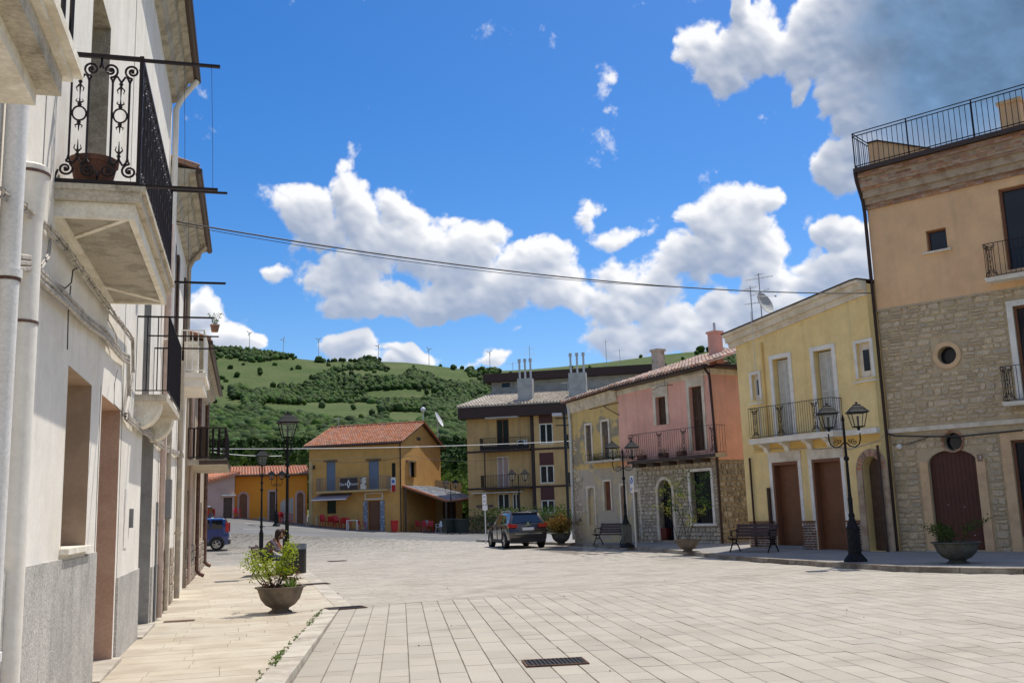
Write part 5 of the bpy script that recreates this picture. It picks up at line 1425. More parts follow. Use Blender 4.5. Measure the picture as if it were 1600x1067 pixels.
for w in (wA_, wB):
    g = MB().box((w[0], -.22, w[2]), (w[1], -.18, w[3])).build('window', m_dwood, tP); louvres(g, w[0] + .01, w[1] - .01, w[2] + .02, w[3] - .02, -.17, -.13, m_dwood)
    mb = MB(); mb.box((w[0] - .14, .011, w[2]), (w[0], .05, w[3])); mb.box((w[1], .011, w[2]), (w[1] + .14, .05, w[3])); mb.box((w[0] - .16, .011, w[3]), (w[1] + .16, .055, w[3] + .42)); mb.box((w[0] - .22, .011, w[3] + .42), (w[1] + .22, .12, w[3] + .48)); mb.build('surround', m_cornw, g)
bx0, bx1 = FP.q(1117, 690, .6)[0], FP.q(981, 700, .6)[0]
b = iron_balcony(tP, FP, bx0, bx1, zs + .15, .62, 1.08, m_conc, .13, .12, ornate=[bx1 - .2, bx0 + .12, FP.q(1030, 690, .6)[0], FP.q(1068, 690, .6)[0]], edge=m_gut)
for x in (FP.q(u, 710)[0] for u in (1005, 1027, 1052, 1078, 1104)):
    MB().box((x - .22, .05, -.27), (x + .22, .45, -.125)).build('corbel', m_gut, b)
for u, lab in ((1063, 'window box of flowers at the middle of the pink house balcony'), (1035, 'flower box on the pink house balcony below the small window'), (1001, 'flower pot at the left end of the pink house balcony')):
    x = FP.q(u, 700, .5)[0]; p = FP.w(x, .45, zs + .16); t = thing('flower_box', lab, 'flower box', p, FP.rz, 'flower boxes on the pink house balcony')
    MB().box((-.2, -.1, 0), (.2, .1, .2)).build('box', m_claypot, t); mb = MB(); r2 = random.Random(u)
    for k in range(70): mb.leaf((r2.uniform(-.2, .2), r2.uniform(-.1, .1), .2 + abs(r2.gauss(0, .1))), .03, r2)
    mb.build('plant', m_weed, t)
# eaves gutter, tiled roof edge
mb = MB(); a, c = sL + .1, -.15
mb.hexa([(c, .02, topP(c)), (a, .02, topP(a)), (a, .42, topP(a) + .02), (c, .42, topP(c) + .02), (c, .02, topP(c) + .07), (a, .02, topP(a) + .07), (a, .42, topP(a) + .14), (c, .42, topP(c) + .14)])
for p, q_ in zip(arc, arc[1:]):
    d_ = Vector((q_[0] - p[0], q_[1] - p[1])).normalized(); n_ = Vector((d_.y, -d_.x)); n_ = n_ * (-.40 if n_.y < 0 else .40)
    mb.hexa([(p[0], p[1], topP(0)), (q_[0], q_[1], topP(0)), (q_[0] + n_.x, q_[1] + n_.y, topP(0) + .02), (p[0] + n_.x, p[1] + n_.y, topP(0) + .02), (p[0], p[1], topP(0) + .10), (q_[0], q_[1], topP(0) + .10), (q_[0] + n_.x, q_[1] + n_.y, topP(0) + .14), (p[0] + n_.x, p[1] + n_.y, topP(0) + .14)])
mb.build('gutter', m_copper, tP)
rf = MB(); rf.hexa([(-.1, .40, topP(0) + .10), (a, .40, topP(a) + .12), (a, -5, topP(a) + 1.75), (EX - .2, -5, topP(0) + 1.75), (-.1, .40, topP(0) + .14), (a, .40, topP(a) + .16), (a, -5, topP(a) + 1.8), (EX - .2, -5, topP(0) + 1.8)])
roofP = rf.build('roof', m_ridge, tP); k = EX - .1; S = MB()
while k < a:
    z0 = topP(max(k, 0)) + .17
    for j in range(14):
        y0 = .46 - j * .39
        if k < 0 and y0 > EY * (1 - math.sqrt(max(0, 1 - (k / EX) ** 2))) + .35: continue
        S.tube([(k, y0, z0 + j * .117), (k, y0 - .41, z0 + .117 * (j + 1) - .012)], [.075, .06], 6)
    k += .2
o = S.build('roof_tiles', m_ridge, roofP); o['kind'] = 'stuff'
x = FP.q(1120, 700, .06)[0]; mb = MB(); mb.tube([(x + .16, .3, topP(0)), (x + .12, .09, topP(0) - .25), (x + .10, .09, topP(0) - .4), (x, .09, zs), (x, .09, .1)], .05, 10); mb.build('downpipe', m_copper, tP, smooth=True)
x0, z0 = FP.q(1036, 600, .5); mb = MB(); mb.tube([(FP.q(1020, 610)[0], .02, 6.42), (FP.q(1030, 612, .5)[0], .5, 6.45), (FP.q(1052, 610, .5)[0], .5, 6.42)], .012, 4); mb.tube([(x0 - .1, .5, 6.42), (x0 - .1, .5, 6.75)], .01, 4); mb.build('bracket', m_wrought, tP)
# chimneys on the pink roof line
for (u0, u1, vt, vb, lab, mm) in ((1019, 1036, 546, 580, 'square grey chimney on the roof line left of the pink chimney', m_conc), (1106, 1127, 518, 556, 'pink chimney with a thin metal flue where the pink and yellow roofs meet', m_pinkw)):
    off_ = -3.0; s1, zt = FP.q((u0 + u1) / 2, vt, off_); w = abs(FP.q(u0, vt, off_)[0] - FP.q(u1, vt, off_)[0]); zb = FP.q(u0, vb, off_)[1] - .8
    t = thing('chimney', lab, 'chimney', FP.w(s1, off_, zb), FP.rz); w *= .55; MB().box((-w / 2, -.22, 0), (w / 2, .22, zt - zb - .1)).build('stack', mm, t)
    MB().box((-w / 2 - .05, -.27, zt - zb - .1), (w / 2 + .05, .27, zt - zb)).build('cap', mm, t)
    if mm is m_pinkw: MB().tube([(0, 0, zt - zb), (0, 0, zt - zb + .38)], .055, 8).build('flue', m_alu, t)

# ------------------------------------------------ derelict ochre house
m_der = mat('crumbling_ochre', (.70, .50, .19), c2=(.34, .29, .20), ns=.9, nt=(.52, .60), streak=((.26, .21, .13), .22), fine=(20, .12), bump=(20, .5))
m_derw = mat('peeling_render', (.52, .45, .34), c2=(.64, .52, .30), ns=.9, nt=(.50, .58), streak=((.26, .21, .15), .22), fine=(20, .15), bump=(20, .6))
m_frz = mat('peeling_frieze', (.66, .54, .37), c2=(.76, .65, .47), ns=4, nt=(.45, .55), streak=((.22, .17, .12), .5), bump=(30, .4))
m_oldwood = mat('weathered_wood', (.20, .16, .13), c2=(.13, .10, .085), ns=6, fine=(60, .2), bump=(60, .5))
m_red = mat('rust_red_shutter', (.22, .075, .03), c2=(.15, .05, .03), ns=6)
tD = bldg('derelict_house', 'derelict narrow house with peeling ochre plaster, closed grey shutters and weedy balcony', FP)
dR0, dR1 = sL + .003, FP.q(893, 720)[0]
r_ = lambda *a: FP.rect(*a)
o1 = r_(917, 925, 664, 730); o2 = r_(942, 952, 658, 730); o3 = r_(945, 955, 752, 797); o4 = r_(920, 930, 762, 820); o5 = r_(972, 980, 758, 838); o6 = r_(994, 1001, 768, 843)
o1 = (*o1[:2], 3.75, o1[3]); o2 = (*o2[:2], 3.75, o2[3])
ops = [o1, o2, o3, (*o4, .2)]
z1_, z2_ = FP.q(972, 606)[1], FP.q(893, 630)[1]
tD_ = lambda s: z1_ + (z2_ - z1_) * (s - dR0) / (dR1 - dR0)
mb = MB(); wall(mb, dR0, dR1, zs, 6.0, ops[:2], .2); mb.poly([(dR0, 0, 6.0), (dR1, 0, 6.0), (dR1, 0, tD_(dR1)), (dR0, 0, tD_(dR0))]); mb.build('wall', m_der, tD)
mb = MB(); wall(mb, sL - .95, dR1, -.1, zs, [o3, (*o4, .2), (*o5, .2), (o6[0], o6[1], .2, o6[3])], .2, y=-.002); shell(mb, dR0, dR1, -.1, 6, 9, -.002, tD_); mb.build('wall', m_derw, tD)
mb = MB(); mb.hexa([(dR0, .001, tD_(dR0) - .52), (dR1 + .05, .001, tD_(dR1) - .5), (dR1 + .05, .05, tD_(dR1) - .5), (dR0, .05, tD_(dR0) - .52), (dR0, .001, tD_(dR0)), (dR1 + .05, .001, tD_(dR1)), (dR1 + .05, .14, tD_(dR1)), (dR0, .14, tD_(dR0))]); mb.build('frieze', m_frz, tD)
mb = MB(); mb.hexa([(dR0, .3, tD_(dR0)), (dR1 + .2, .3, tD_(dR1)), (dR1 + .2, -7, tD_(dR1) + 1.5), (dR0, -7, tD_(dR0) + 1.5), (dR0, .3, tD_(dR0) + .08), (dR1 + .2, .3, tD_(dR1) + .08), (dR1 + .2, -7, tD_(dR1) + 1.6), (dR0, -7, tD_(dR0) + 1.6)])
rfD = mb.build('roof', m_rust, tD); S = MB(); k = dR0 + .1
while k < dR1 + .2: S.tube([(k, .33, tD_(k) + .11), (k, -7, tD_(k) + 1.62)], .07, 6); k += .2
S.build('roof_tiles', m_ridge, rfD)['kind'] = 'stuff'
for o, mm in ((o1, m_oldwood), (o2, m_oldwood), (o3, m_red), (o4, m_derw), (o5, m_oldwood), (o6, m_oldwood)):
    mb = MB(); mb.box((o[0], -.13, o[2]), (o[1], -.09, o[3])); g = mb.build('shutter', mm, tD); mb = MB(); surround(mb, o[0], o[1], o[2], o[3] - (.0), .09, .001, .04); mb.build('surround', m_cornw, g)
    if mm is not m_derw: mb = MB(); mb.box(((o[0] + o[1]) / 2 - .012, -.089, o[2]), ((o[0] + o[1]) / 2 + .012, -.08, o[3])); mb.build('meeting_rail', m_dwood, g)
bD = thing('balcony', None, None); bD.parent = tD; bD.location = (0, 0, 3.72)
c0, c1 = FP.q(972, 730, .4)[0], FP.q(917, 735, .4)[0]
mb = MB(); mb.box((c0, .002, -.1), (c1, .5, 0)); mb.build('slab', m_conc, bD)
mb = MB(); bars(mb, (c0, .46, 0), (c1, .46, 0), .28, .3, .01); mb.build('railing', m_wrought, bD)
m_dkweed = leafmat('dark_weeds', (.05, .07, .025), .4)
mb = MB(); r2 = random.Random(77)
for k in range(600): x = r2.choice((c0 + .25 + r2.gauss(0, .3), c1 - .65 + r2.gauss(0, .16), r2.uniform(c0, c1))); mb.leaf((x, .25 + r2.uniform(-.2, .25), abs(r2.gauss(0, .16 if x > c0 + 1 else .12))), .035, r2)
t = mb.build('weeds_on_balcony', m_dkweed, None); t.location = FP.w(0, 0, 3.72); t.rotation_euler = (0, 0, FP.rz); tag(t, 'dark weeds growing over the derelict house balcony', 'weeds', kind='stuff')
st = split_rects(lay_courses(dR1 - 1.0, dR1 - .02, .1, 4.9, (.12, .24), (.14, .36), (), rr, .03), .3, rr); st = [r for r in st if r[0] > dR1 - 1.0 + .5 * math.sin(r[2] * 2.1) ** 2 + (.35 if r[2] > 3 else 0)]
stones(tD, st, SR[1], -.01, .05, 'stone', 120, rnd=rr, tilt=.05)
s0 = FP.q(893, 700)[0]; mb = MB(); mb.tube([(s0, .1, tD_(s0) - .1), (s0 - .1, .1, 5.5), (s0, .1, .3)], .06, 8); mb.build('downpipe', m_louv, tD)
mb = MB(); xx = FP.q(968, 640)[0]; mb.tube([(xx + 1.5, .5, 6.0), (xx, .05, 6.15)], .02, 4); mb.tube([(xx, .05, 5.6), (xx + .7, .3, 6.05)], .02, 4); mb.build('bracket', m_rust, tD)

# ------------------------------------------------ tall stone and peach house
tS = bldg('stone_house', 'tall three storey house, peach plaster over grey stone, terrace railing on top', FS)
XE = -9.5
q = FS.q
dS = FS.rect(1457, 1533, 716, 855); dS = (dS[0], dS[1], .14, 3.0, .36)
rd1 = q(1480, 555); rd2 = q(1489, 690)
rr1 = .27; o_r1 = (rd1[0] - rr1, rd1[0] + rr1, rd1[1] - rr1, rd1[1] + rr1, rr1, rr1); o_r2 = (rd2[0] - rr1, rd2[0] + rr1, rd2[1] - rr1 + .02, rd2[1] + rr1, rr1, rr1)
zst = 3.6; zpl = 7.42; zbr = q(1480, 302)[1] - .0
wsq = FS.rect(1448, 1480, 358, 392); wb1 = (q(1622, 400)[0] - .3, q(1572, 400)[0], 7.95, 10.35); wb2 = (wb1[0] - .2, q(1592, 560)[0], 4.25, 6.9); dR_ = (wb2[0], q(1588, 760)[0], .5, 3.15)
d_extra = [(XE + 1.5, XE + 2.7, 4.3, 6.6), (XE + 1.5, XE + 2.7, 8.2, 10.2)]
ZTt = 11.78
mb = MB(); wall(mb, XE, 0, -.3, zpl, [dS, o_r1, o_r2, wb2, dR_], .35); mb.build('wall', m_mort, tS); gS = tS.children[-1]
mb = MB(); wall(mb, XE, 0, zpl, ZTt, [wsq, wb1], .3, y=.03); mb.poly([(XE, 0, zpl), (0, 0, zpl), (0, .03, zpl), (XE, .03, zpl)])
mb.poly([(0, .03, zpl), (0, -9, zpl), (0, -9, ZTt), (0, .03, ZTt)]); mb.poly([(XE, .03, zpl), (XE, -9, zpl), (XE, -9, ZTt), (XE, .03, ZTt)]); mb.poly([(XE, -9, zpl), (0, -9, zpl), (0, -9, ZTt), (XE, -9, ZTt)]); mb.poly([(XE, .03, ZTt), (0, .03, ZTt), (0, -9, ZTt), (XE, -9, ZTt)])
mb.build('wall', m_peach, tS)
mb = MB(); mb.poly([(0, 0, -.3), (0, -9, -.3), (0, -9, zpl), (0, 0, zpl)]); mb.poly([(XE, 0, -.3), (XE, -9, -.3), (XE, -9, zpl), (XE, 0, zpl)]); mb.build('side_wall', m_peach, tS)
op2 = [(dS[0] - .3, dS[1] + .3, dS[2] - .2, dS[3]), (o_r1[0] - .16, o_r1[1] + .16, o_r1[2] - .16, o_r1[3] + .16), (o_r2[0] - .03, o_r2[1] + .03, o_r2[2] - .03, o_r2[3] + .03), (wb2[0], wb2[1] + .2, wb2[2], wb2[3] + .2), (dR_[0], dR_[1] + .3, dR_[2] - .6, dR_[3] + .2), (XE, .0, zst - .02, zst + .16)]
st = lay_courses(XE, -.02, .0, zpl - .03, (.12, .25), (.16, .50), op2, rr, .018)
stones(gS, split_rects(st, .22, rr), SR[0], .0, .034, 'stone', 295, prio=lambda r: (r[0] < -5.2, -(r[1] - r[0]) * (r[3] - r[2])), rnd=rr, tilt=.03)
MB().box((XE, .001, zst), (.02, .075, zst + .13)).build('string_course', m_cornw, tS)
MB().box((XE, .03, zpl - .06), (.02, .06, zpl)).build('string_course', m_stone, tS)
# door and its apricot surround, round windows
mb = MB(); filled(mb, dS[0], dS[1], dS[2], dS[3], -.2, -.14, dS[4]); g = mb.build('door', m_dred, tS)
x_ = dS[0] + .01; bw = (dS[1] - dS[0] - .02) / 11
bm_ = MB().box((.004, 0, 0), (bw - .004, .012, 1)).mesh('board', m_dred)
for k in range(11):
    xm = (x_ + bw * (k + .5) - (dS[0] + dS[1]) / 2) / ((dS[1] - dS[0]) / 2); inst('board', bm_, g, (x_ + bw * k, -.14, dS[2] + .02), sc3=(1, 1, dS[3] - dS[4] - dS[2] + dS[4] * math.sqrt(max(0, 1 - xm * xm)) - .05))
mb = MB(); mb.box((dS[0] - .24, .0, dS[2] - .1), (dS[0], .065, dS[3] - .30)); mb.box((dS[1], .0, dS[2] - .1), (dS[1] + .24, .065, dS[3] - .30)); loose(mb, 'door_jamb', m_peachf, g)
mb = MB(); arcp = arch_pts(dS[0], dS[1], dS[3] - dS[4], dS[4]); [mb.ball((x, -.13, z), .018, 6, 4) for x, z in ((dS[0] + .5, 1.0 + .35), (dS[0] + .95, 1.42), (dS[0] + .3, .55), (dS[1] - .3, .55))]; loose(mb, 'door_stud', m_alu, g)
MB().box((dS[0] + .3, -.0 + .002, .02), (dS[1] + .2, .3, .14)).build('doorstep', m_conc, g)
t = MB().box((dS[0] - .22 + .02, .066, 2.62), (dS[0] - .05, .075, 2.82)).build('house_number', m_brick, g); tm = text_mesh('3', .15); o = inst('digit', tm, t, (dS[0] - .135, .079, 2.72), rot=(math.pi / 2, 0, math.pi)); tm.materials.append(m_trimw)
for oo, ring in ((o_r1, .13), (o_r2, .05)):
    cx, cz = (oo[0] + oo[1]) / 2, (oo[2] + oo[3]) / 2
    mb = MB(); N_ = 24
    pts = [(cx + rr1 * math.cos(2 * math.pi * k / N_), cz + rr1 * math.sin(2 * math.pi * k / N_)) for k in range(N_)]; mb.prism(pts, -.3, -.26); g = mb.build('round_window', m_glassr, tS)
    mb = MB()
    for k in range(N_):
        a, b = 2 * math.pi * k / N_, 2 * math.pi * (k + 1) / N_; R2 = rr1 + ring
        mb.prism([(cx + rr1 * math.cos(a), cz + rr1 * math.sin(a)), (cx + rr1 * math.cos(b), cz + rr1 * math.sin(b)), (cx + R2 * math.cos(b), cz + R2 * math.sin(b)), (cx + R2 * math.cos(a), cz + R2 * math.sin(a))], -.02, .05)
    mb.build('surround', m_peachf if ring > .1 else m_brick, g)
g = MB().box((wsq[0], -.2, wsq[2]), (wsq[1], -.16, wsq[3])).build('window', m_glassr, tS); mb = MB(); surround(mb, wsq[0] + .05, wsq[1] - .05, wsq[2] + .02, wsq[3] - .05, .05, -.17, -.10); mb.build('frame', m_brownf, g)
MB().box((wsq[0] - .12, .031, wsq[2] - .06), (wsq[1] + .12, .12, wsq[2])).build('sill', m_cornw, g)
for w in (wb1, wb2, dR_):
    g = MB().box((w[0], -.2, w[2]), (w[1], -.16, w[3])).build('french_window', m_glassr, tS); mb = MB(); surround(mb, w[0] + .07, w[1] - .07, w[2], w[3] - .07, .07, -.16, -.08); mb.build('frame', m_brownf, g)
    if w is wb2: mb = MB(); surround(mb, *w, .16, .001, .05); mb.build('surround', m_trimw, g)
    if w is dR_: mb = MB(); surround(mb, w[0], w[1], w[2] - .5, w[3], .26, .001, .06); mb.build('surround', m_peachf, g)
for (zf, u) in ((7.72, 1538), (4.18, 1566)):
    x1 = q(u, 420 if u == 1538 else 620, .5)[0]
    iron_balcony(tS, FS, wb1[0] - .8, x1, zf, .5, 1.0, m_trimw, .13, .10, ornate=[x1 - .17])
# brick cornice: corbelled courses of brick, one course on another
zz = [(10.62, 10.78, .05, m_brickbg), (10.78, 10.98, .12, m_mort), (10.98, 11.22, .20, m_mort), (11.22, 11.30, .26, m_brickbg), (11.30, 11.62, .30, m_brickbg), (11.62, 11.78, .36, m_brickbg)]
ck = MB()
for a, b, y, mm in zz: ck.box((XE, .03, a), (.0 + y * .25, y + .03, b - .002))
ck = ck.build('brick_cornice', m_brickbg, tS); st = []
for a, b, y in ((10.62, 10.70, .08), (10.71, 10.78, .08), (11.22, 11.30, .29), (11.62, 11.69, .39), (11.70, 11.77, .39), (11.36, 11.43, .33), (11.46, 11.53, .33)):
    S = MB(); x = XE
    while x < y * .1:
        w = .24
        if not (a in (11.36, 11.46) and rr.random() < .35): S.box((x + .006, y - .003, a + .004), (x + w - .006, y + .012, b - .004))
        x += w
    loose_ = S.build('bricks', m_brick, ck); loose_['kind'] = 'stuff'
MB().box((XE, .03, 11.785), (.14, .50, 11.93)).build('roof_edge', m_black if 0 else m_gut, tS)
MB().box((XE, -9, 11.80), (.10, .03, 11.90)).build('terrace', m_conc, tS)
# terrace railing and what stands behind it
rl = MB(); yr = .42
for z in (12.0, 12.98, 13.08): rl.box((XE, yr - .012, z), (.10, yr + .012, z + .025))
x = .09
while x > XE: rl.tube([(x, yr, 11.93), (x, yr, 12.98)], .010, 4); x -= .155
for x in (.09, -1.6, -3.5, -5.4, -7.3): rl.tube([(x, yr, 11.93), (x, yr, 13.10)], .022, 6)
for z in (12.0, 12.98, 13.08): rl.box((.08, -6, z), (.105, yr, z + .025))
y = yr
while y > -6: rl.tube([(.092, y, 11.93), (.092, y, 12.98)], .010, 4); y -= .155
rl.build('terrace_railing', m_wrought, tS)
a0, a1, a2 = q(1352, 225, -.6), q(1372, 222, -.6), q(1480, 238, -.6)
mb = MB(); mb.prism([(a2[0], 11.9), (a0[0] - .1, 11.9), (a0[0] - .1, a0[1] - .05), (a1[0], a1[1]), (a2[0], 12.05)], -.7, -.55); mb.build('parapet', m_peach, tS)
mb = MB(); 
for p, r2_ in (((a0[0] - .1, a0[1] - .05), (a1[0], a1[1])), ((a1[0], a1[1]), (a2[0], 12.05))): mb.hexa([(r2_[0], -.75, r2_[1] + .002), (p[0], -.75, p[1] + .002), (p[0], -.5, p[1] + .002), (r2_[0], -.5, r2_[1] + .002), (r2_[0], -.75, r2_[1] + .05), (p[0], -.75, p[1] + .05), (p[0], -.5, p[1] + .05), (r2_[0], -.5, r2_[1] + .05)])
mb.build('parapet_cap', m_gut, tS)
c0 = q(1564, 200, -.3); c1 = q(1598, 200, -.3); mb = MB(); mb.box((c1[0], -.8, 11.9), (c0[0], -.3, q(1580, 160, -.3)[1])); mb.build('chimney_stack', m_peach, tS); MB().box((c1[0] - .05, -.85, q(1580, 160, -.3)[1]), (c0[0] + .05, -.25, q(1580, 155, -.3)[1])).build('chimney_cap', m_peachf, tS)
e0, e1 = q(1500, 235, -1.2), q(1560, 215, -1.2); mb = MB(); mb.hexa([(e1[0] - 3, -4.5, 13.6), (e0[0] + .3, -4.5, 12.4), (e0[0] + .3, -1.1, 11.95), (e1[0] - 3, -1.1, 12.9), (e1[0] - 3, -4.5, 13.75), (e0[0] + .3, -4.5, 12.55), (e0[0] + .3, -1.1, 12.1), (e1[0] - 3, -1.1, 13.05)]); mb.build('penthouse_roof', m_ridge, tS)
# downpipes at the corner
mb = MB(); mb.tube([(.12, .42, 11.8), (.10, .40, 11.5), (.06, .16, 10.9), (.05, .12, 10.5), (.06, .12, .1)], .055, 10); mb.build('downpipe', m_copper, tS, smooth=True)
mb = MB(); mb.tube([(.24, .10, .1), (.24, .10, 3.4)], .03, 8); mb.build('downpipe', m_cable, tS)
mb = MB(); P = [q(u, v) for u, v in ((1384, 676), (1400, 681), (1450, 682), (1500, 682), (1560, 676), (1600, 672))]; mb.tube([(p[0], .10, p[1]) for p in P], .022, 6); mb.build('cable', m_cabled, tS)
mb = MB(); P = [q(1396, 695), q(1420, 694), q(1452, 683)]; mb.tube([(p[0], .06, p[1]) for p in P], .012, 5); mb.build('cable', m_cabled, tS)
lm = q(1407, 698); MB().ball((lm[0], .09, lm[1]), .09, 12, 8).build('round_lamp', m_trimw, tS, smooth=True)
# ================================================================ the far side of the road
m_ochre = mat('ochre_plaster', (.70, .385, .115), c2=(.66, .35, .10), ns=.5, streak=((.4, .25, .09), .2), bump=(20, .1))
m_ochre2 = mat('pale_ochre_pilaster', (.62, .44, .20), c2=(.5, .36, .18), ns=1)
m_orange = mat('orange_plaster', (.78, .30, .03), c2=(.72, .27, .03), ns=.6, bump=(20, .1))
m_patch = mat('bare_render', (.50, .44, .38), c2=(.42, .36, .3), ns=1)
m_rose = mat('rose_plaster', (.56, .38, .32), c2=(.5, .33, .27), ns=.6)
m_tile = mat('orange_roof_tile', (.52, .20, .10), c2=(.46, .24, .16), ns=1.5, var=.22, bump=(50, .2))
m_blueS = mat('blue_grey_shutter', (.16, .20, .27), rough=.6, bump=None)
m_awn = mat('mauve_awning', (.30, .24, .26), rough=.8, bump=None)
m_sign = mat('dark_sign', (.05, .035, .035), rough=.5, bump=None)
m_wht = mat('white_enamel', (.80, .80, .80), rough=.4, bump=None)
m_redp = mat('red_plastic', (.50, .02, .02), rough=.35, bump=None)
m_whp = mat('white_plastic', (.70, .70, .68), rough=.4, bump=None)
m_blue = mat('blue_enamel', (.02, .10, .45), rough=.4, bump=None)
m_solar = mat('weathered_grey_tile', (.20, .22, .26), c2=(.36, .36, .36), ns=3, var=.35, bump=(40, .3))
m_green = mat('dark_green_iron', (.012, .028, .022), c2=(.03, .04, .035), ns=20, rough=.42, metal=.3, bump=None)
def yfrom(az): return az
bR, bL = at(628, 828, 77), at(483, 820, 79.0)
azB = math.atan2(bL.x - bR.x, bL.y - bR.y)
FB = Frame((bR.x, bR.y), azB)
# make the normal face the square
def tiled(parent, P00, P10, P11, P01, m_, step=.22, r=.065, name='roof_tiles', tile=.38):
    """barrel tiles on the slope P00-P10 (eave) up to P01-P11 (ridge)"""
    P00, P10, P11, P01 = map(Vector, (P00, P10, P11, P01)); L = (P10 - P00).length; n = int(L / step); S = MB()
    nrm = (P10 - P00).cross(P01 - P00).normalized()
    if nrm.z < 0: nrm = -nrm
    H = (P01 - P00).length; k2 = max(1, int(H / tile))
    for i in range(n + 1):
        a = P00.lerp(P10, i / n); b = P01.lerp(P11, i / n)
        for j in range(k2):
            p, q_ = a.lerp(b, j / k2), a.lerp(b, (j + 1.08) / k2)
            S.tube([p + nrm * .035, q_ + nrm * .01], [r, r * .82], 5)
    o = S.build(name, m_, parent); o['kind'] = 'stuff'; return o
tb = bldg('bar_house', 'two storey ochre house with red tiled gable roof, balcony and dark bar sign', FB)
zb0 = .2; W_ = FB.q(483, 760)[0]; zE = FB.q(560, 691)[1] - .12
R_b = lambda *a: FB.rect(*a)
gz = lambda u, v: FB.q(u, v)[1]
dd = R_b(575, 594, 782, 826); w_g = R_b(511, 525, 782, 802); s1 = R_b(510, 524, 721, 748); s2 = R_b(576, 592, 719, 748); sm = R_b(612, 618, 723, 745)
s1 = (*s1[:2], s1[2], s1[3]); zbal = gz(530, 767)
s1 = (s1[0], s1[1], zbal, s1[3]); s2 = (s2[0], s2[1], zbal, s2[3])
mb = MB(); wall(mb, 0, W_, .0, zE, [(dd[0], dd[1], .3, dd[3]), w_g, s1, s2, sm], .25)
DP = 9.4; zR = zE + 1.75
mb.poly([(W_, 0, 0), (W_, -DP, 0), (W_, -DP, zE), (W_, -DP / 2, zR), (W_, 0, zE)]); mb.poly([(0, -DP, 0), (W_, -DP, 0), (W_, -DP, zE), (0, -DP, zE)])
mb.build('wall', m_ochre, tb)
SWs = lambda s, n, z: (n, -s, z)
FG = Frame(FB.w(0, 0), 0); FG.d = -FB.n; FG.n = -FB.d; 
gw = FG.rect(636, 647, 722, 745)     # side window: s runs back from the corner
sq_ = FG.rect(651, 657, 683, 688)
mb = MB(SWs); wall(mb, 0, DP, 0, zE, [gw], .2); mb.poly([(0, 0, zE), (DP, 0, zE), (DP / 2, 0, zR)]); mb.build('gable_wall', m_ochre, tb)
MB(SWs).box((sq_[0], -.0 - .01, sq_[2]), (sq_[1], .004, sq_[3])).build('vent', m_dwood, tb)
g = MB(SWs).box((gw[0], .1, gw[2]), (gw[1], .12, gw[3])).build('window', m_glassr, tb); MB(SWs).box((gw[0], .02 - .15, gw[2]), (gw[0] + .5, .05 - .15, gw[3])).build('shutter', m_greydoor, g); MB(SWs).box((gw[0] - .25, -.12, gw[3]), (gw[1] + .25, -.001, gw[3] + .14)).build('lintel', m_oldwood, g)
rf = MB(); ov = .45
for sgn in (0, 1):
    y0, y1 = (ov, -DP / 2) if not sgn else (-DP - ov, -DP / 2)
    z0 = zE - .12
    rf.hexa([(-.25, y0, z0), (W_ + .25, y0, z0), (W_ + .25, y1, zR), (-.25, y1, zR), (-.25, y0, z0 + .10), (W_ + .25, y0, z0 + .10), (W_ + .25, y1, zR + .1), (-.25, y1, zR + .1)])
rb = rf.build('roof', m_gut, tb); tiled(rb, (-.25, ov, zE - .02), (W_ + .25, ov, zE - .02), (W_ + .25, -DP / 2, zR + .1), (-.25, -DP / 2, zR + .1), m_tile, .2, .07); tiled(rb, (-.25, -DP - ov, zE - .02), (W_ + .25, -DP - ov, zE - .02), (W_ + .25, -DP / 2, zR + .1), (-.25, -DP / 2, zR + .1), m_tile, .4, .1, tile=2)
MB().tube([(-.25, -DP / 2, zR + .16), (W_ + .25, -DP / 2, zR + .16)], .1, 8).build('ridge_tile', m_tile, rb)
MB().tube([(-.2, ov + .05, zE - .12), (W_ + .2, ov + .05, zE - .12)], .07, 6).build('gutter', m_copper, tb)
MB().box((W_ - .32, .001, .0), (W_ + .0, .05, zE - 1.2)).build('pilaster', m_ochre2, tb)
MB().tube([(.03, .09, .3), (.03, .09, zE - .1)], .05, 6).build('downpipe', m_copper, tb)
MB().box((0, .001, zE - 1.13), (W_, .02, zE - 1.06)).build('band', m_ochre2, tb)
for w, mm in ((s1, m_blueS), (s2, m_blueS)):
    g = MB().box((w[0], -.12, w[2]), (w[1], -.06, w[3])).build('shutter', mm, tb); MB().box((w[0] - .2, .001, w[3]), (w[1] + .2, .14, w[3] + .09)).build('lintel', m_rust, g)
g = MB().box((dd[0], -.2, .3), (dd[1], -.15, dd[3])).build('door', m_brown, tb)
mb = MB(); mb.box((dd[0] - .38, .001, .3), (dd[0] - .02, .06, dd[3])); mb.box((dd[1] + .02, .001, .3), (dd[1] + .38, .06, dd[3])); loose(mb, 'display_panel', mat('poster_panel', (.20, .24, .30), c2=(.5, .5, .52), ns=6, nt=(.5, .6), bump=None), g)
mb = MB(); mb.box((dd[0] - .25, .001, dd[3] + .1), (dd[1] + .25, .05, dd[3] + .18)); mb.box((dd[0] - .25, .001, dd[3] + .18), (dd[0] - .18, .05, dd[3] + .55)); mb.box((dd[1] + .18, .001, dd[3] + .18), (dd[1] + .25, .05, dd[3] + .55)); mb.box((dd[0] - .25, .001, dd[3] + .55), (dd[1] + .25, .05, dd[3] + .62)); mb.build('door_hood', m_wht, g)
g = MB().box((w_g[0], -.15, w_g[2]), (w_g[1], -.1, w_g[3])).build('window', m_glassr, tb)
g = MB().box((sm[0], -.12, sm[2]), (sm[1], -.08, sm[3])).build('window', m_glassr, tb)
bx0, bx1 = FB.q(604, 755, .8)[0], FB.q(494, 755, .8)[0]
b = thing('balcony', None, None); b.parent = tb; b.location = (0, 0, zbal)
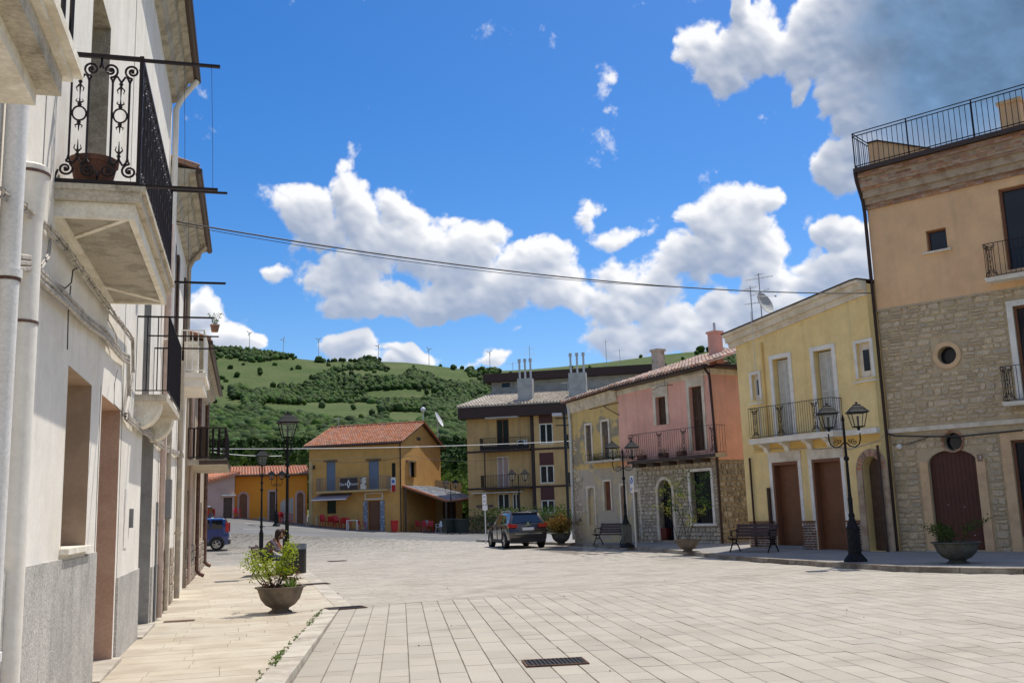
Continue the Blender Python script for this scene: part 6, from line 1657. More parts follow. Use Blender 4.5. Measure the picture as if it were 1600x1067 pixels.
MB().box((bx0, .001, -.14), (bx1, .8, 0)).build('slab', m_ochre2, b)
mb = MB(); bars(mb, (bx0, .76, 0), (bx1, .76, 0), 1.0, .13, .016, rail=.03); bars(mb, (bx0, 0, 0), (bx0, .76, 0), 1.0, .13, .016); bars(mb, (bx1, 0, 0), (bx1, .76, 0), 1.0, .13, .016); mb.build('railing', m_greydoor, b)
# bar sign with pale lettering and emblem, hung on the balcony rail
sx = FB.rect(531, 558, 748, 764, .85); t = thing('bar_sign', 'dark bar sign with white lettering and diamond emblem on the balcony rail', 'sign', FB.w((sx[0] + sx[1]) / 2, .82, zbal + .5), FB.rz)
hw = (sx[1] - sx[0]) / 2; MB().box((-hw, -.02, -.45), (hw, .02, .45)).build('board', m_sign, t)
for txt, x in (('Dark', .46), ('Room', -.46)):
    tm = text_mesh(txt, .30); tm.materials.append(m_wht); inst('lettering', tm, t, (x, .028, -.02), rot=(math.pi / 2, 0, math.pi))
mb = MB(); mb.prism([(0, -.36), (.15, 0), (0, .36), (-.15, 0)], .021, .03); k = mb.build('emblem', m_wht, t); mb = MB(); mb.prism([(0, -.2), (.06, 0), (-.03, .22), (-.06, -.02)], .0305, .035); mb.build('emblem_figure', m_sign, k)
sx = FB.rect(563, 572, 747, 765, .85); t = thing('poster', 'pale pictured banner hung beside the bar sign on the balcony', 'banner', FB.w((sx[0] + sx[1]) / 2, .82, zbal + .5), FB.rz); hw = (sx[1] - sx[0]) / 2
MB().box((-hw, -.01, -.45), (hw, .01, .45)).build('banner', mat('banner_print', (.66, .60, .50), c2=(.16, .14, .12), ns=4, nt=(.5, .58), bump=None), t)
# projecting board and tobacco shop sign
t = thing('hanging_sign', 'white and red tobacco shop sign with blue round mark below the small dark window', 'sign', FB.w(FB.q(615, 757)[0], .05, gz(615, 757)), FB.rz)
MB().box((-.2, -.02, -.55), (.2, .03, .55)).build('board', m_wht, t); MB().box((-.19, .031, -.54), (.14, .036, -.02)).build('red_panel', m_redp, t)
MB(lambda a, b_, c: (a, c, b_)).lathe([(0, .031), (.13, .031), (.13, .037), (0, .037)], (0, .26, 0), 14).build('blue_disc', m_blue, t)
tm = text_mesh('T', .2); tm.materials.append(m_wht); inst('lettering', tm, t, (0, .042, .26), rot=(math.pi / 2, 0, math.pi))
# awning
a0, a1 = FB.q(543, 778, 1.0)[0], FB.q(490, 778, 1.0)[0]; za_ = gz(520, 772)
t = thing('awning', 'mauve fabric awning let down over the bar tables', 'awning', FB.w((a0 + a1) / 2, 0, za_), FB.rz); hw = (a1 - a0) / 2
mb = MB(); mb.hexa([(-hw, .02, 0), (hw, .02, 0), (hw, 1.3, -.42), (-hw, 1.3, -.42), (-hw, .02, .03), (hw, .02, .03), (hw, 1.3, -.39), (-hw, 1.3, -.39)]); mb.build('fabric', m_awn, t)
MB().box((-hw - .03, 1.28, -.47), (hw + .03, 1.36, -.39)).build('front_bar', m_wht, t)
# street lamp bracket
MB().box((W_ - .5, .001, gz(490, 729) - .2), (W_ - .42, .2, gz(490, 729) + .1)).build('wall_lamp', m_black, tb)
# lean-to porch beside the bar: a tiled roof on posts, dark under it
D0 = 3.0
pt = lambda u, v, off: FG.w(FG.q(u, v, off)[0], off, FG.q(u, v, off)[1])
T0 = FG.w(.2, 0, FG.q(633, 762)[1]); T1 = FG.w(DP - .3, 0, T0.z + 0.05)
B0 = at(697, 785, 77.2); B1 = at(745, 781, 84.0)
tl = thing('porch', 'lean to porch with grey tiled roof and orange tile edge beside the bar house', 'porch', (0, 0, 0))
up_ = Vector((0, 0, .12)); mb = MB(); mb.hexa([tuple(T0), tuple(B0), tuple(B1), tuple(T1)] + [tuple(p + up_) for p in (T0, B0, B1, T1)]); rp = mb.build('roof', m_dwood, tl)
tiled(rp, B0 + up_, B1 + up_, T1 + up_, T0 + up_, m_solar, .24, .07)
mb = MB(); mb.tube([T0 + up_ + Vector((0, 0, .04)), B0 + up_ + Vector((0, 0, .04))], .1, 8); mb.tube([B0 + up_ + Vector((0, 0, .02)), B1 + up_ + Vector((0, 0, .02))], .1, 8); loose(mb, 'verge_tile', m_tile, rp)
for (u, D) in ((697, 77.4), (634, 77.2), (744, 83.8)):
    p = at(u, 800, D); g0 = gh(p.x, p.y); MB().box((p.x - .07, p.y - .07, g0 - .1), (p.x + .07, p.y + .07, (B0.z if u > 650 else T0.z) + .02)).build('post', m_dwood, tl)
# room at the back of the porch, pale yellow wall with a dark door
q1, q2 = at(672, 800, 84.5), at(722, 800, 85.5); w = (q2 - q1); w.z = 0; mb = MB(); mb.poly([(q1.x, q1.y, 0), (q2.x, q2.y, 0), (q2.x, q2.y, 4.2), (q1.x, q1.y, 4.6)]); mb.poly([(q2.x, q2.y, 0), (q2.x + 1, q2.y + 6, 0), (q2.x + 1, q2.y + 6, 4.0), (q2.x, q2.y, 4.2)]); mb.build('back_wall', m_ochre2, tl)
c = q1.lerp(q2, .6); MB().obox((c.x, c.y - .06, 1.6), (1.1, .08, 2.4), (w.x, w.y, 0)).build('door', m_dwood, tl)

# ------------------------------------------------ low orange house and rose building
oR, oL = at(480, 815, 79.5), at(366, 808, 78.0); FO = Frame((oR.x, oR.y), math.atan2(oL.x - oR.x, oL.y - oR.y))
to = bldg('orange_house', 'low bright orange house with red tiled roof and peeling base', FO); Wo = FO.q(366, 770)[0]; zEo = FO.q(420, 741)[1]
ds = [FO.rect(374, 386, 771, 806), FO.rect(421, 430, 768, 810), FO.rect(464, 474, 769, 812)]
ds = [(d[0], d[1], .8, d[3], .25 if i != 1 else 0) for i, d in enumerate(ds)]
mb = MB(); wall(mb, 0, Wo, .3, zEo, ds, .2); shell(mb, 0, Wo, .3, zEo, 6); mb.build('wall', m_orange, to)
mb = MB(); r2 = random.Random(5); x = .05
while x < Wo - .1:
    w = r2.uniform(.3, .6); h = 1.5 + .55 * math.sin(x * 1.3) + r2.uniform(0, .4)
    if not any(d[0] - .05 < x + w and x < d[1] + .05 for d in ds): mb.poly([(x, .006, .5), (min(x + w, Wo), .006, .5), (min(x + w, Wo), .006, h + r2.uniform(.5, .9)), (x + w * .5, .006, h + r2.uniform(.7, 1.1)), (x, .006, h + r2.uniform(.5, .9))])
    x += w
mb.build('bare_render', m_patch, to)['kind'] = 'stuff'
for d in ds: mb = MB(); filled(mb, d[0], d[1], d[2], d[3], -.15, -.1, d[4]); g = mb.build('door', m_brown if d is not ds[1] else m_dwood, to); mb = MB(); surround(mb, d[0], d[1], d[2], d[3], .16, .001, .03, d[4] or 0) ; mb.build('surround', m_rose, g)
zRo = FO.q(420, 735)[1]; Ro = zEo + .75
mb = MB(); mb.hexa([(-.1, .4, zEo - .1), (Wo + .3, .4, zEo - .1), (Wo + .3, -3.5, Ro), (-.1, -3.5, Ro), (-.1, .4, zEo), (Wo + .3, .4, zEo), (Wo + .3, -3.5, Ro + .1), (-.1, -3.5, Ro + .1)]); ro = mb.build('roof', m_tile, to); tiled(ro, (-.1, .4, zEo), (Wo + .3, .4, zEo), (Wo + .3, -3.5, Ro + .1), (-.1, -3.5, Ro + .1), m_tile, .22, .07)
MB().tube([(-.1, .45, zEo - .06), (Wo + .3, .45, zEo - .06)], .08, 6).build('gutter', m_rust, to)
MB().box((Wo - .05, .001, .3), (Wo + .12, .1, zEo)).build('quoin', m_rust, to); MB().tube([(1.55, .06, .9), (1.55, .06, zEo)], .05, 6).build('downpipe', m_ochre2, to)
pR, pL = at(366, 806, 76.5), at(300, 804, 74.5); FR = Frame((pR.x, pR.y), math.atan2(pL.x - pR.x, pL.y - pR.y)); tr = bldg('rose_house', 'small rose coloured building with tiled roof behind the blue car', FR)
Wr = FR.q(300, 770)[0]; e1, e2 = FR.q(366, 741)[1], FR.q(320, 751)[1]; dr = FR.rect(349, 363, 777, 806)
mb = MB(); wall(mb, 0, Wr, .3, 4.4, [(dr[0], dr[1], .8, dr[3])], .2); mb.poly([(0, 0, 4.4), (Wr, 0, 4.4), (Wr, 0, e2 - .5), (0, 0, e1)]); shell(mb, 0, Wr, .3, 5, 6, 0, lambda s: e1 + (e2 - .5 - e1) * s / Wr); mb.build('wall', m_rose, tr)
g = MB().box((dr[0], -.15, .8), (dr[1], -.1, dr[3])).build('door', m_dwood, tr); MB().box((dr[0] - .2, .001, dr[3] + .12), (dr[1] + .2, .2, dr[3] + .22)).build('lintel', m_trimw, g)
mb = MB(); mb.hexa([(-.3, .3, e1), (Wr, .3, e2 - .5), (Wr, -4, e2 + .4), (-.1, -4, e1 + .35), (-.3, .3, e1 + .12), (Wr, .3, e2 - .38), (Wr, -4, e2 + .5), (-.1, -4, e1 + .45)]); rr_ = mb.build('roof', m_tile, tr); tiled(rr_, (-.3, .3, e1 + .12), (Wr, .3, e2 - .38), (Wr, -4, e2 + .5), (-.1, -4, e1 + .45), m_tile, .22, .07)

# ------------------------------------------------ apartment house
m_apt = mat('apartment_ochre', (.70, .45, .19), c2=(.65, .41, .17), ns=.7, streak=((.3, .2, .1), .3), bump=(20, .1))
m_fasc = mat('dark_brown_fascia', (.055, .030, .024), rough=.6)
m_grt = mat('grey_roof_tile', (.42, .36, .29), c2=(.50, .44, .36), ns=3, var=.25, bump=(40, .3))
m_penth = mat('pale_grey_wall', (.52, .50, .46), c2=(.42, .4, .37), ns=1.5)
m_redpan = mat('dark_red_panel', (.10, .03, .025), rough=.5)
aL, aR = at(731, 830, 80), at(905, 838, 78.2); FA = Frame((aR.x, aR.y), math.atan2(aL.x - aR.x, aL.y - aR.y))
ta = bldg('apartment_house', 'three storey ochre apartment block with brown bands, balconies and grey tiled roof', FA)
Wa = FA.q(731, 740)[0]; sA = FA.q(838, 740)[0]; qa = FA.q; zf = [qa(780, 764)[1], qa(780, 706)[1]]; zEa = qa(780, 653)[1]
ra = FA.rect; op_t = ra(776, 795, 655, 695); op_m = ra(777, 795, 713, 758); op_b1 = ra(778, 796, 771, 795); op_b2 = ra(801, 812, 771, 795)
op_t = (*op_t[:2], zf[1] + .12, op_t[3]); op_m = (*op_m[:2], zf[0] + .12, op_m[3])
stw = [ra(844, 865, 662, 694), ra(845, 867, 727, 755), ra(847, 868, 781, 801)]
mb = MB(); wall(mb, sA, Wa, -.3, zEa, [op_t, op_m, op_b1, op_b2], .2); wall(mb, -1.0, sA, -.3, zEa, stw, .2, y=.35); mb.poly([(sA, 0, -.3), (sA, .35, -.3), (sA, .35, zEa), (sA, 0, zEa)]); shell(mb, -1, Wa, -.3, zEa, 12); mb.build('wall', m_apt, ta)
for z in zf: MB().box((sA, .002, z), (Wa + .05, .04, z + .15)).build('band', m_fasc, ta); MB().box((-1, .351, z), (sA, .40, z + .15)).build('band', m_fasc, ta)
for x in (sA + .18,): MB().box((x - .15, .001, -.3), (x + .12, .3, zEa)).build('duct', m_fasc, ta)
for i, w in enumerate((op_t, op_m, op_b1, op_b2)):
    g = MB().box((w[0], -.15, w[2]), (w[1], -.12, w[3])).build('window', m_glassr if i != 1 else m_rose, ta); mb = MB(); n = 2
    mb.box((w[0], -.12, w[2]), (w[0] + .07, -.06, w[3])); mb.box((w[1] - .07, -.12, w[2]), (w[1], -.06, w[3])); mb.box((w[0] + .07, -.12, w[3] - .07), (w[1] - .07, -.06, w[3])); c_ = (w[0] + w[1]) / 2; mb.box((c_ - .04, -.12, w[2]), (c_ + .04, -.06, w[3] - .07)); mb.build('frame', m_trimw if i else m_brown, g)
for w in stw:
    g = MB().box((w[0], .2, w[2]), (w[1], .23, w[3])).build('window', m_glassr, ta); mb = MB(); mb.box((w[0], .23, w[2]), (w[0] + .08, .32, w[3])); mb.box((w[1] - .08, .23, w[2]), (w[1], .32, w[3])); mb.box((w[0] + .08, .23, w[3] - .08), (w[1] - .08, .32, w[3])); mb.box((w[0] + .08, .23, w[2]), (w[1] - .08, .32, w[2] + .08)); c_ = (w[0] + w[1]) / 2; mb.box((c_ - .05, .23, w[2] + .08), (c_ + .05, .32, w[3] - .08)); mb.build('frame', m_trimw, g)
    MB().box((w[0], .351, w[3] + .02), (w[1], .37, w[3] + 1.0)).build('panel', m_redpan, ta)
for i, z in enumerate(zf[::-1]):
    b = thing('balcony', None, None); b.parent = ta; b.location = (0, 0, z); x0, x1 = sA + .35, qa(750, 700, 1.0)[0]
    MB().box((x0, .001, -.02), (x1, 1.0, .12)).build('slab', m_fasc, b)
    mb = MB(); bars(mb, (x0, .96, .12), (x1, .96, .12), .95, .13, .014, rail=.03); bars(mb, (x1, 0, .12), (x1, .96, .12), .95, .13, .014, rail=.03)
    if i == 0: mb.box((x0, .95, .14), (x1, .98, .42))
    mb.build('railing', m_wrought, b)
    b = thing('balcony', None, None); b.parent = ta; b.location = (0, 0, z); MB().box((-.8, .36, -.02), (.5, 1.1, .12)).build('slab', m_fasc, b); mb = MB(); bars(mb, (-.8, 1.05, .12), (.5, 1.05, .12), .95, .1, .014); bars(mb, (.5, .4, .12), (.5, 1.05, .12), .95, .1, .014); mb.build('railing', m_wrought, b)
z = zf[1] + .12; xa = qa(815, 684, .7)[0]; ac = MB().box((xa - .4, .3, z + .15), (xa + .4, .6, z + .75)).build('air_conditioner', m_whp, ta); mb = MB(lambda a, b_, c: (a, c, b_)); mb.lathe([(0, .601), (.24, .601), (.24, .61), (0, .61)], (xa + .1, z + .45, 0), 14); mb.build('fan', m_black, ac)
x0, x1 = qa(809, 650, .8)[0], qa(758, 652, .8)[0]; zz_ = qa(780, 652)[1]; MB().box((x0, .02, zz_ - .12), (x1, .95, zz_ - .02)).build('awning_cassette', m_whp, ta)
MB().box((qa(812, 660)[0], .05, zf[1]), (qa(812, 660)[0] + .06, .1, zEa)).build('downpipe', m_ochre2, ta); MB().tube([(qa(757, 710, .9)[0], .9, zf[0]), (qa(757, 710, .9)[0], .9, zf[1])], .05, 6).build('balcony_post', m_fasc, ta)
zz2 = qa(780, 768)[1] - .1; MB().box((qa(817, 770, .6)[0], .02, zz2), (qa(737, 770, .6)[0], .7, zz2 + .07)).build('ledge', m_trimw, ta)
# deep brown eaves band with the grey tiled slope
zt1 = qa(780, 634, 1.0)[1]; zt0 = qa(780, 651, 1.0)[1]
MB().box((-1.2, -.5, zt0), (Wa + .45, 1.0, zt1)).build('fascia', m_fasc, ta)
zr = zt1 + 1.6; mb = MB(); mb.hexa([(-1.2, 1.05, zt1 + .001), (Wa + .5, 1.05, zt1 + .001), (Wa - 1.3, -4.5, zr), (-1.2, -4.5, zr), (-1.2, 1.05, zt1 + .08), (Wa + .5, 1.05, zt1 + .08), (Wa - 1.3, -4.5, zr + .08), (-1.2, -4.5, zr + .08)]); rf = mb.build('roof', m_grt, ta)
tiled(rf, (-1.2, 1.05, zt1 + .08), (Wa + .5, 1.05, zt1 + .08), (Wa - 1.3, -4.5, zr + .08), (-1.2, -4.5, zr + .08), m_grt, .26, .09)
mb = MB(); mb.poly([(Wa + .5, 1.05, zt1 + .04), (Wa + .5, -11, zt1 + .04), (Wa - 1.3, -6, zr), (Wa - 1.3, -4.5, zr)]); mb.build('hip', m_grt, ta)
# set back top storey with flat dark roof, running far to the right behind the other houses
zp0, zp1, zp2 = qa(800, 622, -5)[1], qa(800, 596, -5)[1], qa(800, 584, -5.0)[1]
xl, xr = qa(768, 600, -5)[0], qa(1042, 580, -5)[0]
wn = ra(784, 797, 598, 605, -5); mb = MB(); wall(mb, xr, xl, zt1, zp1, [(wn[0], wn[1], wn[2], wn[3])], .2, y=-5); mb.poly([(xl, -5, zt1), (xl, -12, zt1), (xl, -12, zp1), (xl, -5, zp1)]); mb.build('top_storey', m_penth, ta)
MB().box((wn[0], -5.15, wn[2]), (wn[1], -5.1, wn[3])).build('window', m_glassr, ta)
MB().box((xr, -13, zp1 + .002), (xl + .55, -4.2, zp2)).build('flat_roof', m_fasc, ta)
for (u0, u1, vt, vb, nfl, lab) in ((810, 833, 592, 634, 3, 'white chimney block with three tall metal flues'), (890, 917, 588, 628, 3, 'second grey chimney block with metal flues right of the first')):
    off_ = -.6; x0, x1 = qa(u1, 610, off_)[0], qa(u0, 610, off_)[0]; zb_, z_t = qa(820, vb, off_)[1] - .3, qa(820, vt, off_)[1]; c = (x0 + x1) / 2
    t = thing('chimney', lab, 'chimney', FA.w(c, off_, zb_), FA.rz, 'apartment chimneys'); hw = (x1 - x0) / 2
    MB().box((-hw, -.4, 0), (hw, .4, z_t - zb_)).build('stack', m_penth, t)
    for k in range(nfl):
        x = (k - (nfl - 1) / 2) * hw * .75; mb = MB(); mb.tube([(x, 0, z_t - zb_), (x, 0, z_t - zb_ + 1.4)], .085, 8); mb.lathe([(.085, 1.4), (.15, 1.42), (.15, 1.5), (.09, 1.55), (.14, 1.6), (.14, 1.66)], (x, 0, z_t - zb_), 8); mb.build('flue', m_alu, t)
aerial('roof aerial rising behind the three flues of the apartment block', FA, 827, 540, 592, -1.2, [(.9, .9, 4, 0), (.75, 1.0, 5, .05)])
aerial('low white roof aerial left of the apartment flues', FA, 801, 566, 585, -5.5, [(.9, 1.1, 6, 0)])
aerial('dark mast aerial at the right end of the grey tiled roof', FA, 887, 596, 632, -.2, [(.95, 1.1, 5, 0)])
aerial('thin aerial on the flat roof left of the grey chimney', FA, 968, 546, 572, -5.5, [(.95, .9, 4, 0)]); aerial('thin tall aerial on the flat roof further left', FA, 946, 530, 572, -5.5, [(.9, .5, 3, 0)])
aerial('small television aerial on the bar house roof', FB, 529, 653, 672, -DP / 2, [(.95, .8, 4, 0)])
# satellite dish seen edge on behind the bar house and the white globe lamp
p = at(684, 656, 86); t = thing('satellite_dish', 'white dish on a mast behind the bar roof, seen almost edge on', 'satellite dish', (p.x, p.y, p.z - 3.4), 0)
mb = MB(); ax = (f0 * -.16 + r0 * .86 + Vector((0, 0, .42))).normalized(); e1 = (Vector((0, 0, 1)) - ax * ax.z).normalized(); e2 = ax.cross(e1); prev = None
for i in range(5):
    ring = [mb.v(Vector((0, 0, 3.4)) + ax * (.16 * (i / 4) ** 2) + (e1 * math.cos(j * .3491) + e2 * math.sin(j * .3491)) * (.72 * i / 4 + .001)) for j in range(18)]
    if prev: [mb.f(prev[j], prev[(j + 1) % 18], ring[(j + 1) % 18], ring[j]) for j in range(18)]
    prev = ring
mb.build('dish', m_wht, t); MB().tube([(0, 0, 0), (0, 0, 3.4)], .035, 6).build('mast', m_alu, t)
p = at(661, 640, 96); t = thing('globe_lamp', 'white globe lamp on a thin pole rising above the trees', 'street lamp', (p.x, p.y, p.z - 9.5), 0); MB().ball((0, 0, 9.5), .26, 12, 8).build('globe', m_wht, t, smooth=True); MB().tube([(0, 0, 0), (0, 0, 9.3)], .05, 6).build('pole', m_alu, t)
# ================================================================ street furniture
m_lampglass = mat('lamp_glass', (.5, .5, .46), rough=.1, spec=.5, bump=None, alpha=.14)
m_lampblk = mat('black_lamp_paint', (.011, .012, .014), c2=(.025, .025, .027), ns=20, rough=.6, spec=.1, bump=None)
m_slat = mat('varnished_slat', (.075, .038, .03), c2=(.05, .028, .022), ns=9, fine=(80, .2), rough=.5, bump=(80, .15))
m_bowl = mat('cast_stone_bowl', (.20, .155, .115), c2=(.13, .105, .08), ns=5, streak=((.07, .06, .05), .4), fine=(60, .15), bump=(60, .3))
m_bowlG = mat('grey_green_bowl', (.10, .105, .085), c2=(.07, .07, .06), ns=5, fine=(60, .15), bump=(60, .3))
m_soil = mat('potting_soil', (.05, .035, .025), rough=1)
m_lf = leafmat('fresh_leaves', (.34, .42, .04), .3); m_lfd = leafmat('dark_leaves', (.055, .10, .02), .3); m_lfr = leafmat('red_leaves', (.16, .045, .03), .35); m_lfy = leafmat('yellow_green_leaves', (.30, .30, .05), .3)
m_agave = leafmat('spiky_leaves', (.22, .33, .06), .15, .2); m_croton = leafmat('croton_leaves', (.26, .15, .035), .5)
def lantern(t, c, s=1.0, name='lantern'):
    """tapering four sided lantern: frame, panes and roof; c = middle of its base"""
    x, y, z = c; b, w, h = .15 * s, .245 * s, .44 * s; k = .014 * s
    mb = MB(); cb = [(-b, -b), (b, -b), (b, b), (-b, b)]; ct = [(-w, -w), (w, -w), (w, w), (-w, w)]
    for i in range(4):
        j = (i + 1) % 4
        mb.tube([(x + cb[i][0], y + cb[i][1], z), (x + ct[i][0], y + ct[i][1], z + h)], k, 4)
        mb.tube([(x + cb[i][0], y + cb[i][1], z), (x + cb[j][0], y + cb[j][1], z)], k * 1.2, 4); mb.tube([(x + ct[i][0], y + ct[i][1], z + h), (x + ct[j][0], y + ct[j][1], z + h)], k * 1.4, 4)
    mb.tube([(x, y, z - .12 * s), (x, y, z)], [.03 * s, .07 * s], 8); mb.lathe([(.025, 0), (.03, .34 * s)], (x, y, z), 8)
    L_ = mb.build(name, m_lampblk, t)
    mb = MB(); q_ = .004
    for i in range(4):
        j = (i + 1) % 4; mb.poly([(x + cb[i][0] * .97, y + cb[i][1] * .97, z + .01), (x + cb[j][0] * .97, y + cb[j][1] * .97, z + .01), (x + ct[j][0] * .97, y + ct[j][1] * .97, z + h - .01), (x + ct[i][0] * .97, y + ct[i][1] * .97, z + h - .01)])
    mb.build('pane', m_lampglass, L_)
    mb = MB(); rings = [(.30, 0), (.31, .02), (.26, .07), (.15, .20), (.10, .235), (.105, .26), (.06, .28)]
    prev = None
    for r, dz in rings:
        r *= s; ring = [mb.v((x + r * a, y + r * b_, z + h + dz * s)) for a, b_ in ((-1, -1), (1, -1), (1, 1), (-1, 1))]
        if prev: [mb.f(prev[i], prev[(i + 1) % 4], ring[(i + 1) % 4], ring[i]) for i in range(4)]
        else: mb.f(*reversed(ring))
        prev = ring
    mb.f(*prev); mb.ball((x, y, z + h + .31 * s), .045 * s, 8, 6); mb.build('lantern_roof', m_lampblk, L_)
def post_parts(t, H, r=.045, base=1.0, big=True, m_=m_lampblk):
    mb = MB(); k = 1.0 if big else .62
    prof = [(.30 * k, 0), (.29 * k, .05), (.20 * k, .16), (.165 * k, .20), (.165 * k, .78 * base), (.18 * k, .82 * base), (.13 * k, .92 * base), (.085 * k, 1.05 * base), (.07, 1.1 * base), (.085, 1.16 * base), (.055, 1.24 * base)]
    mb.lathe(prof, n=12); mb.build('base', m_, t)
    mb = MB(); mb.lathe([(.055, 1.24 * base), (.062, 1.6 * base), (.05, 1.62 * base), (r, 1.7 * base), (r * .8, H * .72), (r * 1.5, H * .725), (r * 1.6, H * .74), (r * .8, H * .755), (r * .7, H)], n=10); mb.build('pole', m_, t)
def single_lamp():
    t = thing('street_lamp', 'x', 'street lamp'); post_parts(t, 3.95, .05, 1.0, False); lantern(t, (0, 0, 4.07), 1.0)
    mb = MB()
    for a in range(4): c, s = math.cos(a * 1.571 + .785), math.sin(a * 1.571 + .785); mb.tube([(0, 0, 3.45), (c * .12, s * .12, 3.6), (c * .17, s * .17, 3.85), (c * .12, s * .12, 4.0)], .012, 5)
    mb.tube([(0, 0, 3.2), (0, 0, 3.28)], .07, 8); mb.build('bracket', m_lampblk, t); return t
def double_lamp(m_=m_lampblk):
    t = thing('street_lamp', 'x', 'street lamp'); post_parts(t, 3.55, .045, 1.0, True, m_)
    MB().lathe([(.02, 3.55), (.045, 3.6), (.012, 3.75)], n=8).build('finial', m_, t)
    for s in (-1, 1):
        mb = MB(); pts = [(s * .04, 0, 3.02), (s * .12, 0, 2.93), (s * .25, 0, 2.90), (s * .36, 0, 2.97), (s * .40, 0, 3.10), (s * .40, 0, 3.26)]; mb.tube(pts, .018, 6)
        pl = lambda a, b: (a, 0, b)
        spiral(mb, (s * .24, 3.03), .085, 1.3, math.pi * .5, s, pl, .011, 16, .02); spiral(mb, (s * .12, 3.06), .06, 1.2, -math.pi * .5, s, pl, .009, 14, .015)
        mb.build('arm', m_, t); lantern(t, (s * .38, 0, 3.42), .82)
    return t
d1 = double_lamp(); s1_ = single_lamp()
pR_ = gpt(1337, 877, .105); place(d1, True, pR_, R_(-20), 'tall black double lantern street lamp in front of the yellow house', 'double lantern street lamps')
pM = gpt(980, 855, .105); place(d1, False, pM, R_(-10), 'double lantern street lamp beside the bench before the derelict house', 'double lantern street lamps')
for (u, D, lab, rz) in ((812, 59, 'double lantern street lamp standing behind the grey car', 0), (705, 76.5, 'double lantern street lamp in front of the tiled porch', .3), (432, 73.5, 'distant double lantern street lamp before the orange house', 0)):
    p = at(u, 800, D); place(d1, False, (p.x, p.y, gh(p.x, p.y)), rz - .25, lab, 'double lantern street lamps')
pL1 = gpt(448, 899); place(s1_, True, pL1, R_(8), 'nearest single lantern street lamp beside the litter bin on the left pavement', 'single lantern street lamps')
pL2 = gpt(408, 861); place(s1_, False, pL2, R_(8), 'second single lantern street lamp beyond the occupied bench', 'single lantern street lamps')
MB().box((-.17, -.17, 0), (.17, .17, .86)).build('plinth', m_bowlG, [o for o in bpy.data.objects if o.get('label', '').startswith('double lantern street lamp beside the bench')][0])

def bench():
    t = thing('park_bench', 'x', 'bench'); L = 1.5
    for s in (-1, 1):
        mb = MB(); x = s * (L / 2 - .06); P = lambda y, z: (x, y, z)
        mb.tube([P(.30, 0), P(.22, .12), P(.10, .30), P(.12, .40), P(.25, .42)], .022, 6); mb.tube([P(-.32, 0), P(-.24, .14), P(-.10, .30), P(-.14, .42)], .022, 6)
        mb.tube([P(.10, .30), P(0, .25), P(-.10, .30)], .018, 6); mb.tube([P(.27, .42), P(0, .39), P(-.16, .42), P(-.26, .62), P(-.33, .86)], .022, 6)
        mb.tube([P(-.27, .66), P(-.1, .68), P(.12, .66), P(.22, .60), P(.20, .52), P(.14, .56)], .018, 6); mb.tube([P(.14, .42), P(.10, .5), P(.14, .64)], .014, 5)
        mb.tube([P(-.33, .86), P(-.38, .88), P(-.39, .83)], .016, 5); mb.build('end_frame', m_lampblk, t)
    for k in range(4): y = .25 - k * .125; MB().box((-L / 2, y - .05, .43 - .012 * k), (L / 2, y + .05, .46 - .012 * k)).build('seat_slat', m_slat, t)
    for k in range(4):
        f = k / 3; y = -.20 - .11 * f; z = .52 + .10 * k; MB().obox((0, y, z), (L, .085, .028), (1, 0, 0), (0, 1, .35)).build('back_slat', m_slat, t)
    return t
bn = bench(); pb1 = gpt(1178, 862, .105)
def face(az): return math.atan2(1, 0) * 0 - az      # local +y turned to azimuth az
place(bn, True, pb1, R_(120), 'wooden slat bench with black iron ends in front of the yellow house', 'slatted benches in the square')
place(bn, False, gpt(955, 851, .105), R_(120), 'slatted bench left of the plinthed street lamp before the derelict house', 'slatted benches in the square')
place(bn, False, gpt(1690, 888, .105) + Vector((.0, .3, 0)), R_(137), 'bench cut off by the right edge of the picture', 'slatted benches in the square')
pB = gpt(424, 889); pB = Vector((.58, 31.2, 0)); place(bn, False, pB, R_(-98), 'slatted bench on the left pavement with two people seated on it', 'slatted benches in the square')
# litter bin on its post
pb_ = pL1 + Vector((.22, -1.6, 0)); t = thing('litter_bin', 'dark round litter bin with pale rim beside the nearest left lamp', 'litter bin', pb_, 0)
mb = MB(); mb.lathe([(.24, .14), (.255, .16), (.255, .80), (.235, .80), (.235, .2), (0, .2)], n=24, caps=False); mb.lathe([(0, .14), (.24, .14)], n=24, caps=False); mb.build('drum', m_black, t, smooth=True); mb = MB(); mb.lathe([(.262, .80), (.262, .95), (.245, .95), (.245, .80)], n=24, caps=False); mb.build('rim', mat('bin_rim', (.16, .18, .21), rough=.5, bump=None), t, smooth=True)
mb = MB(); mb.box((-.40, -.05, .0), (-.33, .05, 1.12)); mb.box((-.34, -.03, .55), (-.25, .03, .62)); mb.build('bin_post', m_black, t)

# ---------------------------------------------------------------- planters
def bowl(label, loc, R, H, m_, group='stone bowl planters'):
    t = thing('planter_bowl', label, 'planter', loc, 0, group)
    mb = MB(); mb.lathe([(R * .50, 0), (R * .50, H * .05), (R * .36, H * .12), (R * .36, H * .17), (R * .62, H * .30), (R * .82, H * .52), (R * .90, H * .74), (R * .97, H * .92), (R * 1.08, H * .96), (R * 1.08, H), (R * .93, H), (R * .86, H * .8)], n=28, caps=True); mb.build('bowl', m_, t, smooth=True)
    mb = MB(); mb.lathe([(0, H * .86), (R * .90, H * .86)], n=20, caps=False); mb.build('soil', m_soil, t); return t
def twigs(mb, base, dirv, L, n, r, rnd, droop=.0):
    p = Vector(base); d = Vector(dirv).normalized(); pts = [p]
    for k in range(n): d = (d + Vector((rnd.gauss(0, .16), rnd.gauss(0, .16), rnd.gauss(0, .1) - droop))).normalized(); p = p + d * L / n; pts.append(p)
    mb.tube(pts, [r * (1 - .7 * k / n) for k in range(n + 1)], 5); return pts
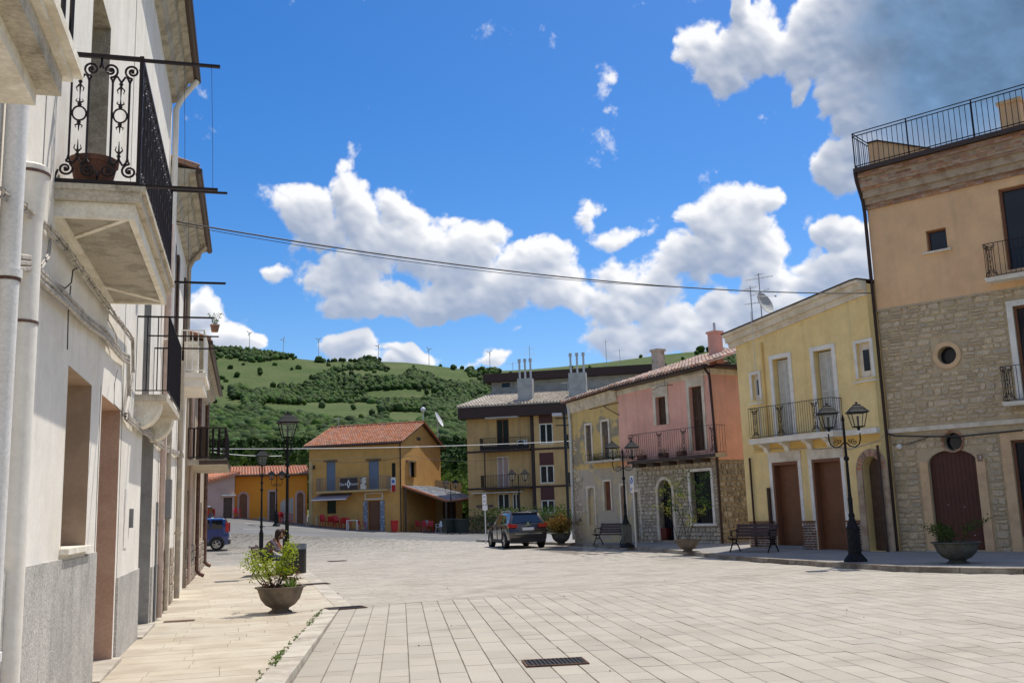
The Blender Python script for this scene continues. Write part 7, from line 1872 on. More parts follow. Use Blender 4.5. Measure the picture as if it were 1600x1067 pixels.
def shrub(name, label, loc, z0, stems, L, spread, leafm, lsz, nl, seed, woodm=None, droop=0, cat='shrub', lean=(0, 0), start=.4, fz=.5, clump=.05):
    rnd = random.Random(seed); t = thing(name, label, cat, Vector(loc) + Vector((0, 0, z0))); st = MB(); lf = MB()
    for k in range(stems):
        a = rnd.uniform(0, 6.28); d = (math.cos(a) * spread + lean[0], math.sin(a) * spread + lean[1], 1); pts = twigs(st, (math.cos(a) * .03, math.sin(a) * .03, -.03), d, L * rnd.uniform(.75, 1.1), 7, .013, rnd, droop)
        ends = []
        for i in range(3, 8):
            if rnd.random() < .75: ends += twigs(st, pts[i], (rnd.gauss(0, 1), rnd.gauss(0, 1), rnd.uniform(0, .9)), L * rnd.uniform(.14, .3), 4, .006, rnd, droop)[1:]
        for q in ends + pts[int(8 * start):]:
            for _ in range(nl): lf.leaf(q + Vector((rnd.gauss(0, clump), rnd.gauss(0, clump), rnd.gauss(0, clump * .8))), lsz * rnd.uniform(.6, 1.2), rnd)
    st.build('stems', woodm or m_bark, t); lf.build('leaves', leafm, t); return t
def clumpy(name, label, loc, r, h, leafm, lsz, n, seed, cat='plant'):
    rnd = random.Random(seed); t = thing(name, label, cat, loc); mb = MB()
    for _ in range(n):
        a = rnd.uniform(0, 6.28); q = rnd.random() ** .5 * r; mb.leaf((q * math.cos(a), q * math.sin(a), abs(rnd.gauss(0, h * .5))), lsz * rnd.uniform(.7, 1.2), rnd)
    st = MB(); [st.tube([(0, 0, -.05), (r * .5 * math.cos(k), r * .5 * math.sin(k), h * .6)], .008, 4) for k in range(5)]; st.build('stems', m_bark, t); mb.build('leaves', leafm, t); return t
pp = gpt(438, 957) + Vector((0, 0, .01)); pp.z = zl(pp.y)
bowl('large brown stone bowl planter on the left pavement holding a leafy shrub', pp, .42, .46, m_bowl)
shrub('potted_shrub', 'tall yellow green leafy shrub growing in the left stone bowl', pp + Vector((-.10, .02, 0)), .38, 9, .92, .52, m_lf, .028, 13, 3, lean=(-.25, 0), start=.5, clump=.06)
clumpy('potted_plant', 'reddish leaved plant low in the left stone bowl', pp + Vector((-.12, -.08, .38)), .24, .30, m_lfr, .03, 260, 5)
clumpy('potted_plant', 'dark reddish foliage at the back of the left bowl below the bin', pp + Vector((.22, .18, .40)), .14, .35, m_lfr, .03, 150, 8)
t = thing('spiky_plant', 'spiky pale green rosette plant at the right of the left stone bowl', 'plant', pp + Vector((.17, -.06, .38))); rnd = random.Random(6)
for k in range(26):
    a = k * 2.4; el_ = .35 + .9 * (k / 26); d = Vector((math.cos(a) * math.cos(el_), math.sin(a) * math.cos(el_), math.sin(el_))); s = Vector((-math.sin(a), math.cos(a), 0)) * .018; L = rnd.uniform(.26, .38); mb = MB()
    mb.poly([-s * .8, s * .8, d * L * .5 + s, d * L * .5 - s]); mb.poly([d * L * .5 - s, d * L * .5 + s, d * L + Vector((0, 0, -.02))]); mb.build('leaf', m_agave, t)
p2_ = gpt(1075, 862, .105); bowl('stone bowl planter with a thin young tree before the pink house arch', p2_, .40, .42, m_bowl)
shrub('potted_tree', 'thin sparse young tree in the bowl planter before the pink house', p2_, .35, 5, 2.3, .36, m_lfd, .042, 8, 14, start=.5, clump=.08, cat='tree')
shrub('potted_shrub', 'yellow tipped sprays of the bush behind the bowl before the pink house', p2_ + Vector((-.2, .3, 0)), .35, 3, 2.0, .42, m_lfy, .045, 8, 15, start=.6, clump=.07)
t = thing('square_pot', 'square dark red pot on the pavement by the pink house door', 'pot', gpt(1043, 846, .105), .3); mb = MB(); mb.hexa([(-.2, -.2, 0), (.2, -.2, 0), (.2, .2, 0), (-.2, .2, 0), (-.27, -.27, .55), (.27, -.27, .55), (.27, .27, .55), (-.27, .27, .55)]); mb.build('pot', mat('red_glazed', (.14, .025, .02), rough=.4, bump=None), t)
p3_ = gpt(1497, 880, .105); bowl('dark stone bowl planter before the oxblood arched door', p3_, .52, .50, m_bowlG)
shrub('potted_shrub', 'flat spreading dark green shrub in the bowl before the oxblood door', p3_, .42, 8, .78, .75, m_lfd, .035, 7, 23, start=.7, clump=.06)
p4_ = gpt(877, 850, .105); bowl('stone bowl planter with reddish bush right of the grey car', p4_, .45, .48, m_bowlG); shrub('potted_shrub', 'reddish orange and green bush in the bowl right of the grey car', p4_, .42, 12, .95, .5, m_croton, .05, 9, 31, start=.25, clump=.1); clumpy('potted_plant', 'green foliage low in the bowl right of the grey car', p4_ + Vector((0, 0, .45)), .4, .5, m_lfy, .05, 260, 33)
t = thing('stone_trough', 'small stone trough against the derelict house wall', 'trough', gpt(926, 838, .105), 1.2); MB().box((-.5, -.2, .35), (.5, .2, .62)).build('basin', m_derw, t); MB().box((-.3, -.15, 0), (.3, .15, .35)).build('foot', m_derw, t)
# covers in the left pavement
for (u, v, w, d, lab) in ((280, 971, .5, .25, 'rusty cover plate in the left pavement by the doorstep'), (352, 876, .5, .3, 'far cover plate in the left pavement')):
    p = gpt(u, v); t = thing('drain_cover', lab, 'drain cover', (p.x, p.y, zl(p.y) + .002)); MB().box((-w / 2, -d / 2, 0), (w / 2, d / 2, .006)).build('plate', m_rust, t); MB().box((-w / 2 + .03, -d / 2 + .03, .006), (w / 2 - .03, d / 2 - .03, .010)).build('inset', m_rust, t)

# ---------------------------------------------------------------- signs
p = gpt(994, 855, .105); t = thing('parking_sign', 'white sign with blue barred disc on a thin post before the pink house', 'road sign', p, FP.rz - .3)
zc = at(995, 756, inv_dl(p.x, p.y)[0]).z - p.z; MB().tube([(0, 0, 0), (0, 0, zc + .3)], .028, 8).build('post', m_alu, t); bd = MB().box((-.16, .03, zc - .32), (.16, .045, zc + .32)).build('board', m_wht, t)
RL = lambda a, b_, c: (a, c, b_)
mb = MB(RL); mb.lathe([(0, .046), (.12, .046), (.12, .052), (0, .052)], (0, zc + .13, 0), 20); mb.build('blue_disc', m_blue, bd)
MB().obox((0, .056, zc + .13), (.22, .006, .035), (1, 0, 1)).build('white_bar', m_wht, bd)
MB().box((.04, .046, zc - .24), (.11, .052, zc - .13)).build('blue_square', m_blue, bd); MB().box((-.10, .046, zc - .24), (-.04, .052, zc - .13)).build('yellow_mark', m_yellow2, bd)
p = at(758, 800, 52); p.z = gh(p.x, p.y); t = thing('sign_post', 'thin post with tall white sign and dark arrow board left of the grey car', 'road sign', p, -YAW)
zz = lambda v: at(758, v, 52).z - p.z
MB().tube([(0, 0, 0), (0, 0, zz(771))], .03, 6).build('post', m_alu, t); MB().box((-.13, -.05, zz(788)), (.09, -.035, zz(772))).build('white_board', m_wht, t); MB().box((-.13, -.05, zz(797)), (.13, -.035, zz(789))).build('white_board', m_wht, t)
mb = MB(); mb.prism([(-.45, zz(793)), (.40, zz(793)), (.48, zz(791)), (.40, zz(788.5)), (-.45, zz(788.5))], .031, .045); mb.build('arrow_board', m_sign, t)
for v in (776, 783): MB().obox((-.02, -.052, zz(v)), (.1, .004, .035), (1, 0, .6)).build('mark', m_black, t)
# utility pole with lamp
p = at(888, 800, 60); p.z = gh(p.x, p.y); t = thing('utility_pole', 'dark utility pole with crossarms and a lamp left of the derelict house', 'utility pole', p, -YAW); zq = lambda v: at(888, v, 60).z - p.z
MB().tube([(0, 0, 0), (0, 0, zq(640))], .09, 8).build('pole', m_black, t); [MB().box((-.55, -.04, zq(v) - .03), (.45, .04, zq(v) + .03)).build('crossarm', m_black, t) for v in (653, 664)]
MB().obox((-.45, 0, zq(647)), (.6, .25, .18)).build('lamp_head', m_alu, t)
# iron fence and greenery before the apartment
A, B = at(728, 800, 74), at(884, 800, 60); A.z = gh(A.x, A.y); B.z = gh(B.x, B.y); t = thing('iron_fence', 'low dark iron fence in front of the apartment block', 'fence', (0, 0, 0)); mb = MB(); bars(mb, A, B, 1.2, .16, .016, rail=.03); mb.build('railing', m_wrought, t)
rnd = random.Random(3); mb = MB()
for k in range(7000): f = rnd.random(); q_ = A.lerp(B, f) + Vector((1.5 + rnd.gauss(0, .7), 2.0 + rnd.gauss(0, .8), 0)); hh = 1.0 + .9 * math.sin(f * 17) ** 2; mb.leaf((q_.x, q_.y, q_.z + rnd.random() ** .7 * hh), .085, rnd)
tag(mb.build('hedge', m_lfd), 'dark garden greenery behind the iron fence of the apartment block', 'hedge', kind='stuff')
V, F = crown(77, 2600, 14, leaf=.05); p = at(711, 800, 92); p.z = gh(p.x, p.y)
t = thing('leafy_tree', 'bright green tree rising behind the tiled porch roof', 'tree', p); mb = MB(); mb.V = [(v[0] * 2.6, v[1] * 2.6, v[2] * 2.2 + 1.2) for v in V.tolist()]; mb.F = [tuple(f) for f in F.tolist()]; mb.I = [0] * len(mb.F); mb.build('crown', leafmat('bright_leaves', (.12, .19, .03), .35), t); MB().tube([(0, 0, -.3), (.1, 0, 1.2), (0, .1, 3)], [.2, .16, .08], 8).build('trunk', m_bark, t)
for k in range(5): a = k * 1.3; MB().tube([(0, 0, 1.8), (.7 * math.cos(a), .7 * math.sin(a), 3.0), (1.1 * math.cos(a), 1.1 * math.sin(a), 4.2)], [.09, .06, .03], 6).build('limb', m_bark, t)

# ---------------------------------------------------------------- bar terrace
def pchair(m_):
    t = thing('plastic_chair', 'x', 'chair'); MB().box((-.22, -.22, .42), (.22, .22, .45)).build('seat', m_, t)
    mb = MB(); mb.hexa([(-.21, -.24, .45), (.21, -.24, .45), (.21, -.21, .45), (-.21, -.21, .45), (-.19, -.36, .86), (.19, -.36, .86), (.19, -.33, .86), (-.19, -.33, .86)]); mb.build('backrest', m_, t)
    for sx in (-1, 1):
        for sy in (-1, 1): MB().tube([(sx * .2, sy * .2, .43), (sx * .25, sy * .25, 0)], .022, 5).build('leg', m_, t)
        MB().tube([(sx * .23, -.27, .64), (sx * .26, .18, .64), (sx * .23, .21, .43)], .02, 5).build('armrest', m_, t)
    return t
cr_ = pchair(m_redp); cw_ = pchair(m_whp)
def put(proto, first, u, D, rz, lab, grp, dz=0):
    p = at(u, 800, D); place(proto, first, (p.x, p.y, gh(p.x, p.y) + dz), rz, lab, grp)
G = 'red plastic chairs at the bar'
for i, (u, D, rz, dz, lab) in enumerate([(506, 76.9, .4, 0, 'leftmost red plastic chair beside the grey bar table'), (507, 76.7, .5, .12, 'upper red chair stacked on the leftmost bar chair'), (519, 77.0, 2.6, 0, 'red plastic chair under the middle of the awning'), (527, 76.6, .2, 0, 'red chair just right of the dark bar window'), (526, 76.8, .3, .12, 'red chair stacked high below the dark bar window'),
        (538, 76.4, 2.9, 0, 'red chair left of the white bar table'), (544, 76.6, .1, 0, 'red chair behind the white bar table'), (566, 75.9, 1.2, 0, 'red brown chair between the white table and the bar door'), (655, 78.0, .4, 0, 'leftmost red chair in the shade of the porch'), (664, 77.6, .2, 0, 'red chair in the middle of the porch'), (672, 77.6, -.3, 0, 'red chair at the right under the porch'),
        (369, 76.5, .4, 0, 'red chair outside the left door of the orange house'), (441, 77.3, .4, 0, 'red chair outside the middle of the orange house')]): put(cr_, i == 0, u, D, rz + math.pi, lab, G, dz)
put(cw_, True, 662, 79.0, .4, 'white plastic chair standing at the back of the porch', 'white plastic chairs by the porch'); put(cw_, False, 687, 76.6, 2.4, 'white plastic chair outside the porch beside the dark bins', 'white plastic chairs by the porch')
def table(m_, lab, u, D):
    p = at(u, 800, D); t = thing('cafe_table', lab, 'table', (p.x, p.y, gh(p.x, p.y)), -.25); MB().box((-.42, -.42, .70), (.42, .42, .74)).build('tabletop', m_, t)
    for sx in (-1, 1):
        for sy in (-1, 1): MB().box((sx * .38 - .03, sy * .38 - .03, 0), (sx * .38 + .03, sy * .38 + .03, .70)).build('leg', m_, t)
table(m_wht, 'white square table in front of the bar', 551, 75.6); table(m_pipeB, 'grey beige table at the left end of the bar terrace', 488, 77.0); table(m_redp, 'small red table outside the orange house', 447, 77.5)
p = at(616, 800, 75.6); t = thing('red_bin', 'red plastic bin right of the bar door', 'bin', (p.x, p.y, gh(p.x, p.y))); MB().hexa([(-.2, -.2, 0), (.2, -.2, 0), (.2, .2, 0), (-.2, .2, 0), (-.26, -.26, .8), (.26, -.26, .8), (.26, .26, .8), (-.26, .26, .8)]).build('body', m_redp, t); MB().box((-.28, -.28, .8), (.28, .28, .86)).build('lid', m_redp, t)
m_dgb = mat('dark_green_bin', (.025, .035, .03), rough=.5, bump=None)
for u, D, lab in ((702, 73.5, 'left dark green waste bin by the porch lamp'), (721, 73.0, 'right larger dark waste bin beside the porch')):
    p = at(u, 800, D); t = thing('waste_bin', lab, 'waste bin', (p.x, p.y, gh(p.x, p.y)), .2, 'dark waste bins by the porch'); MB().hexa([(-.38, -.34, .08), (.38, -.34, .08), (.38, .34, .08), (-.38, .34, .08), (-.46, -.42, 1.0), (.46, -.42, 1.0), (.46, .42, 1.0), (-.46, .42, 1.0)]).build('body', m_dgb, t); MB().box((-.5, -.46, 1.0), (.5, .46, 1.08)).build('lid', m_dgb, t)
    for sx in (-1, 1): MB().tube([(sx * .3 - .03, -.3, .09), (sx * .3 + .03, -.3, .09)], .09, 8).build('wheel', m_black, t)

# ---------------------------------------------------------------- overhead wires
def wire(label, A, B, sag, r, m_, n=40, mid=None, name='overhead_wire', group='overhead wires'):
    A, B = Vector(A), Vector(B); mb = MB(); pts = [A.lerp(B, k / n) - Vector((0, 0, sag * 4 * (k / n) * (1 - k / n))) for k in range(n + 1)]
    mb.tube(pts, r, 5); tag(mb.build(name, m_), label, 'cable', group); return pts
yA, zA = ly(268, 345, XW + .05); Aw = Vector((XW + .05, yA, zA)); sB, zB_ = FY.q(1366, 458, .25); Bw = FY.w(sB, .25, zB_)
def v_at(A, B, sag, u0):
    for k in range(101):
        f = k / 100; u, v = proj(A.lerp(B, f) - Vector((0, 0, sag * 4 * f * (1 - f))))
        if u >= u0: return v
best = min((abs(v_at(Aw, Bw, i * .01, 800) - 425), i * .01) for i in range(160))[1]
wire('thick twisted cable spanning the square from the left house to the yellow house', Aw, Bw, best, .016, m_cabled)
wire('thinner wire hanging just below the thick cable across the square', Aw - Vector((0, 0, .05)), Aw.lerp(Bw, .62) - Vector((0, 0, best * .96)), best * .5, .007, m_cabled)
wire('upper pale wire running past the ochre houses to the derelict house', at(330, 701, 62), at(893, 689, 60), .15, .022, m_pipeW); wire('lower pale wire ending at the second street lamp', at(330, 706, 62), at(440, 712, 66), .1, .02, m_pipeW); wire('thin wire sagging in front of the bar house upper windows', at(483, 718, 77), at(640, 712, 76), .35, .018, m_cabled)
wire('thin wire rising from the bar house to the apartment block', at(640, 712, 76), at(790, 716, 77), .3, .012, m_cabled)
# fallen leaves and grit on the paving
rnd = random.Random(12); mb = MB()
for k in range(90): x, y = rnd.uniform(.8, 10), rnd.uniform(9.5, 24); mb.leaf((x, y, .012), rnd.uniform(.008, .02), rnd)
tag(mb.build('fallen_leaves', m_oldwood), 'scattered dry leaf scraps on the paving', 'leaves', kind='stuff')
# ================================================================ vehicles
m_tyre = mat('tyre_rubber', (.012, .012, .012), rough=.85, bump=(80, .2)); m_rim = mat('alloy_rim', (.45, .45, .46), rough=.25, metal=.9, bump=None)
m_cglass = mat('car_glass', (.012, .016, .02), rough=.03, spec=1.0, bump=None, coat=.5); m_tail = mat('tail_lamp_red', (.45, .012, .012), rough=.15, coat=.6, bump=None)
m_clad = mat('black_cladding', (.018, .018, .02), rough=.6, bump=None); m_chrome = mat('chrome', (.85, .85, .85), rough=.12, metal=1, bump=None); m_amber = mat('clear_lamp', (.7, .68, .62), rough=.15, bump=None)
def car(label, paint, loc, rz, S):
    """local x forwards, y left; S holds the outline of the model"""
    t = thing('parked_car', label, 'car', loc, rz); st = S['st']
    # each station: x offsets are shared; rows of (half width, height) from the sill up to the roof middle
    mb = MB(); R = []
    for x, rows in st:
        R.append([[(x + dx, -s * w, z) for dx, w, z in rows] for s in (-1, 1)])
    nr = len(st[0][1]); idx = [[[mb.v(p) for p in side] for side in r] for r in R]
    for i in range(len(st) - 1):
        for s in (0, 1):
            for k in range(nr - 1): mb.f(idx[i][s][k], idx[i + 1][s][k], idx[i + 1][s][k + 1], idx[i][s][k + 1])
        mb.f(idx[i][0][nr - 1], idx[i + 1][0][nr - 1], idx[i + 1][1][nr - 1], idx[i][1][nr - 1]); mb.f(idx[i][0][0], idx[i][1][0], idx[i + 1][1][0], idx[i + 1][0][0])
    for i in (0, len(st) - 1):
        for k in range(nr - 1): mb.f(idx[i][0][k], idx[i][0][k + 1], idx[i][1][k + 1], idx[i][1][k])
    body = mb.build('body', paint, t, smooth=False)
    bv = body.modifiers.new('round', 'BEVEL'); bv.width = .045; bv.segments = 3; bv.limit_method = 'ANGLE'; bv.angle_limit = R_(12); body.data.polygons.foreach_set('use_smooth', [True] * len(body.data.polygons))
    def P(i, s, k, f=0, g=0):   # point on the skin between station i,i+1 (f) and row k,k+1 (g)
        a = Vector(R[i][s][k]).lerp(Vector(R[min(i + 1, len(R) - 1)][s][k]), f); b = Vector(R[i][s][min(k + 1, nr - 1)]).lerp(Vector(R[min(i + 1, len(R) - 1)][s][min(k + 1, nr - 1)]), f); return a.lerp(b, g)
    def patch(name, m_, pts, off):
        pts = [Vector(p) for p in pts]; n = (pts[1] - pts[0]).cross(pts[2] - pts[0]).normalized(); c = sum(pts, Vector()) / len(pts)
        if n.dot(c - Vector((S['L'] / 2, 0, .8))) < 0: n = -n
        mb = MB(); mb.poly([p + n * off for p in pts]); a = len(mb.V); 
        for i in range(len(pts)): j = (i + 1) % len(pts); mb.poly([pts[i] + n * off, pts[j] + n * off, pts[j] - n * .02, pts[i] - n * .02])
        return mb.build(name, m_, t)
    kb = S['belt']
    for s in (0, 1):
        for (i, f0_, f1_, g1) in S['win']:
            patch('side_window', m_cglass, [P(i, s, kb, f0_, .10), P(i, s, kb, f1_, .10), P(i, s, kb, f1_, g1), P(i, s, kb, f0_ + S.get('slant', 0) * (1 if f0_ < .2 and i == S['win'][0][0] else 0), g1)], .012)
    def cross(i, k0, g0, k1, g1, inset):
        a, b = P(i, 0, k0, 0, g0), P(i, 1, k0, 0, g0); c, d = P(i, 1, k1, 0, g1), P(i, 0, k1, 0, g1)
        return [a.lerp(b, inset), b.lerp(a, inset), c.lerp(d, inset * 1.3), d.lerp(c, inset * 1.3)]
    patch('rear_window', m_cglass, cross(0, kb, .12, kb, .88, .07), .014)
    i = S['ws']; a0, b0 = P(i, 0, kb + 1), P(i, 1, kb + 1); a1, b1 = P(i + 1, 0, kb + 1), P(i + 1, 1, kb + 1)
    patch('windscreen', m_cglass, [a0.lerp(b0, .05).lerp(a1, .06), b0.lerp(a0, .05).lerp(b1, .06), b1.lerp(a1, .04).lerp(b0, .06), a1.lerp(b1, .04).lerp(a0, .06)], .014)
    W = S['W'] / 2
    for x in S['wx']:
        for s in (-1, 1):
            mb = MB(lambda a, b, c: (x + a, s * (W - .10) + s * b, S['r'] + c)); mb2 = []
            Rr = S['r']; n = 20
            prof = [(Rr * .55, .0), (Rr * .93, .0), (Rr, .03), (Rr, -.16), (Rr * .9, -.20), (0, -.20)]
            prev = None
            for (r, y) in prof:
                ring = [mb.v((r * math.cos(2 * math.pi * j / n), y + .105, r * math.sin(2 * math.pi * j / n))) for j in range(n)]
                if prev: [mb.f(prev[j], prev[(j + 1) % n], ring[(j + 1) % n], ring[j]) for j in range(n)]
                prev = ring
            w = mb.build('wheel', m_tyre, t)
            mb = MB(lambda a, b, c: (x + a, s * (W + .0) + s * b, S['r'] + c)); prev = None
            for (r, y) in ((Rr * .66, .012), (Rr * .60, .015), (Rr * .58, -.05), (0, -.06)):
                ring = [mb.v((r * math.cos(2 * math.pi * j / n), y, r * math.sin(2 * math.pi * j / n))) for j in range(n)]
                if prev: [mb.f(prev[j], prev[(j + 1) % n], ring[(j + 1) % n], ring[j]) for j in range(n)]
                prev = ring
            for k in range(5):
                a = k * 1.2566; c_, s_ = math.cos(a), math.sin(a); q_ = Rr * .09
                mb.poly([(-s_ * q_, .012, c_ * q_), (s_ * q_, .012, -c_ * q_), (c_ * Rr * .62 + s_ * q_ * .6, .014, s_ * Rr * .62 - c_ * q_ * .6), (c_ * Rr * .62 - s_ * q_ * .6, .014, s_ * Rr * .62 + c_ * q_ * .6)])
            mb.build('rim', m_rim, w)
            # arch: dark ring standing round the wheel
            mb = MB(lambda a, b, c: (x + a, s * (W - .02) + s * b, S['r'] + c)); n2 = 14; R1, R2 = Rr + .04, Rr + .04 + S['arch']
            for j in range(n2):
                a, b = math.pi * (j / n2) * 1.14 - .22, math.pi * ((j + 1) / n2) * 1.14 - .22; q4 = [(R1 * math.cos(a), R1 * math.sin(a)), (R2 * math.cos(a), R2 * math.sin(a)), (R2 * math.cos(b), R2 * math.sin(b)), (R1 * math.cos(b), R1 * math.sin(b))]
                mb.poly([(p[0], .032, p[1]) for p in q4]); mb.poly([(q4[1][0], .032, q4[1][1]), (q4[2][0], .032, q4[2][1]), (q4[2][0], -.03, q4[2][1]), (q4[1][0], -.03, q4[1][1])])
                mb.poly([(0, .028, 0), (R1 * math.cos(a), .028, R1 * math.sin(a)), (R1 * math.cos(b), .028, R1 * math.sin(b))])
            mb.build('wheel_arch', m_clad, t)
    MB().box((S['wx'][0] + S['r'] + .1, -W - .012, .26), (S['wx'][1] - S['r'] - .1, W + .012, .40)).build('sill', m_clad, t)
    MB().box((-.04, -W + .10, .27), (.10, W - .10, S.get('bz', .50))).build('rear_bumper', m_clad, t)
    for s in (-1, 1):
        for (y0, y1, z0, z1, xx) in S['tail']: MB().box((xx - .03, s * y0 if s > 0 else -y1, z0), (xx + .12, y1 if s > 0 else -y0, z1)).build('tail_lamp', m_tail, t)
        MB().box((S['L'] - .28, s * (W - .38) if s > 0 else -(W - .08), .66), (S['L'] + .0, (W - .08) if s > 0 else -(W - .38), .80)).build('headlight', m_amber, t)
        mx = S['mirror']; MB().box((mx, s * (W + .0) if s > 0 else -(W + .20), 1.0), (mx + .12, (W + .20) if s > 0 else -(W + .0), 1.15)).build('mirror', paint, t)
        for x in S['doors']: MB().box((x - .004, s * (W - .03) - .012, .42), (x + .004, s * (W - .03) + .045, .95)).build('door_gap', m_black, t)
        for x in S['handles']: MB().box((x, s * (W - .005) - .02, .84), (x + .17, s * (W - .005) + .028, .875)).build('door_handle', paint, t)
    MB().box((-.062, -.26, S['pz']), (-.03, .26, S['pz'] + .12)).build('number_plate', m_wht, t)
    return t
row = lambda *a: a
SUV = dict(L=4.38, W=1.80, r=.345, belt=3, arch=.07, wx=(.86, 3.50), ws=4, mirror=3.0, doors=(1.25, 2.15, 3.05), handles=(1.30, 2.2), pz=.80, bz=.46, slant=.35,
    tail=[(.50, .88, .92, 1.06, .02), (.78, .90, .98, 1.10, .10)], win=[(1, .0, .46, .84), (1, .52, 1.0, .84), (2, .03, .95, .86), (3, .05, .92, .84)],
    st=[(0.0, [(.14, .74, .27), (.0, .84, .40), (.0, .88, .72), (.10, .84, 1.06), (.46, .64, 1.52), (.50, .30, 1.57)]),
        (.55, [(0, .82, .24), (0, .89, .36), (0, .90, .76), (0, .87, 1.04), (0, .66, 1.545), (0, .32, 1.595)]),
        (1.55, [(0, .82, .24), (0, .89, .34), (0, .90, .74), (0, .88, 1.00), (0, .67, 1.56), (0, .32, 1.61)]),
        (2.30, [(0, .82, .24), (0, .89, .34), (0, .90, .74), (0, .88, .985), (0, .665, 1.54), (0, .32, 1.59)]),
        (2.62, [(0, .82, .24), (0, .89, .34), (0, .90, .74), (0, .88, .98), (0, .66, 1.50), (0, .32, 1.55)]),
        (3.38, [(0, .82, .24), (0, .89, .34), (0, .90, .74), (0, .87, .955), (.04, .76, 1.00), (.04, .40, 1.04)]),
        (4.10, [(0, .80, .24), (0, .87, .34), (0, .88, .68), (0, .82, .84), (0, .70, .88), (0, .38, .91)]),
        (4.38, [(-.10, .70, .26), (0, .76, .38), (0, .78, .64), (-.04, .72, .76), (-.08, .6, .80), (-.06, .3, .82)])])
PAN = dict(L=3.55, W=1.58, r=.29, belt=3, arch=.045, wx=(.55, 2.86), ws=4, mirror=2.45, doors=(1.05, 1.85, 2.55), handles=(1.10, 1.9), pz=.62, bz=.48, slant=.0,
    tail=[(.69, .785, .86, 1.30, .03)], win=[(1, .0, .48, .86), (1, .55, 1.0, .86), (2, .03, .97, .86), (3, .05, .9, .84)],
    st=[(0.0, [(.06, .68, .26), (.0, .75, .36), (.0, .78, .66), (.03, .77, .96), (.17, .66, 1.46), (.22, .30, 1.50)]),
        (.30, [(0, .72, .22), (0, .78, .32), (0, .79, .68), (0, .775, .96), (0, .67, 1.49), (0, .32, 1.535)]),
        (1.35, [(0, .72, .22), (0, .78, .32), (0, .79, .68), (0, .775, .95), (0, .67, 1.50), (0, .32, 1.545)]),
        (1.95, [(0, .72, .22), (0, .78, .32), (0, .79, .68), (0, .775, .94), (0, .665, 1.48), (0, .32, 1.53)]),
        (2.15, [(0, .72, .22), (0, .78, .32), (0, .79, .68), (0, .775, .94), (0, .66, 1.45), (0, .32, 1.50)]),
        (2.78, [(0, .72, .22), (0, .78, .32), (0, .79, .66), (0, .77, .93), (.0, .70, 1.00), (.0, .40, 1.03)]),
        (3.35, [(0, .70, .22), (0, .76, .32), (0, .77, .60), (0, .73, .80), (0, .64, .85), (0, .36, .88)]),
        (3.55, [(-.06, .62, .24), (0, .68, .36), (0, .70, .58), (-.02, .66, .72), (-.05, .56, .77), (-.04, .3, .79)])])
m_suv = mat('bronze_grey_paint', (.060, .050, .045), rough=.22, metal=.55, coat=1., bump=None, fine=None, spec=.6)
m_bluec = mat('dark_blue_paint', (.008, .028, .15), rough=.25, coat=1., bump=None, fine=None); m_navy = mat('navy_paint', (.015, .025, .06), rough=.25, coat=1., bump=None, fine=None)
ps = gpt(826, 856.5); hd = R_(0.5)                     # heading azimuth
ts = car('grey brown crossover car parked in the square, seen from behind', m_suv, ps, math.pi / 2 - hd, SUV)
MB().box((-.05, -.62, .63), (-.0, .62, .67)).build('chrome_strip', m_chrome, ts); MB().box((-.075, -.16, 1.0), (-.01, .16, 1.035)).build('chrome_strip', m_chrome, ts)
MB(lambda a, b, c: (c - .03, a, b)).lathe([(0, 0), (.06, 0), (.06, -.02), (0, -.02)], (0, 1.09, 0), 14).build('round_badge', m_chrome, ts)
for s in (-1, 1): MB().tube([(.62, s * .60, 1.60), (.75, s * .61, 1.64), (2.3, s * .61, 1.63), (2.5, s * .60, 1.59)], .016, 6).build('roof_rail', m_chrome, ts)
MB().box((.42, -.60, 1.53), (.62, .60, 1.57)).build('spoiler', m_suv, ts); MB().obox((.02, .03, 1.14), (.03, .5, .02)).build('wiper', m_black, ts)
pc = gpt(358, 859); tc = car('dark blue small hatchback parked beyond the last left house', m_bluec, (pc.x, pc.y, gh(pc.x - 1, pc.y)), math.pi - R_(2), PAN)
MB().tube([(.4, 0, 1.52), (.3, 0, 1.75)], .008, 4).build('radio_aerial', m_black, tc)
p = at(331, 800, 66); car('distant dark hatchback parked before the rose building', m_navy, (p.x, p.y, gh(p.x, p.y) + .0), math.pi - R_(14), PAN)

# ================================================================ people on the left bench
m_skin = mat('skin', (.42, .24, .17), rough=.6, bump=None); m_hair = mat('dark_brown_hair', (.035, .02, .014), rough=.7, fine=(200, .3), bump=(150, .5)); m_hair2 = mat('auburn_hair', (.09, .035, .018), rough=.7, fine=(200, .3), bump=(150, .5))
m_mauve = mat('mauve_jacket', (.13, .10, .13), fine=(80, .1), bump=(30, .3)); m_rust2 = mat('rust_jacket', (.30, .11, .05), fine=(80, .1), bump=(30, .3)); m_jean = mat('dark_jeans', (.03, .04, .07), fine=(90, .15), bump=(40, .3)); m_shoe = mat('dark_shoes', (.02, .018, .016), rough=.5, bump=None)
def skin(name, verts, edges, radii, m_, parent, sub=2):
    me = bpy.data.meshes.new(name); me.from_pydata([Vector(v) for v in verts], edges, []); o = bpy.data.objects.new(name, me); col.objects.link(o)
    md = o.modifiers.new('skin', 'SKIN'); sv = me.skin_vertices[0].data
    for i, r in enumerate(radii): sv[i].radius = (r, r) if not isinstance(r, tuple) else r
    sv[0].use_root = True; s2 = o.modifiers.new('sub', 'SUBSURF'); s2.levels = s2.render_levels = sub
    bpy.context.view_layer.update(); dg = bpy.context.evaluated_depsgraph_get(); m2 = bpy.data.meshes.new_from_object(o.evaluated_get(dg)); bpy.data.objects.remove(o)
    m2.materials.clear(); m2.materials.append(m_); m2.polygons.foreach_set('use_smooth', [True] * len(m2.polygons)); o = bpy.data.objects.new(name, m2); col.objects.link(o); o.parent = parent; return o
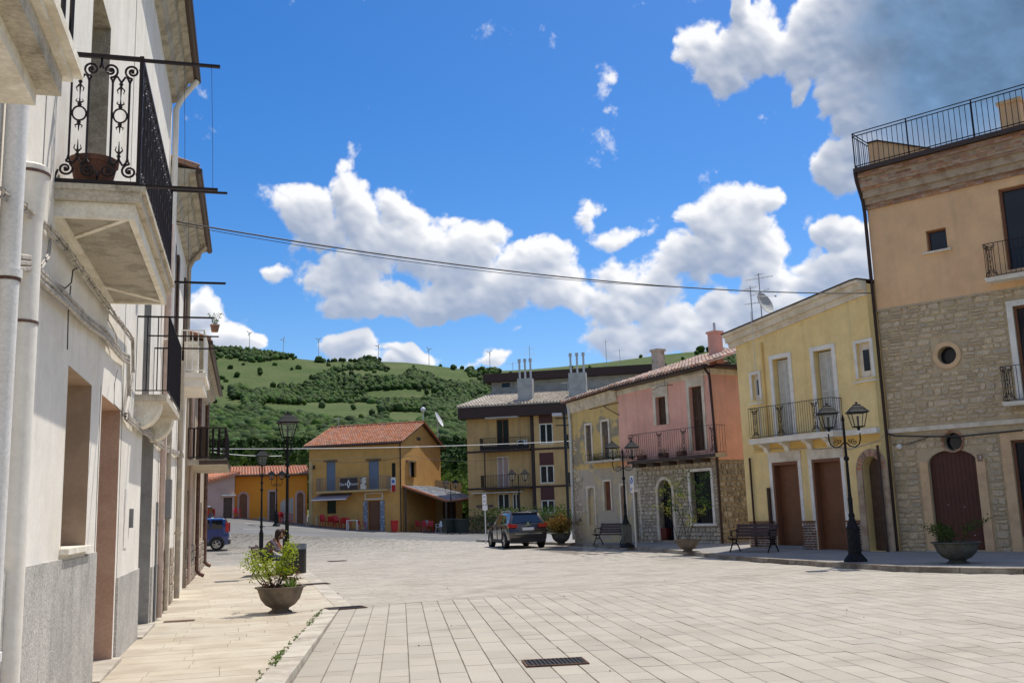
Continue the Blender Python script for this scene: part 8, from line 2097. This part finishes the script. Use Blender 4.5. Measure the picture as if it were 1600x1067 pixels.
def seated(label, loc, rz, hair, top, lean=.28, turn=0):
    """seated figure, local +y is where it faces, origin on the ground under the hips"""
    t = thing('person', label, 'person', loc, rz); L = lean; H = Vector
    hip = H((0, .02, .55)); wa = H((0, .02 + L * .25, .72)); ch = H((0, .02 + L * .75, .92)); nk = H((0, .02 + L * 1.15, 1.06)); hd_ = H((0, .06 + L * 1.35, 1.17)); hd2 = H((0, .08 + L * 1.4, 1.26))
    V = [hip, wa, ch, nk, hd_, hd2]; E = [(0, 1), (1, 2), (2, 3), (3, 4), (4, 5)]; R = [.12, .11, .125, .05, .075, .085]
    TV, TE, TR = [wa - H((0, 0, .1)), wa, ch, ch + H((0, L * .25, .09))], [(0, 1), (1, 2), (2, 3)], [(.155, .12), (.15, .115), (.165, .12), (.11, .085)]
    PV, PE, PR = [hip], [], [(.17, .13)]
    for s in (-1, 1):
        sh = ch + H((s * .19, L * .12, .06)); el = H((s * .24, sh.y + .14, .74)); wr = H((s * .12, el.y + .22, .66)); hn = wr + H((-s * .03, .08, -.01))
        i = len(V); V += [sh, el, wr, hn]; E += [(2, i), (i, i + 1), (i + 1, i + 2), (i + 2, i + 3)]; R += [.055, .042, .030, .038]
        for k in range(4):
            j = len(V); b = hn + H(((k - 1.5) * .02, .03, 0)); V += [b + H((0, .03, -.005)), b + H((0, .06 + .008 * (k in (1, 2)), -.03))]; E += [(i + 3, j), (j, j + 1)]; R += [.010, .008]
        j = len(V); V += [hn + H((-s * .035, .01, .01)), hn + H((-s * .045, .045, .0))]; E += [(i + 3, j), (j, j + 1)]; R += [.011, .009]
        i = len(TV); TV += [sh, el, wr + H((0, -.02, 0))]; TE += [(2, i), (i, i + 1), (i + 1, i + 2)]; TR += [.078, .058, .046]
        kn = H((s * .11, .46, .50)); an = H((s * .11, .44, .10)); i = len(PV); PV += [H((s * .10, .08, .53)), kn, an]; PE += [(0, i), (i, i + 1), (i + 1, i + 2)]; PR += [.095, .072, .052]
        i = len(V); V += [H((s * .10, .08, .53)), kn, an, an + H((0, .16, -.06))]; E += [(0, i), (i, i + 1), (i + 1, i + 2), (i + 2, i + 3)]; R += [.08, .055, .038, .035]
        mb = MB(); mb.ball(tuple(an + H((0, .07, -.045))), (.05, .14, .055), 10, 6); mb.build('shoe', m_shoe, t, smooth=True)
    skin('body', V, E, R, m_skin, t); skin('jacket', TV, TE, TR, top, t); skin('trousers', PV, PE, PR, m_jean, t)
    c = (hd_ + hd2) / 2; mb = MB(); mb.ball(tuple(c + H((0, -.015, .03))), (.098, .112, .118), 14, 10)
    for s in (-1, 1): mb.ball(tuple(c + H((s * .07, -.05, -.07))), (.045, .06, .10), 8, 6)
    mb.ball(tuple(c + H((0, -.085, -.06))), (.08, .05, .12), 10, 6); mb.build('hair', hair, t, smooth=True)
    fc = c + H((0, .085, -.01)); mb = MB(); mb.ball(tuple(fc + H((0, .012, -.01))), (.012, .018, .022), 6, 5); mb.ball(tuple(fc + H((0, -.02, -.005))), (.070, .035, .088), 12, 8); mb.build('face', m_skin, t, smooth=True)
    mb = MB(); [mb.ball(tuple(fc + H((s * .028, .012, .018))), (.010, .006, .006), 6, 4) for s in (-1, 1)]; mb.build('eyes', m_black, t); MB().ball(tuple(fc + H((0, .01, -.045))), (.022, .006, .006), 6, 4).build('mouth', m_redp, t)
    return t
bz = R_(-98); bx = Matrix.Rotation(bz, 3, 'Z')
seated('person with dark hair and mauve jacket leaning forward on the left bench', pB + bx @ Vector((.34, -.04, .0)), bz, m_hair, m_mauve, .30)
seated('person with auburn hair and rust jacket at the far side of the left bench', pB + bx @ Vector((-.28, -.04, .0)), bz, m_hair2, m_rust2, .34)
